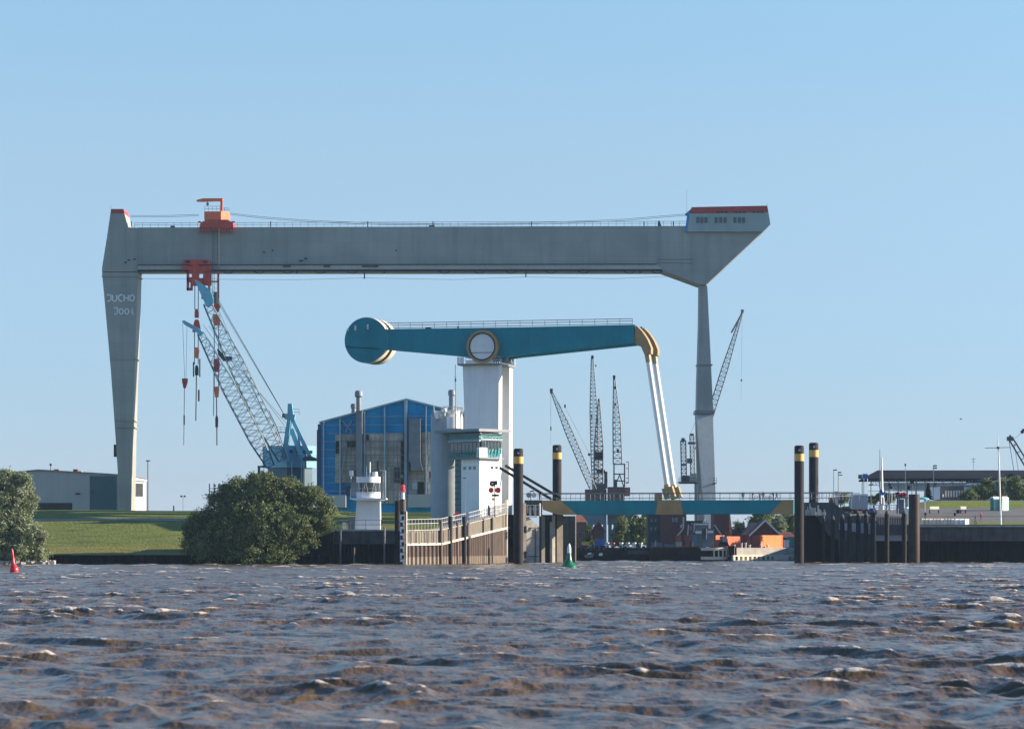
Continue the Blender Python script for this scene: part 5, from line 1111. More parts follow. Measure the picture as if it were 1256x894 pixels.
def house(px0, px1, yr, ye, Y, dep, label, wallm='brickl', roofm='navyroof', gable=True, yb=672, wins=((0.3, 0.5), (0.7, 0.5)), hip=0, trim=False):
    t = Thing('house', label, 'house', (X((px0+px1)/2, Y), Y, 3.3)); x0, x1 = X(px0, Y), X(px1, Y); ze, zr2 = Z(ye, Y), Z(yr, Y)
    xm = (x0+x1)/2
    mb = MB()
    if gable: mb.prism([(x0, 3.3), (x1, 3.3), (x1, ze), (xm, zr2), (x0, ze)], Y, Y+dep)
    else: mb.box(x0, x1, Y, Y+dep, 3.3, ze)
    wl = t.part('wall', mb, wallm); mb = MB()
    if gable:
        o = 0.5; mb.prism([(x0-o, ze-0.4), (xm, zr2+0.05), (x1+o, ze-0.4), (x1+o, ze-0.05), (xm, zr2+0.5), (x0-o, ze-0.05)], Y-0.4, Y+dep+0.4)
    else:
        mb.add([(x0-.4, Y-.4, ze), (x1+.4, Y-.4, ze), (x1+.4, Y+dep+.4, ze), (x0-.4, Y+dep+.4, ze), (x0+hip, Y+dep/2, zr2), (x1-hip, Y+dep/2, zr2)], [(0, 1, 5, 4), (2, 3, 4, 5), (0, 4, 3), (1, 2, 5), (0, 3, 2, 1)])
    rf = t.part('roof', mb, roofm)
    if trim:
        mb = MB(); mb.prism([(x0-.5, ze-0.5), (xm, zr2-0.1), (x1+.5, ze-0.5), (x1+.5, ze+0.1), (xm, zr2+0.55), (x0-.5, ze+0.1)], Y-0.75, Y-0.42); t.part('bargeboard', mb, 'cream', rf)
    for fx, fz in wins:
        mb = MB(); xx = x0+(x1-x0)*fx; z_ = 3.3+(ze-3.3)*fz; mb.box(xx-0.5, xx+0.5, Y-0.06, Y+0.05, z_-0.6, z_+0.6); t.part('window', mb, 'glass', wl)
    return t
house(921, 956, 639, 656, 780, 12, 'red brick house with cream edged gable behind the long orange container', 'brick', 'navyroof', trim=True)
house(911, 944, 640.5, 656, 800, 9, 'dark slate roofed house left of the gabled brick house', 'brick', 'navyroof', gable=False, hip=2.5)
house(897, 912, 648, 660, 815, 8, 'small dark gabled house right of the maroon block', 'brick', 'navyroof')
house(948, 976, 652, 659, 790, 8, 'low brown roofed house under the trees at the right end of the deck', 'brick', 'brick', gable=False, hip=1.0)
house(727, 741, 640, 652, 820, 9, 'small house with a red tiled gable seen between the blue portal legs', 'brick', 'tile', wins=((0.5, 0.4),))
house(703, 719, 628, 640, 830, 9, 'red brick house beside the lock gate under the bridge', 'brickl', 'brickl', gable=False, hip=2, wins=((0.35, 0.6), (0.7, 0.6), (0.5, 0.3)))
def block(px0, px1, y0, Y, dep, m, label, wins, name='warehouse', cat='warehouse'):
    t = Thing(name, label, cat, (X((px0+px1)/2, Y), Y, 3.3)); mb = MB(); mb.box(X(px0, Y), X(px1, Y), Y, Y+dep, 3.3, Z(y0, Y)); wl = t.part('wall', mb, m)
    mb = MB(); mb.box(X(px0, Y)-.2, X(px1, Y)+.2, Y-.2, Y+dep+.2, Z(y0, Y)+0.002, Z(y0, Y)+0.35); t.part('parapet', mb, 'navyroof')
    for (a_, b_, c_, d_) in wins: mb = MB(); mb.pbox(a_, b_, c_, d_, Y-0.08, 0.06); t.part('window', mb, 'duct', wl)
    return t
block(811, 842, 629, 800, 14, 'brick', 'dark red brick warehouse below the middle of the bridge deck', ((824.5, 827, 634.5, 640), (828, 831, 634.5, 640)))
block(795, 811, 631, 805, 12, 'concd', 'grey block left of the dark red warehouse', ((798, 800, 636, 640), (803, 805, 636, 640), (798, 800, 646, 650), (803, 805, 646, 650)))
t = block(875.5, 894.5, 629, 790, 12, 'brick', 'tall maroon block with its sunlit right side painted pink below the bridge deck', (), 'silo_block', 'building')
mb = MB(); mb.pprism([(894.6, 630), (895.6, 630), (899.5, 665), (894.6, 665)], 790, 6); t.part('sunlit_side', mb, 'orange')  # sunlit right side of the block, its light put into orange paint
mb = MB(); mb.pbox(889.5, 894.8, 651.5, 658, 788, 1.5); t.part('sign_board', mb, 'brickl')
t = block(842, 866, 640, 815, 10, 'slate', 'slate grey shed behind the barge wheelhouse', ((846, 849, 645, 650), (853, 856, 645, 650)), 'shed', 'shed')

# barge / dredger
dy = 727.0
t = Thing('work_barge', 'black work barge with pale wheelhouse and a rounded cream bow moored at the inner quay', 'barge', (X(850, dy), dy, 0))
mb = MB(); n = 12; hull = [(X(797, dy), dy-5), (X(874, dy), dy-5)]+[(X(874, dy)+4.4*math.sin(math.pi/2*k/n), dy-5*math.cos(math.pi*k/n*0.5)) for k in range(1, n+1)]+[(X(896, dy)-0.0, dy+1), (X(797, dy), dy+1)]
def extr(mb, pts, z0, z1, s=1.0):
    n = len(pts); vs = [(x, y, z0) for x, y in pts]+[(x, y, z1) for x, y in pts]
    return mb.add(vs, [tuple(range(n-1, -1, -1)), tuple(range(n, 2*n))]+[(i, (i+1) % n, n+(i+1) % n, n+i) for i in range(n)])
t.part('hull', extr(MB(), hull, -0.5, 3.1), 'pile')
mb = MB(); h2 = [(X(858, dy), dy-5.25), (X(874, dy), dy-5.25)]+[(X(874, dy)+4.7*math.sin(math.pi/2*k/n), dy-5.25*math.cos(math.pi*k/n*0.5)) for k in range(1, n+1)]+[(X(858, dy), dy)]
extr(mb, h2, 2.6, 3.35); extr(mb, h2, 0.35, 1.1); t.each('rubbing_band', mb, 'cream')
mb = MB()
for k in range(7):
    a_ = math.pi/2*k/6.3; x_, y_ = X(874, dy)+4.62*math.sin(a_), dy-5.15*math.cos(a_); mb.box(x_-0.16, x_+0.16, y_-0.2, y_+0.1, 1.1, 2.6)
t.each('fender_post', mb, 'cream')
mb = MB(); mb.pbox(797, 872, 669.9, 670.8, dy-5.3, 0.28); t.part('gunwale', mb, 'brickl')
mb = MB(); mb.pbox(852, 869, 641, 648, dy-3, 3); mb.pbox(855, 861, 648, 670, dy-3, 3); mb.pbox(868, 876, 648, 670, dy-3, 3); t.each('wheelhouse', mb, 'farsteel_l')
mb = MB(); mb.pbox(853, 860.5, 651, 654, dy-3.2, 0.3); mb.pbox(868, 875, 650.5, 653.5, dy-3.2, 0.3); mb.pbox(853, 868, 642.3, 643.6, dy-3.2, 0.3); mb.pbox(864.4, 866, 631, 642, dy-2, 0.3); mb.bar(P(862, 642, dy-2), P(866, 633, dy-2), 0.2, 0.2); t.each('white_trim', mb, 'white')
mb = MB(); mb.pbox(849, 856, 655, 670, dy-3.5, 2.5); mb.pbox(861.5, 868, 661, 670, dy-3.2, 2.5); mb.pbox(800, 812, 665, 669.8, dy-3, 2); mb.pbox(815, 828, 667, 669.8, dy-3, 2); t.each('deck_machinery', mb, 'farblue')
mb = MB(); mb.bar(P(831, 657, dy-3), P(838, 648, dy-3), 0.35, 0.35); mb.bar(P(838, 648, dy-3), P(838.5, 634, dy-3), 0.4, 0.35); mb.bar(P(835, 647, dy-3), P(836, 643, dy-3), 0.4, 0.3); mb.bar(P(876, 643, dy-3), P(888, 660, dy-3), 0.25, 0.25); mb.bar(P(843.5, 656, dy-3), P(844.5, 643, dy-3), 0.3, 0.3); mb.bar(P(851, 653, dy-3), P(852, 641, dy-3), 0.25, 0.25); mb.bar(P(848, 641, dy-3), P(852, 645, dy-3), 0.15, 0.2)
t.each('derrick_arm', mb, 'rail')
mb = MB(); mb.pbox(829.5, 835.5, 656.5, 664, dy-3.6, 2); mb.pbox(840, 847.5, 656, 662.5, dy-3.6, 2); mb.pbox(841, 846, 662, 669.8, dy-3.4, 1.6); t.each('winch_housing', mb, 'brickl')
mb = MB(); mb.pbox(829, 836.5, 664, 669.8, dy-3.8, 1.5); mb.pbox(849, 850.5, 665, 669.8, dy-4, 0.5); mb.pprism([(887, 659), (892, 659), (893.5, 667), (887, 667)], dy-2, 1.5); mb.pbox(803.5, 805, 663, 669.8, dy-4, 0.5); t.each('winch_drum', mb, 'conc')
mb = MB(); mb.pprism([(880, 669.8), (883, 664), (892, 664.5), (895, 669.8)], dy-3.5, 2.5); t.part('anchor_gear', mb, 'dark')
mb = MB(); mb.pbox(894, 901, 671, 681, 722, 3); mb.pbox(895, 897, 681, 692, 722, 1); mb.pbox(893.5, 901.5, 669.6, 671, 721.8, 3.4); solo('rubbing_frame', mb, 'dark', 'dark fender frame between the barge bow and the sunlit quay', 'fender')
# second hull under left half of the bridge
t = Thing('pontoon', 'low dark pontoon with clutter moored left under the bridge', 'pontoon', (X(760, 728), 728, 0))
mb = MB(); mb.pprism([(708, 675), (800, 673.5), (800, 692), (712, 692)], 728, 6); t.part('hull', mb, 'pile')
mb = MB(); mb.pbox(770, 796, 674.5, 679.5, 727.8, 0.15); t.part('hull_plate', mb, 'slate'); mb = MB()
for k in range(16): mb.pbox(712+k*5.4, 714+k*5.4+(k % 3), 671.5-(k*7 % 4), 675.5, 729, 1.2)
t.each('deck_clutter', mb, 'concd')
t = Thing('small_boat', 'small white boat lying at the dark pontoon behind the green buoy', 'boat', (X(722, 722), 722, 0))
mb = MB(); mb.pprism([(716.5, 680.5), (729, 678.5), (727, 684), (718, 684)], 722, 1.6); t.part('hull', mb, 'farsteel_l'); mb = MB(); mb.pprism([(720, 680.4), (721.5, 677.8), (725, 677.6), (726.5, 680)], 722.2, 1.2); t.part('cabin', mb, 'white')
mb = MB(); mb.pprism([(734, 680.5), (735.5, 678), (739, 678), (739.5, 680.5), (738, 681.5), (735.5, 681.5)], 727.2, 0.5); solo('white_fender', mb, 'white', 'white round fender hanging on the side of the dark pontoon', 'fender')
t = Thing('excavator', 'yellow excavator working on the inner quay behind the green buoy', 'excavator', (X(720, 746), 746, 3.3))
mb = MB(); mb.pbox(714, 722, 664, 668.5, 745, 2); t.part('body', mb, 'yellow'); mb = MB(); mb.pbox(717.5, 721, 660.5, 664, 745, 1.5); t.part('cab', mb, 'dark'); mb = MB(); mb.bar(P(722, 666, 745.5), P(727, 661.5, 745.5), 0.4, 0.3); mb.bar(P(727, 661.5, 745.5), P(729, 668, 745.5), 0.35, 0.3); t.part('boom', mb, 'yellow'); mb = MB(); mb.pbox(713, 723, 668.5, 671, 744.8, 2.4); t.part('track', mb, 'dark')
t = Thing('gangway_frame', 'white tubular frame standing on the pontoon right of the green buoy', 'frame', P(702, 676, 724))
mb = MB()
for x in (693.5, 700.5, 705.5): mb.pline((x, 671), (x, 692), 724, 0.08)
for y in (672, 678.5): mb.pline((693.5, y), (705.5, y), 724, 0.08)
t.part('tube', mb, 'white')
mb = MB()
for i, (x, m_) in enumerate(((762, 'white'), (778, 'white'), (752, 'redroof'), (745, 'rail'), (770, 'rail'), (786, 'rail'))):
    q = MB(); q.lathe(P(x, 671, 742), [(0.4, 0), (0.4, 0.9), (0.55, 0.9), (0.5, 1.2)], 10); solo('quay_bollard', q, m_, ('white bollard nearest the blue portal leg on the inner quay', 'white bollard on the inner quay by the grass patch', 'red bollard on the inner quay under the deck', 'grey bollard left of the red one on the inner quay', 'grey bollard between the two white ones', 'grey bollard nearest the grey block')[i], 'bollard', 'bollards on the inner quay')
strip('grass_patch', 752, 790, 27, 40, lambda x, Y: 3.32+0.0*(Y), 'grassr', 10, 0.02)
t = Thing('van', 'dark blue van parked behind the pontoon under the bridge', 'van', (X(735, 744), 744, 3.3))
mb = MB(); mb.pprism([(729.5, 670.5), (729.5, 663.5), (731.5, 660.5), (741, 660.5), (741, 670.5)], 743.5, 2); t.part('body', mb, 'bluesign'); mb = MB(); mb.pbox(730.5, 734, 662, 665, 743.42, 0.06); t.part('window', mb, 'glass')
for x in (732, 738.5): mb = MB(); mb.cyl(P(x, 670.2, 743.3), P(x, 670.2, 743.6), 0.35, n=12); t.part('wheel', mb, 'dark')

# ================================================================ RIGHT HAND QUAY
mb = MB(); RQ = 650.0
rq = Thing('river_quay_wall', 'long dark river quay wall on the right, upper half grey, lower half black', 'quay wall', (X(1190, RQ), RQ, -2))
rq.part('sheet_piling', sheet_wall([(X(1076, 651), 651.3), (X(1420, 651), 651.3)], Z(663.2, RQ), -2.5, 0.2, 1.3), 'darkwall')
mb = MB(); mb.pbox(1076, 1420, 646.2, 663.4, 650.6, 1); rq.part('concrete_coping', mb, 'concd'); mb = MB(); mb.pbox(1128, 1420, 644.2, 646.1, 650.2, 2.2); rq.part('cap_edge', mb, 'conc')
aw = Thing('approach_wall', 'dark stepped approach wall behind the row of black piles', 'wall', (X(1030, 655), 655, -2))
mb = MB(); mb.pprism([(986, 692), (986, 632), (993, 628), (1010, 640), (1028, 655), (1030, 692)], 652, 5); aw.part('sloping_wall', mb, 'darkwall')
mb = MB(); mb.pprism([(1003, 634), (1014, 639), (1030, 650.5), (1030, 663), (1016, 656)], 651.6, 0.4); aw.part('sloping_beam', mb, 'slate')
mb = MB(); mb.pprism([(1006, 692), (1006, 648), (1036, 650), (1077, 657), (1077, 692)], 657, 5); aw.part('rear_wall', mb, 'slate')
mb = MB(); mb.pbox(1030, 1076, 641.5, 662, 658, 1); aw.part('upper_wall', mb, 'greyconc')
tf = Thing('timber_fender', 'slatted blue grey fender wall behind the last black piles', 'fender wall', (X(1092, 648), 648, 0))
mb = MB()
for k in range(18): mb.pbox(1075+k*2.1, 1076.5+k*2.1, 634.5, 656, 648, 0.3)
tf.part('slat', mb, 'slate'); mb = MB(); mb.pbox(1074, 1113, 633.5, 635.2, 647.8, 1); mb.pbox(1074, 1113, 655, 663, 648.4, 2); tf.part('rail', mb, 'greyconc')
mb = MB(); mb.pprism([(988, 616), (1022, 616), (1030, 622), (1042, 632), (1070, 634), (1076, 640), (1076, 650), (1030, 650), (1006, 636), (988, 631)], 661, 25); solo('approach_ramp', mb, 'concd', 'dark concrete ramp leading from the bridge deck down to the right quay', 'ramp')
pt = ('first from the left', 'second from the left', 'third from the left', 'fourth from the left', 'fifth from the left', 'sixth from the left', 'seventh from the left', 'standing alone before the slatted wall', 'last one, nearest the big brown pile')
for i, (x, y0, wd) in enumerate(((1010.2, 631.5, 4.0), (1021.7, 632.5, 4.6), (1033, 630.5, 5.6), (1042, 629, 5.6), (1052.8, 628, 5.8), (1062.2, 628, 5.8), (1070.6, 624.5, 6.2), (1087.8, 626, 5.6), (1109, 626, 6.2))):
    Yp = 642+(i % 3)*0.8; t = Thing('fender_pile', 'black quay pile right of the dolphins, '+pt[i], 'fender pile', (X(x, Yp), Yp, -2.5), 0, 'row of black fender piles on the right')
    r = PX(wd/2, Yp); hh = Z(y0+4, Yp)+2.5; mb = MB(); mb.lathe((X(x, Yp), Yp, -2.5), [(r, 0), (r, hh)], 16); t.part('pile', mb, 'pile')
    mb = MB(); mb.lathe((X(x, Yp), Yp, -2.5+hh), [(r*0.95, 0), (r*0.75, 0.4), (r*0.3, 0.75)], 12); t.part('cap', mb, 'slate')
t = Thing('mooring_dolphin', 'big plain brown steel pile with a rust streaked sunlit side, no yellow band', 'mooring dolphin', (X(1121.3, 641), 641, -2.5))
r = PX(6.9, 641); mb = MB(); mb.lathe((X(1121.3, 641), 641, -2.5), [(r, 0), (r, Z(606, 641)+2.4), (r*0.95, Z(606, 641)+2.5)], 32); t.part('tube', mb, mat('rusty brown steel', (0.045, 0.03, 0.026), 0.6, 0.25, 0.5, 0.5, (0.015, 0.014, 0.016), stretch=0.1, spec=0.12))
def fence_line(x0, x1, y, Y, name, label, h_=1.6, step=2.6, m='raild', cat='railing', zb=None):
    mb = MB(); mb.railing([P(x0, y, Y), P(x1, y, Y)], h_, step, 0.05, (1.0,)); mb2 = mb; return solo(name, mb2, m, label, cat)
fence_line(1129, 1400, 644.2, 650.6, 'quay_railing', 'thin grey railing along the top of the right quay wall', 2.0, 6.0)
for i, (x0, x1, mm, lb) in enumerate(((1130.5, 1144.5, 'cream', 'pale barrier panel next to the big brown pile'), (1145.5, 1158, 'cream', 'beige barrier panel, second from the big brown pile'), (1159.5, 1170.5, 'cream', 'beige barrier panel, third from the big brown pile'), (1171.5, 1189, 'white', 'widest and whitest barrier panel left of the strollers'))):
    mb = MB(); a_ = R(38); x_ = X(x0, 652.5); w_ = X(x1, 652.5)-x_
    for k in range(3):
        xx = x_+w_*k/3; mb.obox((xx+w_/6, 652.8, Z(644, 652)+0.72), (w_/6*1.05, 0.12, 0.72), R(28))
    solo('concrete_barrier', mb, mm, lb, 'barrier', 'pale barrier panels behind the quay railing')
mb = MB(); mb.pbox(1190, 1400, 636.5, 644.5, 653.4, 0.3); 
strip('grass_verge', 652.2, 664, X(1189, 652), 300, zr, 'grassr', 30, 0.03)
t = Thing('signal_mast', 'tall white mast with a thin horizontal yard near the portable toilets', 'mast', P(1227, 644, 652))
mb = MB(); mb.cyl(P(1227.6, 644, 652), P(1225, 560, 652), 0.22, 0.16, 10); mb.cyl(P(1225, 560, 652), P(1223.8, 536, 652), 0.14, 0.08, 8); ml = t.part('mast', mb, 'white')
mb = MB(); mb.pline((1208, 549.4), (1240, 548.6), 652, 0.07); mb.pbox(1222.8, 1225.8, 547.6, 550.4, 651.8, 0.4); t.part('yard', mb, 'raild', ml)
for i, (x0, x1, lb) in enumerate(((1214.6, 1226.2, 'left, wider looking one of the two green portable toilets'), (1227.4, 1237.2, 'right one of the two green portable toilets'))):
    Yt = 700; f2 = Frame(x0+ (3.9 if i == 0 else 1.6), Yt, R(-40)); t = Thing('portable_toilet', lb, 'portable toilet', (f2.ox, Yt, 12.0), R(-40), 'green portable toilets')
    ua = f2.uz(x0, 620)[0]; vb = flank_v(f2, x1); hh = Z(610.8, Yt)-12.0
    mb = MB(); mb.box(ua, 0, 0.02, vb, 0, hh); t.part('cabin', mb, 'greenp', local=True)
    mb = MB(); mb.box(0.0, 0.05, 0.12, vb-0.12, 0.15, hh-0.15); t.part('door', mb, 'greenl', local=True)
    mb = MB(); quadbox(mb, (ua-0.08, 0.1, -0.05, vb+0.08, hh), (ua+0.25, -0.2, 0.3, vb-0.25, hh+0.38)); t.part('roof', mb, 'white', local=True)
def bench(x0, x1, y0, y1, Y, label):
    t = Thing('park_bench', label, 'bench', P((x0+x1)/2, y1, Y), 0, 'pale benches on the quay road')
    mb = MB(); mb.pbox(x0, x1, y0+3.4, y0+4.4, Y-0.5, 1.0); t.part('seat', mb, 'cream')
    mb = MB(); mb.obox(P((x0+x1)/2, y0+1.6, Y+0.1), (PX((x1-x0)/2, Y), 0.1, PX(1.7, Y)), R(22)); t.part('backrest', mb, 'cream')
    for x in (x0+1, x1-1): mb = MB(); mb.pbox(x-0.4, x+0.4, y0+4.4, y1, Y-0.4, 0.8); t.part('leg', mb, 'dark')
bench(1139.5, 1152.5, 621, 629.4, 690, 'longer pale bench right of the teal parasol')
bench(1177.5, 1185.5, 621, 629.4, 692, 'shorter pale bench standing alone on the quay road')
mb = MB(); mb.pbox(1173.5, 1177, 625, 629, 691, 0.8); mb.lathe(P(1171.5, 632.5, 680), [(0.3, 0), (0.35, 0.5), (0.2, 0.7)], 8); solo('litter_bin', mb, 'dark', 'dark litter bin left of the shorter bench', 'litter bin')
t = Thing('parasol', 'teal topped parasol on a thin pole behind the big brown pile', 'parasol', P(1134.4, 629, 688))
mb = MB(); mb.cyl(P(1134.4, 629, 688), P(1134.4, 612, 688), 0.09, n=8); t.part('pole', mb, 'rail'); mb = MB(); mb.lathe(P(1133, 612.4, 688), [(1.35, 0), (1.2, 0.25), (0.6, 0.5), (0.1, 0.62)], 14); t.part('canopy', mb, mat('teal parasol cloth', (0.12, 0.5, 0.5), 0.8))
# things left of the big pile
t = Thing('box_trailer', 'grey white box trailer parked on the bridge approach', 'trailer', P(1055, 629, 690))
Yv = 690; mb = MB(); mb.pbox(1044.5, 1064.5, 606.5, 624.5, Yv, 6); bx = t.part('box', mb, 'greyconc'); mb = MB(); mb.pbox(1044.2, 1064.8, 605.6, 607.4, Yv-0.1, 6.2); mb.pbox(1044.2, 1045.2, 607, 625, Yv-0.1, 0.2); t.part('trim', mb, 'white', bx)
mb = MB(); mb.pbox(1044, 1065, 624.6, 626.4, Yv+0.2, 5); t.part('chassis', mb, 'dark'); mb = MB(); mb.pbox(1049.5, 1052.5, 624.8, 626.2, Yv, 0.2); mb.pbox(1057, 1061, 624.8, 626.2, Yv, 0.2); t.each('tail_lamp', mb, 'redlamp')
for x in (1049, 1060): mb = MB(); mb.cyl(P(x, 627.5, Yv+0.3), P(x, 627.5, Yv+0.7), 0.5, n=14); t.part('wheel', mb, 'dark')
def car(x0, x1, yb, Y, m, label):
    t = Thing('parked_car', label, 'car', P((x0+x1)/2, yb, Y), 0, 'cars parked on the right quay'); w_ = x1-x0
    mb = MB(); mb.pprism([(x0, yb-1.2), (x0, yb-4.2), (x0+w_*.12, yb-5), (x0+w_*.28, yb-7.6), (x0+w_*.72, yb-7.8), (x0+w_*.88, yb-5), (x1, yb-4.4), (x1, yb-1.2)], Y, 1.8); t.part('body', mb, m)
    mb = MB(); mb.pprism([(x0+w_*.2, yb-5.1), (x0+w_*.31, yb-7.2), (x0+w_*.7, yb-7.3), (x0+w_*.81, yb-5.1)], Y-0.03, 1.86); t.part('window', mb, 'glass')
    for x in (x0+w_*.2, x0+w_*.8): mb = MB(); mb.cyl(P(x, yb-1.4, Y-0.05), P(x, yb-1.4, Y+1.85), 0.32, n=14); t.part('wheel', mb, 'dark')
car(1030, 1045, 628.5, 686, 'dark', 'dark car parked left of the box trailer'); car(1009, 1021, 626, 700, 'slate', 'slate coloured car on the approach right of the paired dolphins')
car(1064, 1076, 631, 682, 'bluesign', 'dark blue car right of the box trailer, behind the black piles')
hy = [(-1.4, 0.4, 4.6, 1.3)]
lamp_mast(1022.6, 576, 628, 700, 'left street lamp right of the paired dolphins', [(1.8, 0.3, 4.2, 1.3)], 0.1, zb=11, cat='street lamp', name='street_lamp')
lamp_mast(1028.2, 579, 628, 690, 'right, slightly shorter street lamp with a drooping head', [(1.6, 0.4, 3.8, 1.5), (2.8, 3.6, 4.4, 1.0)], 0.1, zb=11, cat='street lamp', name='street_lamp')
lamp_mast(1068.2, 594, 628, 700, 'short street lamp just right of the box trailer', [(0, 0.4, 5, 1.4)], 0.1, zb=11, cat='street lamp', name='street_lamp')
lamp_mast(1110.4, 569, 620, 760, 'slender lamp pole in front of the long roof', [(0, 1, 1.6, 3.0)], 0.08, zb=15, cat='lamp post', name='lamp_post')
lamp_mast(1144.8, 570.5, 615, 742, 'dark camera mast with stacked floodlights right of the fir', [(2.4, 0.6, 3.4, 1.6), (2.6, 3.4, 3.2, 1.6), (2.6, 23, 3.2, 1.8), (2.4, 26, 3.0, 1.4)], 0.13, zb=15, m='farsteel')
lamp_mast(1194, 561, 590, 1300, 'distant cross armed pole above the long roof', [(0, 2.0, 4.5, 0.5), (0, 5, 3.4, 0.5)], 0.12, cat='pole', name='utility_pole')
lamp_mast(1118.5, 589, 612, 680, 'dark round headed signal rising from behind the big brown pile', [(0, 1, 5.2, 5.5), (-4.0, 9, 3.8, 5.0)], 0.1, zb=10, cat='signal', name='signal_post', m='farsteel')
lamp_mast(1091, 593.5, 628, 700, 'post with dark leaning signal heads left of the flower stand', [(0, 1, 3.2, 3.0), (2, 4.4, 3.0, 3.0)], 0.14, zb=11, cat='signal', name='signal_post')
t = Thing('flag_mast', 'tall thin dark pole beside the white obelisk shaped post', 'mast', (X(1079.2, 720), 720, 14)); mb = MB(); mb.cyl((X(1079.2, 720), 720, 13), P(1079.2, 551, 720), 0.12, 0.06, 8); t.part('pole', mb, 'farsteel'); mb = MB(); mb.cyl(P(1079.2, 598, 720), P(1079.2, 590, 720), 0.2, 0.2, 8); t.part('sleeve', mb, 'steel')
t = Thing('tapered_post', 'white tapering post rising in front of the long roof', 'post', (X(1081.8, 716), 716, 13)); mb = MB(); mb.cyl((X(1082.2, 716), 716, 12.5), P(1081.4, 561, 716), 0.42, 0.16, 12); t.part('shaft', mb, 'white'); mb = MB(); mb.cyl(P(1082.2, 619, 716), P(1082.2, 610, 716), 0.6, 0.5, 12); t.part('plinth', mb, 'conc')
t = Thing('road_sign', 'blue direction sign board on two posts left of the long roof', 'road sign', P(1060, 626, 705))
mb = MB(); mb.pbox(1058, 1064.4, 581, 587.5, 705, 0.2); t.part('board', mb, 'bluesign'); mb = MB(); mb.pbox(1053, 1057.6, 582, 587, 705.3, 0.6); t.part('box', mb, 'farsteel')
for x in (1059.5, 1064): mb = MB(); mb.pline((x, 587), (x, 627), 705, 0.1); t.part('post', mb, 'rail')
t = Thing('road_sign', 'blue triangular sail like sign by the tapered white post', 'road sign', P(1080.6, 612, 708)); mb = MB(); mb.pprism([(1078, 607.5), (1080.2, 599), (1084, 604.5), (1083.5, 607.5)], 708, 0.15); t.part('board', mb, 'bluesign'); mb = MB(); mb.pline((1081, 607), (1081, 618), 708, 0.12); t.part('post', mb, 'white')
mb = MB(); c = P(1094, 598.5, 700); mb.cyl(c, c+Vector((0, 0.2, 0)), 0.45, n=14); mb.line(c+Vector((0, 0.1, 0)), P(1094, 626, 700), 0.06); solo('round_mirror', mb, 'white', 'white round road mirror right of the leaning signal heads', 'mirror')
t = Thing('barrier_gate', 'white double rail barrier across the grass left of the flower stand', 'barrier', P(1083, 628, 684))
for y in (619.5, 622.5): mb = MB(); mb.pbox(1065, 1100.5, y-0.45, y+0.45, 684, 0.15); t.part('rail', mb, 'white')
for x in (1066, 1078, 1099.5): mb = MB(); mb.pbox(x-0.5, x+0.5, 619, 629, 684.2, 0.2); t.part('post', mb, 'white')
t = Thing('flower_stand', 'raised planter frame with dark red flowers beside the big brown pile', 'planter', P(1105, 630, 682))
mb = MB(); mb.pbox(1098.8, 1114, 609.5, 611.2, 682, 1.6); t.part('tray', mb, 'greenp')
for x in (1100.5, 1103.5, 1111): mb = MB(); mb.pbox(x-0.5, x+0.5, 611, 630, 682.2, 0.25); t.part('leg', mb, 'slate')
mb = MB(); mb.pbox(1103, 1109, 612, 630, 683, 1); t.part('cabinet', mb, 'duct')
rnd = random.Random(3); mb = MB()
for k in range(60): px_, py_ = rnd.uniform(1099.5, 1111), 609.5-abs(rnd.gauss(0, 1))*2.4; mb.obox(P(px_, py_, 682.5+rnd.uniform(0, 1)), (0.22, 0.2, 0.2), rnd.uniform(0, 3))
t.part('flowers', mb, 'plum')
mb = MB(); mb.pbox(1110.5, 1114.5, 623.5, 630.5, 679, 0.8); mb.lathe(P(1112.5, 623.5, 679.4), [(0.4, 0), (0.3, .3), (0.1, .4)], 10); solo('white_bin', mb, 'white', 'white bin at the foot of the flower stand', 'bin')
t = Thing('shelter', 'small shelter with brown back and white posts under the left end of the long roof', 'shelter', P(1091, 613, 740))
mb = MB(); mb.pbox(1084, 1099, 604.5, 606, 739, 3); t.part('roof', mb, 'duct'); mb = MB(); mb.pbox(1085, 1096, 606.5, 614, 741, 0.3); t.part('back_panel', mb, 'rust')
for x in (1084.6, 1089, 1098): mb = MB(); mb.pbox(x-0.6, x+0.6, 606, 614.5, 739.2, 0.3); t.part('post', mb, 'white')
mb = MB(); mb.pbox(1066, 1076, 608, 611, 735, 4); mb.pbox(1066, 1067, 611, 616, 735, 0.4); mb.pbox(1075, 1076, 611, 616, 735, 0.4); solo('dark_canopy', mb, 'dark', 'small dark canopy right of the box trailer', 'canopy')
mb = MB(); mb.pprism([(1024, 604), (1028, 604), (1029, 627), (1026, 627)], 695, 0.8); mb.pbox(1023.6, 1028.4, 602.5, 604, 694.9, 1); solo('white_pillar', mb, 'white', 'short white pillar below the two street lamps', 'pillar')
t = Thing('approach_railing', 'dark railing continuing from the bridge deck past the paired dolphins', 'railing', P(1020, 613, 668)); mb = MB(); mb.railing([P(1001, 614, 668), P(1046, 612.5, 690)], 1.7, 2.2, 0.06); t.part('rail', mb, 'steel')
t = Thing('hut', 'dark brown hut between the two street lamps and the ramp', 'hut', P(1023, 628, 712)); mb = MB(); mb.pbox(1018, 1028, 612, 628, 712, 3); t.part('wall', mb, 'rust'); mb = MB(); mb.pbox(1017.5, 1028.5, 610.8, 612, 711.8, 3.4); t.part('roof', mb, 'dark')
rnd = random.Random(5); mb = MB()
for k in range(26):
    x_ = rnd.uniform(988, 1012); mb.pbox(x_, x_+rnd.uniform(.8, 2), 631-rnd.uniform(2, 14)*(1 if x_ < 1003 else .5), 632, 650+rnd.uniform(0, 2), 0.4)
solo('mooring_fittings', mb, 'rail', 'cluster of pale bollards and fittings at the foot of the rear dolphin', 'fittings')
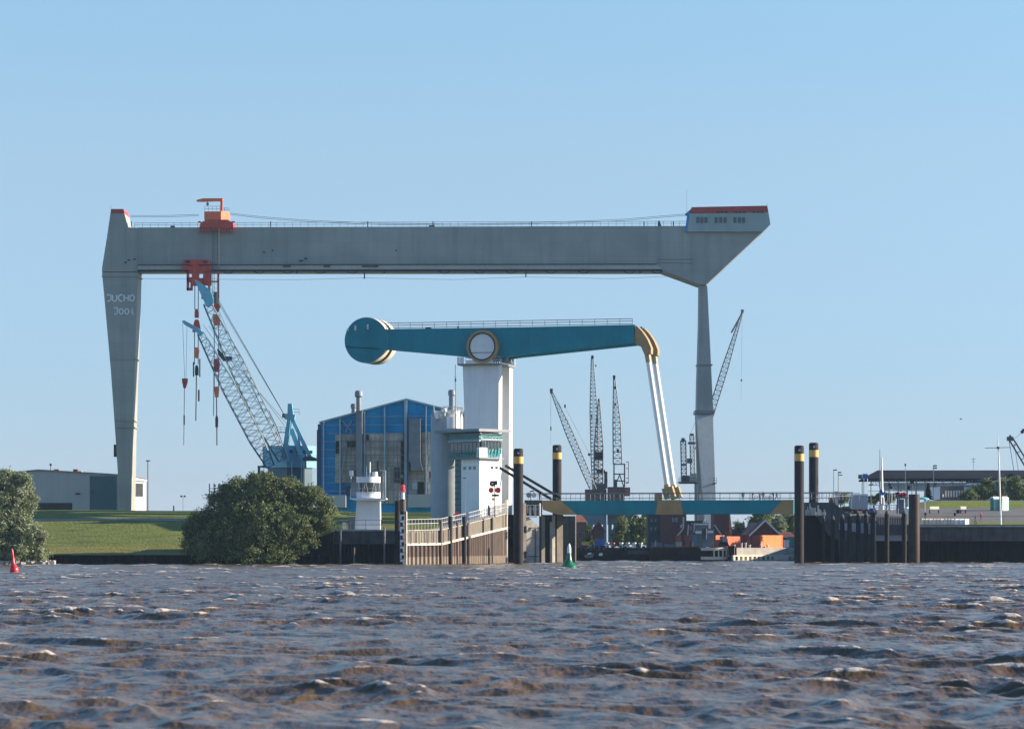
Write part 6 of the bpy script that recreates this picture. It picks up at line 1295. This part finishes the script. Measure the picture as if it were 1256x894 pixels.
# long open shed
LY = 900.0
t = Thing('long_open_shed', 'very long open sided shed with a dark hipped roof on thin columns', 'open shed', (X(1180, LY), LY, 15.3))
mb = MB(); x0, x1 = X(1064.5, LY), X(1330, LY); ze, zr2 = Z(586.6, LY), Z(576.6, LY+12)
mb.add([(x0, LY, ze), (x1, LY, ze), (x1, LY+24, ze), (x0, LY+24, ze), (x0+4.5, LY+12, zr2), (x1, LY+12, zr2), (x0, LY, ze-0.5), (x1, LY, ze-0.5), (x1, LY+24, ze-0.5), (x0, LY+24, ze-0.5)], [(0, 1, 5, 4), (2, 3, 4, 5), (0, 4, 3), (1, 2, 5), (0, 6, 7, 1), (6, 9, 8, 7), (3, 2, 8, 9), (0, 3, 9, 6), (1, 7, 8, 2)])
t.part('roof', mb, 'longroof')
for i in range(24):
    x = x0+1+i*(x1-x0-2)/23; 
    mb = MB(); mb.box(x-0.12, x+0.12, LY+0.4, LY+0.65, 15.2, ze-0.5); mb.box(x-0.1, x+0.1, LY+23, LY+23.2, 15.2, ze-0.5); t.part('column', mb, 'steel')
mb = MB()
for k in range(0, 60):
    xa = x0+1+k*(x1-x0-2)/60; xb = xa+(x1-x0-2)/60; mb.bar((xa, LY+0.5, ze-0.6), ((xa+xb)/2, LY+0.5, ze-2.0), 0.14, 0.1); mb.bar(((xa+xb)/2, LY+0.5, ze-2.0), (xb, LY+0.5, ze-0.6), 0.14, 0.1)
mb.box(x0, x1, LY+0.45, LY+0.6, ze-2.15, ze-1.95); mb.box(x0, x1, LY+0.45, LY+0.6, ze-3.9, ze-3.75); t.part('truss', mb, 'greyconc')
mb = MB(); mb.box(X(1084, LY), X(1190, LY), LY+5, LY+5.2, ze-3.6, ze-1.2); t.part('hanging_panel', mb, 'white')
t = Thing('office_building', 'low mauve grey office building with a row of windows beyond the grass bank', 'building', P(1168, 614, 860))
mb = MB(); mb.pbox(1153.5, 1194, 596, 616, 860, 10); w3 = t.part('wall', mb, 'slate'); mb = MB(); mb.pbox(1153, 1194.5, 594.8, 596, 859.7, 10.6); t.part('roof', mb, 'duct')
mb = MB(); mb.pbox(1182.5, 1194, 597, 611, 859.8, 0.15); t.part('pale_end', mb, 'greyconc', w3)
for k in range(8): mb = MB(); x = 1156+k*3.3; mb.pbox(x, x+1.8, 601.5 if k else 606, 609.5, 859.8, 0.15); t.part('window', mb, 'rail' if k else 'white', w3)
mb = MB(); mb.pbox(1144.8, 1153, 598, 612.5, 855, 8); mb.pbox(1144.5, 1153.3, 596.8, 598, 854.8, 8.4); solo('white_cabin', mb, 'white', 'white cabin between the camera mast and the mauve office building', 'cabin')
for (a_, b_, c_, d_, lb, m_) in ((1189, 1205, 592, 602, 'white flat house with dark roof behind the bushes, left one', 'white'), (1203, 1223, 589.5, 600, 'cream house with dark roof behind the bushes, middle one', 'cream'), (1243, 1275, 587.5, 600, 'pale house behind the bushes at the right edge', 'cream')):
    t = Thing('house', lb, 'house', P((a_+b_)/2, 612, 885)); mb = MB(); mb.pbox(a_, b_, c_, 613, 885, 8); wl = t.part('wall', mb, m_)
    mb = MB(); mb.pprism([(a_-1, c_), (b_+1, c_), (b_-2, c_-2.2), (a_+2, c_-2.2)], 884.6, 9); t.part('roof', mb, 'navyroof')
    for k in range(2): mb = MB(); mb.pbox(a_+3+k*7, a_+5.5+k*7, c_+1.8, c_+4, 884.85, 0.2); t.part('window', mb, 'glass', wl)
t = Thing('pump_house', 'dark blue post like tower at the right edge in front of the long roof', 'tower', P(1240, 612, 870)); mb = MB(); mb.pbox(1237, 1243, 582, 612, 872, 3); t.part('wall', mb, 'navyroof'); mb = MB(); mb.pbox(1236.5, 1243.5, 580.8, 582, 871.8, 3.4); t.part('roof', mb, 'dark')

# ================================================================ BUOYS
def buoy(px, yb, yt, w_, Y, m, label, topm, lean):
    t = Thing('navigation_buoy', label, 'buoy', (X(px, Y), Y, Z(yb, Y))); h_ = PX(yb-yt, Y)*0.97; r = PX(w_/2, Y)
    mb = MB(); c = (X(px, Y), Y, Z(yb, Y)-0.05)
    mb.lathe(c, [(r*0.75, 0), (r, 0.25), (r, 0.75), (r*0.80, 0.95), (r*0.52, 1.25), (r*0.36, h_*0.5), (r*0.27, h_*0.72)], 24); body = t.part('float', mb, m)
    mb = MB(); c2 = (c[0], c[1], c[2]+h_*0.72); mb.lathe(c2, [(r*0.27, 0), (r*0.25, h_*0.2), (r*0.19, h_*0.3), (r*0.05, h_*0.36+0.15)], 20); t.part('lantern', mb, topm)
    mb = MB(); a_ = Vector(c)
    for k in range(3): an = k*2.1+0.4; mb.line(a_+Vector((r*.8*math.cos(an), r*.8*math.sin(an), .9)), a_+Vector((r*.3*math.cos(an), r*.3*math.sin(an), h_*.62)), 0.035)
    t.part('stay', mb, m, body); t.e.rotation_euler = (0, R(lean), R(20))
buoy(17.6, 703.5, 674.5, 10.8, 385, 'buoyr', 'small red spar buoy floating before the left willow', 'buoyr', -5)
buoy(697.6, 699, 668.5, 19, 470, 'buoyg', 'green buoy with a white lantern floating before the lock gate', 'white', 1)

# ================================================================ TREES
def leaf_mat(name, c1, c2, transl=0.25):
    m = bpy.data.materials.new(name); m.use_nodes = True; t = m.node_tree; b = t.nodes['Principled BSDF']; L = t.links.new
    at = t.nodes.new('ShaderNodeAttribute'); at.attribute_name = 'tone'
    mx = t.nodes.new('ShaderNodeMix'); mx.data_type = 'RGBA'; mx.inputs[6].default_value = (*c1, 1); mx.inputs[7].default_value = (*c2, 1)
    L(at.outputs['Fac'], mx.inputs[0]); L(mx.outputs[2], b.inputs['Base Color']); b.inputs['Roughness'].default_value = 0.75; b.inputs['Specular IOR Level'].default_value = 0.2
    tr = t.nodes.new('ShaderNodeBsdfTranslucent'); L(mx.outputs[2], tr.inputs['Color']); ms = t.nodes.new('ShaderNodeMixShader'); ms.inputs[0].default_value = transl
    L(b.outputs[0], ms.inputs[1]); L(tr.outputs[0], ms.inputs[2]); L(ms.outputs[0], t.nodes['Material Output'].inputs['Surface']); return m
M['willow'] = leaf_mat('willow foliage', (0.10, 0.14, 0.065), (0.40, 0.44, 0.27), 0.3)
M['thicket'] = leaf_mat('thicket foliage', (0.038, 0.066, 0.024), (0.26, 0.30, 0.13), 0.22)
M['treefar'] = leaf_mat('tree foliage', (0.07, 0.11, 0.04), (0.22, 0.26, 0.10), 0.35)
M['firm'] = leaf_mat('fir foliage', (0.014, 0.024, 0.014), (0.03, 0.045, 0.025))

def leaves(lobes, n, size, seed, per_clump=36, clump=0.9, droop=0.5):
    """leaf quads gathered in clumps over the outer part of each lobe; lobes = (x, y, z, rx, ry, rz)"""
    rg = np.random.RandomState(seed); lob = np.array(lobes, float)
    area = (lob[:, 3]*lob[:, 5]+lob[:, 3]*lob[:, 4]+lob[:, 4]*lob[:, 5]); pr = area/area.sum()
    nc = n//per_clump; li = rg.choice(len(lob), nc, p=pr)
    d = rg.normal(size=(nc, 3)); d /= np.linalg.norm(d, axis=1)[:, None]
    rad = rg.uniform(0.45, 1.04, nc)**0.6
    cc = lob[li, :3]+d*lob[li, 3:]*rad[:, None]
    tone_c = np.clip(rg.normal(0.42, 0.22, nc), 0, 1)
    csz = clump*rg.uniform(0.5, 1.3, nc)
    ci = np.repeat(np.arange(nc), per_clump); N = len(ci)
    off = rg.normal(size=(N, 3))*csz[ci][:, None]*np.array([0.5, 0.5, 0.42]); off[:, 2] -= np.abs(off[:, 0]+off[:, 1])*0.15
    p = cc[ci]+off
    # orientation: mostly outward with scatter
    nn = d[ci]*0.9+rg.normal(size=(N, 3))*0.75; nn /= np.linalg.norm(nn, axis=1)[:, None]
    tt = rg.normal(size=(N, 3)); tt[:, 2] -= droop; tt -= nn*(tt*nn).sum(1)[:, None]; tt /= np.linalg.norm(tt, axis=1)[:, None]
    bb = np.cross(nn, tt); s = size*rg.uniform(0.6, 1.4, N)[:, None]
    a, b_ = tt*s*0.75, bb*s*0.30
    v = np.stack([p-a, p+b_, p+a, p-b_], 1).reshape(-1, 3)
    tone = np.clip(tone_c[ci]+rg.normal(0, 0.16, N), 0, 1)
    return v, tone
def leaf_mesh(name, v, tone, m, parent, loc):
    N = len(tone); me = bpy.data.meshes.new(name); v = (v-np.array(loc)).astype(np.float32)
    me.vertices.add(N*4); me.vertices.foreach_set('co', v.ravel()); me.loops.add(N*4); me.loops.foreach_set('vertex_index', np.arange(N*4, dtype=np.int32))
    me.polygons.add(N); me.polygons.foreach_set('loop_start', np.arange(0, N*4, 4, dtype=np.int32)); me.polygons.foreach_set('loop_total', np.full(N, 4, np.int32)); me.update(calc_edges=True)
    a = me.attributes.new('tone', 'FLOAT', 'POINT'); a.data.foreach_set('value', np.repeat(tone, 4).astype(np.float32)); me.materials.append(M[m])
    o = bpy.data.objects.new(name, me); COL.objects.link(o); o.parent = parent; return o
def tree(name, label, cat, base, lobes, n, size, m, seed, group=None, clump=0.9, trunks=1, trunk_r=0.35):
    t = Thing(name, label, cat, base, 0, group); rd = random.Random(seed); mb = MB()
    for k in range(trunks):
        b0 = Vector(base)+Vector((rd.uniform(-1, 1)*(trunks-1)*1.5, rd.uniform(-0.5, 0.5)*(trunks-1), -0.5)); lb = sorted(lobes, key=lambda q: (q[0]-b0.x)**2+rd.uniform(0, 30))[:4]
        top = Vector((sum(q[0] for q in lb)/len(lb), sum(q[1] for q in lb)/len(lb), base[2]+0.45*(max(q[2] for q in lb)-base[2])))
        mb.cyl(b0, top, trunk_r, trunk_r*0.65, 9)
        for q in lb: mb.cyl(top, Vector(q[:3]), trunk_r*0.5, trunk_r*0.12, 6)
    t.part('trunk', mb, 'bark'); v, tone = leaves(lobes, n, size, seed, clump=clump); leaf_mesh('crown', v, tone, m, t.e, base); return t
def lob(Y, items, ry=None, j=0):     # (px, py, rpx_x, rpx_y[, dY])
    out = []
    for q in items: px, py, a, b_ = q[:4]; dY = q[4] if len(q) > 4 else 0; out.append((X(px, Y), Y+dY, Z(py, Y), PX(a, Y), PX(a, Y)*0.8 if ry is None else ry, PX(b_, Y)))
    return out
# left willow
WL = 578.0
def sub(lobes, n, seed, f=(0.28, 0.42)):       # roughen lobes with satellite lobes on their surface
    rd = random.Random(seed); out = list(lobes)
    for x, y, z, a, b_, c_ in lobes:
        for k in range(n):
            th, ph = rd.uniform(0, 6.28), rd.uniform(-0.35, 1.3); r = rd.uniform(0.75, 1.0); s = rd.uniform(*f)
            out.append((x+a*r*math.cos(th)*math.cos(ph), y+b_*r*math.sin(th)*math.cos(ph), z+c_*r*math.sin(ph), a*s, b_*s, c_*s*1.05))
    return out
L1 = lob(WL, [(4, 596, 18, 20), (24, 603, 17, 20), (6, 625, 20, 20, -1), (30, 618, 14, 16), (15, 648, 22, 22, -2), (-14, 610, 24, 34), (-16, 655, 26, 30, -2), (38, 660, 18, 22, -2), (44, 678, 16, 13, -2), (22, 677, 20, 14, -3), (-5, 672, 20, 20, -3)])
tree('willow', 'grey green willow overhanging the water at the left edge of the photo', 'willow', (X(5, WL+2), WL+2, 0.4), sub(L1, 5, 2), 100000, 0.30, 'willow', 21, clump=0.75, trunks=3)
mb = MB()
rd = random.Random(9)
for k in range(140): mb.obox((rd.uniform(X(-60, 574), X(62, 574)), 573.5+rd.uniform(0, 4), rd.uniform(-0.2, 0.5)), (rd.uniform(.3, .8), rd.uniform(.3, .6), rd.uniform(.25, .6)), rd.uniform(0, 3))
o = solo('rubble', mb, 'conc', 'pale rubble stones along the waterline below the left willow', 'rubble', kind='stuff')
L2 = lob(586, [(300, 607, 22, 20), (322, 604, 24, 19), (345, 604, 22, 16), (280, 612, 16, 18), (268, 628, 18, 24), (366, 610, 18, 16), (384, 616, 16, 16), (399, 625, 11, 16), (395, 642, 14, 15), (250, 648, 20, 26), (236, 668, 13, 20), (258, 675, 24, 20, -2), (290, 650, 30, 38, -2), (330, 645, 32, 38, -2.5), (365, 640, 26, 26, -1), (300, 682, 30, 16, -3), (340, 680, 30, 16, -2), (370, 662, 22, 15, -1), (240, 645, 10, 16), (358, 592, 8, 7), (312, 590, 8, 8), (290, 596, 7, 8), (378, 602, 7, 7), (330, 589, 7, 6)])
tree('thicket', 'large dark green thicket on the bank left of the white signal station', 'thicket', (X(310, 588), 588, 0.6), sub(L2, 7, 5, (0.2, 0.42)), 140000, 0.30, 'thicket', 33, clump=0.85, trunks=6, trunk_r=0.3)
# trees beyond the bridge
k_ = 'trees beyond the inner harbour'
def ft(px, Y, items, n, label, seed, size=0.55, m='treefar', name='tree', cat='tree', z0=3.3, group=k_):
    tree(name, label, cat, (X(px, Y), Y, z0), sub(lob(Y, items), 3, seed), n, size, m, seed, group, clump=0.9, trunk_r=0.3)
ft(930, 830, [(929, 640, 9, 12), (937, 636, 9, 9), (924, 652, 8, 10)], 5000, 'dark tree behind the slate roofed house', 51)
ft(949, 850, [(948, 640, 10, 12), (955, 648, 9, 14), (944, 650, 9, 12)], 7000, 'lighter green tree between the gabled house and the deck end', 52, m='willow')
ft(968, 860, [(967, 641, 10, 12), (972, 652, 9, 12), (961, 655, 8, 10)], 6000, 'tree at the right end of the bridge deck', 53)
ft(782, 860, [(779, 644, 8, 12), (788, 650, 9, 16), (774, 655, 7, 9), (783, 662, 10, 8)], 7000, 'green tree behind the blue crane portal', 54)
ft(765, 850, [(763, 650, 8, 12), (760, 662, 9, 8)], 5000, 'dark tree between the blue portal legs', 55)
ft(903, 850, [(904, 651, 4, 9), (909, 652, 5, 10), (899, 655, 5, 8)], 3000, 'narrow dark tree right of the maroon block', 56)
ft(712, 850, [(712, 650, 8, 12), (722, 656, 8, 10)], 3500, 'tree behind the brick house near the lock gate', 57)
# fir
t = Thing('fir_tree', 'small dark conical fir on the grass bank in front of the long roof', 'fir', (X(1138.5, 745), 745, 15.2)); mb = MB(); mb.cyl((X(1138.5, 745), 745, 15.0), P(1138.5, 594, 745), 0.14, 0.03, 8); t.part('trunk', mb, 'bark')
rg = np.random.RandomState(4); hs = rg.uniform(0, 1, 3600)**1.3; zt, zb = Z(592, 745), 15.6; rr = (1-hs)*PX(6.2, 745)*rg.uniform(0.3, 1.05, 3600)*(0.75+0.25*np.sin(hs*44)); an = rg.uniform(0, 6.28, 3600)
p = np.stack([X(1138.5, 745)+rr*np.cos(an), 745+rr*np.sin(an), zb+(zt-zb)*hs], 1); tt = np.stack([np.cos(an), np.sin(an), -0.35+0*an], 1)*0.28; bb = np.stack([-np.sin(an), np.cos(an), 0*an], 1)*0.07; bb += rg.normal(size=bb.shape)*0.05
v = np.stack([p-tt, p+bb, p+tt, p-bb], 1).reshape(-1, 3); leaf_mesh('crown', v, np.clip(rg.normal(.5, .25, 3600), 0, 1), 'firm', t.e, (X(1138.5, 745), 745, 15.2))
kb = 'bushes beyond the quay grass'
def bush(px, Y, items, n, label, seed, m='treefar'): ft(px, Y, items, n, label, seed, 0.42, m, 'bush', 'bush', zr(X(px, Y), Y), kb)
bush(1207, 800, [(1200, 604, 8, 9), (1210, 601, 9, 11), (1196, 607, 6, 6)], 5200, 'dark bush left of the portable toilets, behind the white mast', 61)
bush(1190, 790, [(1190, 608, 6, 6), (1184, 609, 5, 5)], 2600, 'low bush at the right end of the mauve office building', 62)
bush(1228, 810, [(1223, 600, 8, 10), (1233, 598, 8, 9)], 5000, 'pale green bush directly behind the portable toilets', 63, 'willow')
bush(1252, 800, [(1247, 602, 10, 12), (1258, 604, 9, 10), (1243, 594, 5, 7)], 6500, 'large dark bush at the right edge of the photo', 64)
bush(1085, 742, [(1082, 609, 5, 4), (1092, 611, 5, 3)], 1500, 'low hedge under the small shelter', 65)
bush(1036, 740, [(1035, 611, 5, 5), (1029, 612, 4, 5)], 1800, 'green bush left of the box trailer', 66)
bush(1070, 745, [(1070, 613, 5, 3)], 900, 'low bush under the dark canopy', 67)
strip('grass_bank_left', 705, 730, X(1064, 710), 93.9, zr, 'grassr', 12, 0.02)

# ================================================================ PEOPLE
def person_mesh(arm, stride, lean):
    sk = [((0, 0, 0.98), .15, None), ((0, 0, 1.18), .145, 0), ((0.0, lean, 1.40), .17, 1), ((0, lean, 1.52), .06, 2), ((0, lean*1.1-0.02, 1.66), .11, 3), ((0, lean*1.1, 1.74), .09, 4)]
    for s in (-1, 1):
        b0 = len(sk); sk += [((s*.10, 0, .92), .105, 0), ((s*.11, -stride*s*.5, .50), .07, b0), ((s*.11, -stride*s, .09), .05, b0+1), ((s*.11, -stride*s-.16, .045), .04, b0+2)]
        b0 = len(sk); ax = arm[0 if s < 0 else 1]; sk += [((s*.20, lean, 1.42), .07, 2), ((s*.26, lean+ax[0], 1.15), .05, b0), ((s*.24, lean+ax[1], ax[2]), .04, b0+1), ((s*.235, lean+ax[1]-.06, ax[2]-.07), .035, b0+2)]
    me = bpy.data.meshes.new('tmp'); me.from_pydata([q[0] for q in sk], [(q[2], i) for i, q in enumerate(sk) if q[2] is not None], [])
    o = bpy.data.objects.new('tmp', me); COL.objects.link(o); o.modifiers.new('s', 'SKIN'); o.modifiers.new('u', 'SUBSURF').levels = 1
    for i, q in enumerate(sk): me.skin_vertices[0].data[i].radius = (q[1], q[1])
    me.skin_vertices[0].data[0].use_root = True; bpy.context.view_layer.update(); ev = o.evaluated_get(bpy.context.evaluated_depsgraph_get()); r = bpy.data.meshes.new_from_object(ev); bpy.data.objects.remove(o); return r
PB = [person_mesh(((.02, .0, .88), (-.05, -.08, .88)), .14, 0), person_mesh(((-.18, -.38, 1.12), (-.18, -.38, 1.12)), .10, -.08), person_mesh(((.08, .1, .9), (-.12, -.2, .95)), .26, -.03)]
def person(px, Y, z, pose, rot, shirt, legs, label, group):
    src = PB[pose]; me = src.copy(); me.name = 'person'
    for x in ('skin', shirt, legs, 'hair'): me.materials.append(M[x])
    for pl_ in me.polygons:
        c = pl_.center; pl_.use_smooth = True; hand = abs(c.x) > .17 and c.z < (0.98 if pose != 1 else 1.14) and (pose != 1 or c.y < -.36)
        if c.z > 1.70 or (c.z > 1.58 and c.y > -0.02): i = 3
        elif c.z > 1.53 or hand: i = 0
        elif c.z > .97: i = 1
        else: i = 2
        pl_.material_index = i
    o = bpy.data.objects.new('person', me); COL.objects.link(o); o.location = (X(px, Y), Y, z); o.rotation_euler = (0, 0, R(rot)); return props(o, label, 'person', group)
zd = Z(613.2, BR)-0.15; gp_ = 'people on the bridge'
def on_deck(px, v=0.9): u, z = fb.uz(px, 613.2, v); return fb.oy+u*fb.s+v*fb.c
for px, pose, rot, sh_, lg, lb in ((911.3, 0, 10, 'cloth_d', 'cloth_d', 'person in dark clothes standing alone at the railing, leftmost on the bridge'), (922.8, 1, 80, 'cloth_d', 'cloth_b', 'person in a dark top pushing a bicycle on the bridge'), (932.2, 0, 0, 'cloth_w', 'cloth_d', 'person in a white shirt on the bridge'), (936.2, 0, 40, 'cloth_d', 'cloth_d', 'tall person in dark clothes right of the white shirt'), (948.6, 1, -80, 'cloth_d', 'cloth_d', 'person bending over a bicycle, rightmost group on the bridge'), (952.6, 2, 60, 'cloth_b', 'cloth_d', 'person in blue standing by the last bicycle on the bridge')):
    Yp = on_deck(px); o = person(px, Yp, Z(613.2, Yp), pose, rot, sh_, lg, lb, gp_)
    o.scale = (1.25, 1.15, 1.12) if 'tall' in lb else (1.2, 1.12, 1.04)
def bicycle(px, Y, z, rot, label):
    t = Thing('bicycle', label, 'bicycle', (X(px, Y), Y, z), R(rot), 'bicycles on the bridge')
    def ring(cx, r=0.33):
        mb = MB(); n = 20; pts = [Vector((cx+r*math.cos(6.2832*k/n), 0, r+.02+r*math.sin(6.2832*k/n))) for k in range(n+1)]; mb.path(pts, 0.03)
        for k in range(0, n, 3): mb.line(pts[k], Vector((cx, 0, r+.02)), 0.006)
        return mb
    for cx in (-.52, .52): t.part('wheel', ring(cx), 'dark', local=True)
    mb = MB(); a, b_, c, d = Vector((-.52, 0, .35)), Vector((-.05, 0, .3)), Vector((-.18, 0, .82)), Vector((.36, 0, .85))
    for p_, q_ in ((a, b_), (a, c), (b_, c), (c, d), (b_, d), (d, Vector((.52, 0, .35)))): mb.line(p_, q_, 0.025)
    t.part('frame', mb, 'dark', local=True); mb = MB(); mb.line(d, Vector((.34, 0, 1.02)), .02); mb.line(Vector((.30, -.26, 1.02)), Vector((.30, .26, 1.02)), .02); t.part('handlebar', mb, 'dark', local=True)
    mb = MB(); mb.obox((-.2, 0, .93), (.13, .06, .03)); mb.line(c, Vector((-.2, 0, .92)), .02); t.part('saddle', mb, 'dark', local=True)
for px, lb in ((926.8, 'bicycle pushed by the second person from the left'), (940.5, 'bicycle beside the tall person in dark clothes'), (945, 'bicycle under the bending person')):
    Yp = on_deck(px, 1.6); bicycle(px, Yp, Z(613.4, Yp), -12, lb)
person(1196.2, 653.6, zr(0, 653.6)+.05, 2, 90, 'cloth_m', 'cloth_d', 'person in a plum jacket strolling behind the quay railing', 'strollers on the right quay').scale = (1.15, 1.15, 1.25)
person(1203.4, 668, zr(0, 668)+.05, 0, 20, 'cloth_r', 'cloth_r', 'person in a red jacket just right of the plum jacket', 'strollers on the right quay')
person(1134, 672, zr(0, 672)+.05, 0, 0, 'cloth_d', 'cloth_d', 'person in dark clothes standing beside the teal parasol', 'strollers on the right quay').location.x += 0.2
PBd = person(1073.5, 684.5, zr(0, 684.5)+.05, 0, 0, 'cloth_r', 'cloth_d', 'person in a dark red top beside the barrier right of the trailer', 'strollers on the right quay')
# bird
t = Thing('gull', 'small dark gull gliding in the sky right of centre', 'bird', P(1178.5, 514, 560))
mb = MB(); c = P(1178.5, 514, 560); mb.lathe((0, 0, 0), [(0.01, -.25), (.07, -.12), (.08, .05), (.05, .18), (.01, .26)], 8); mb.v = [(c.x+z, c.y+y, c.z+x) for x, y, z in mb.v]; bo = t.part('body', mb, 'bird')
for s in (-1, 1):
    mb = MB(); mb.add([(c.x-.08, c.y+s*.05, c.z), (c.x+.1, c.y+s*.05, c.z), (c.x+.12, c.y+s*.32, c.z+.16), (c.x-.02, c.y+s*.65, c.z+.08), (c.x-.1, c.y+s*.32, c.z+.14)], [(0, 1, 2, 4), (4, 2, 3)]); n_ = len(mb.v)
    mb.add([(x, y, z-.02) for x, y, z in mb.v], [(4, 2, 1, 0), (3, 2, 4), (0, 1, 2, 3, 4)][:2]); t.part('wing', mb, 'bird')

# ================================================================ HAZE
HAZE = 0.00004
mb = MB(); mb.box(-8000, 8000, -400, 9500, -3.6, 114)
hm = bpy.data.materials.new('haze'); hm.use_nodes = True; t_ = hm.node_tree; t_.nodes.remove(t_.nodes['Principled BSDF'])
pv = t_.nodes.new('ShaderNodeVolumePrincipled'); pv.inputs['Color'].default_value = (0.55, 0.78, 1.0, 1); pv.inputs['Density'].default_value = HAZE; pv.inputs['Anisotropy'].default_value = 0.0
t_.links.new(pv.outputs[0], t_.nodes['Material Output'].inputs['Volume'])
if HAZE > 0:
    o = mesh_obj('haze', mb, hm, None, False); o['kind'] = 'stuff'
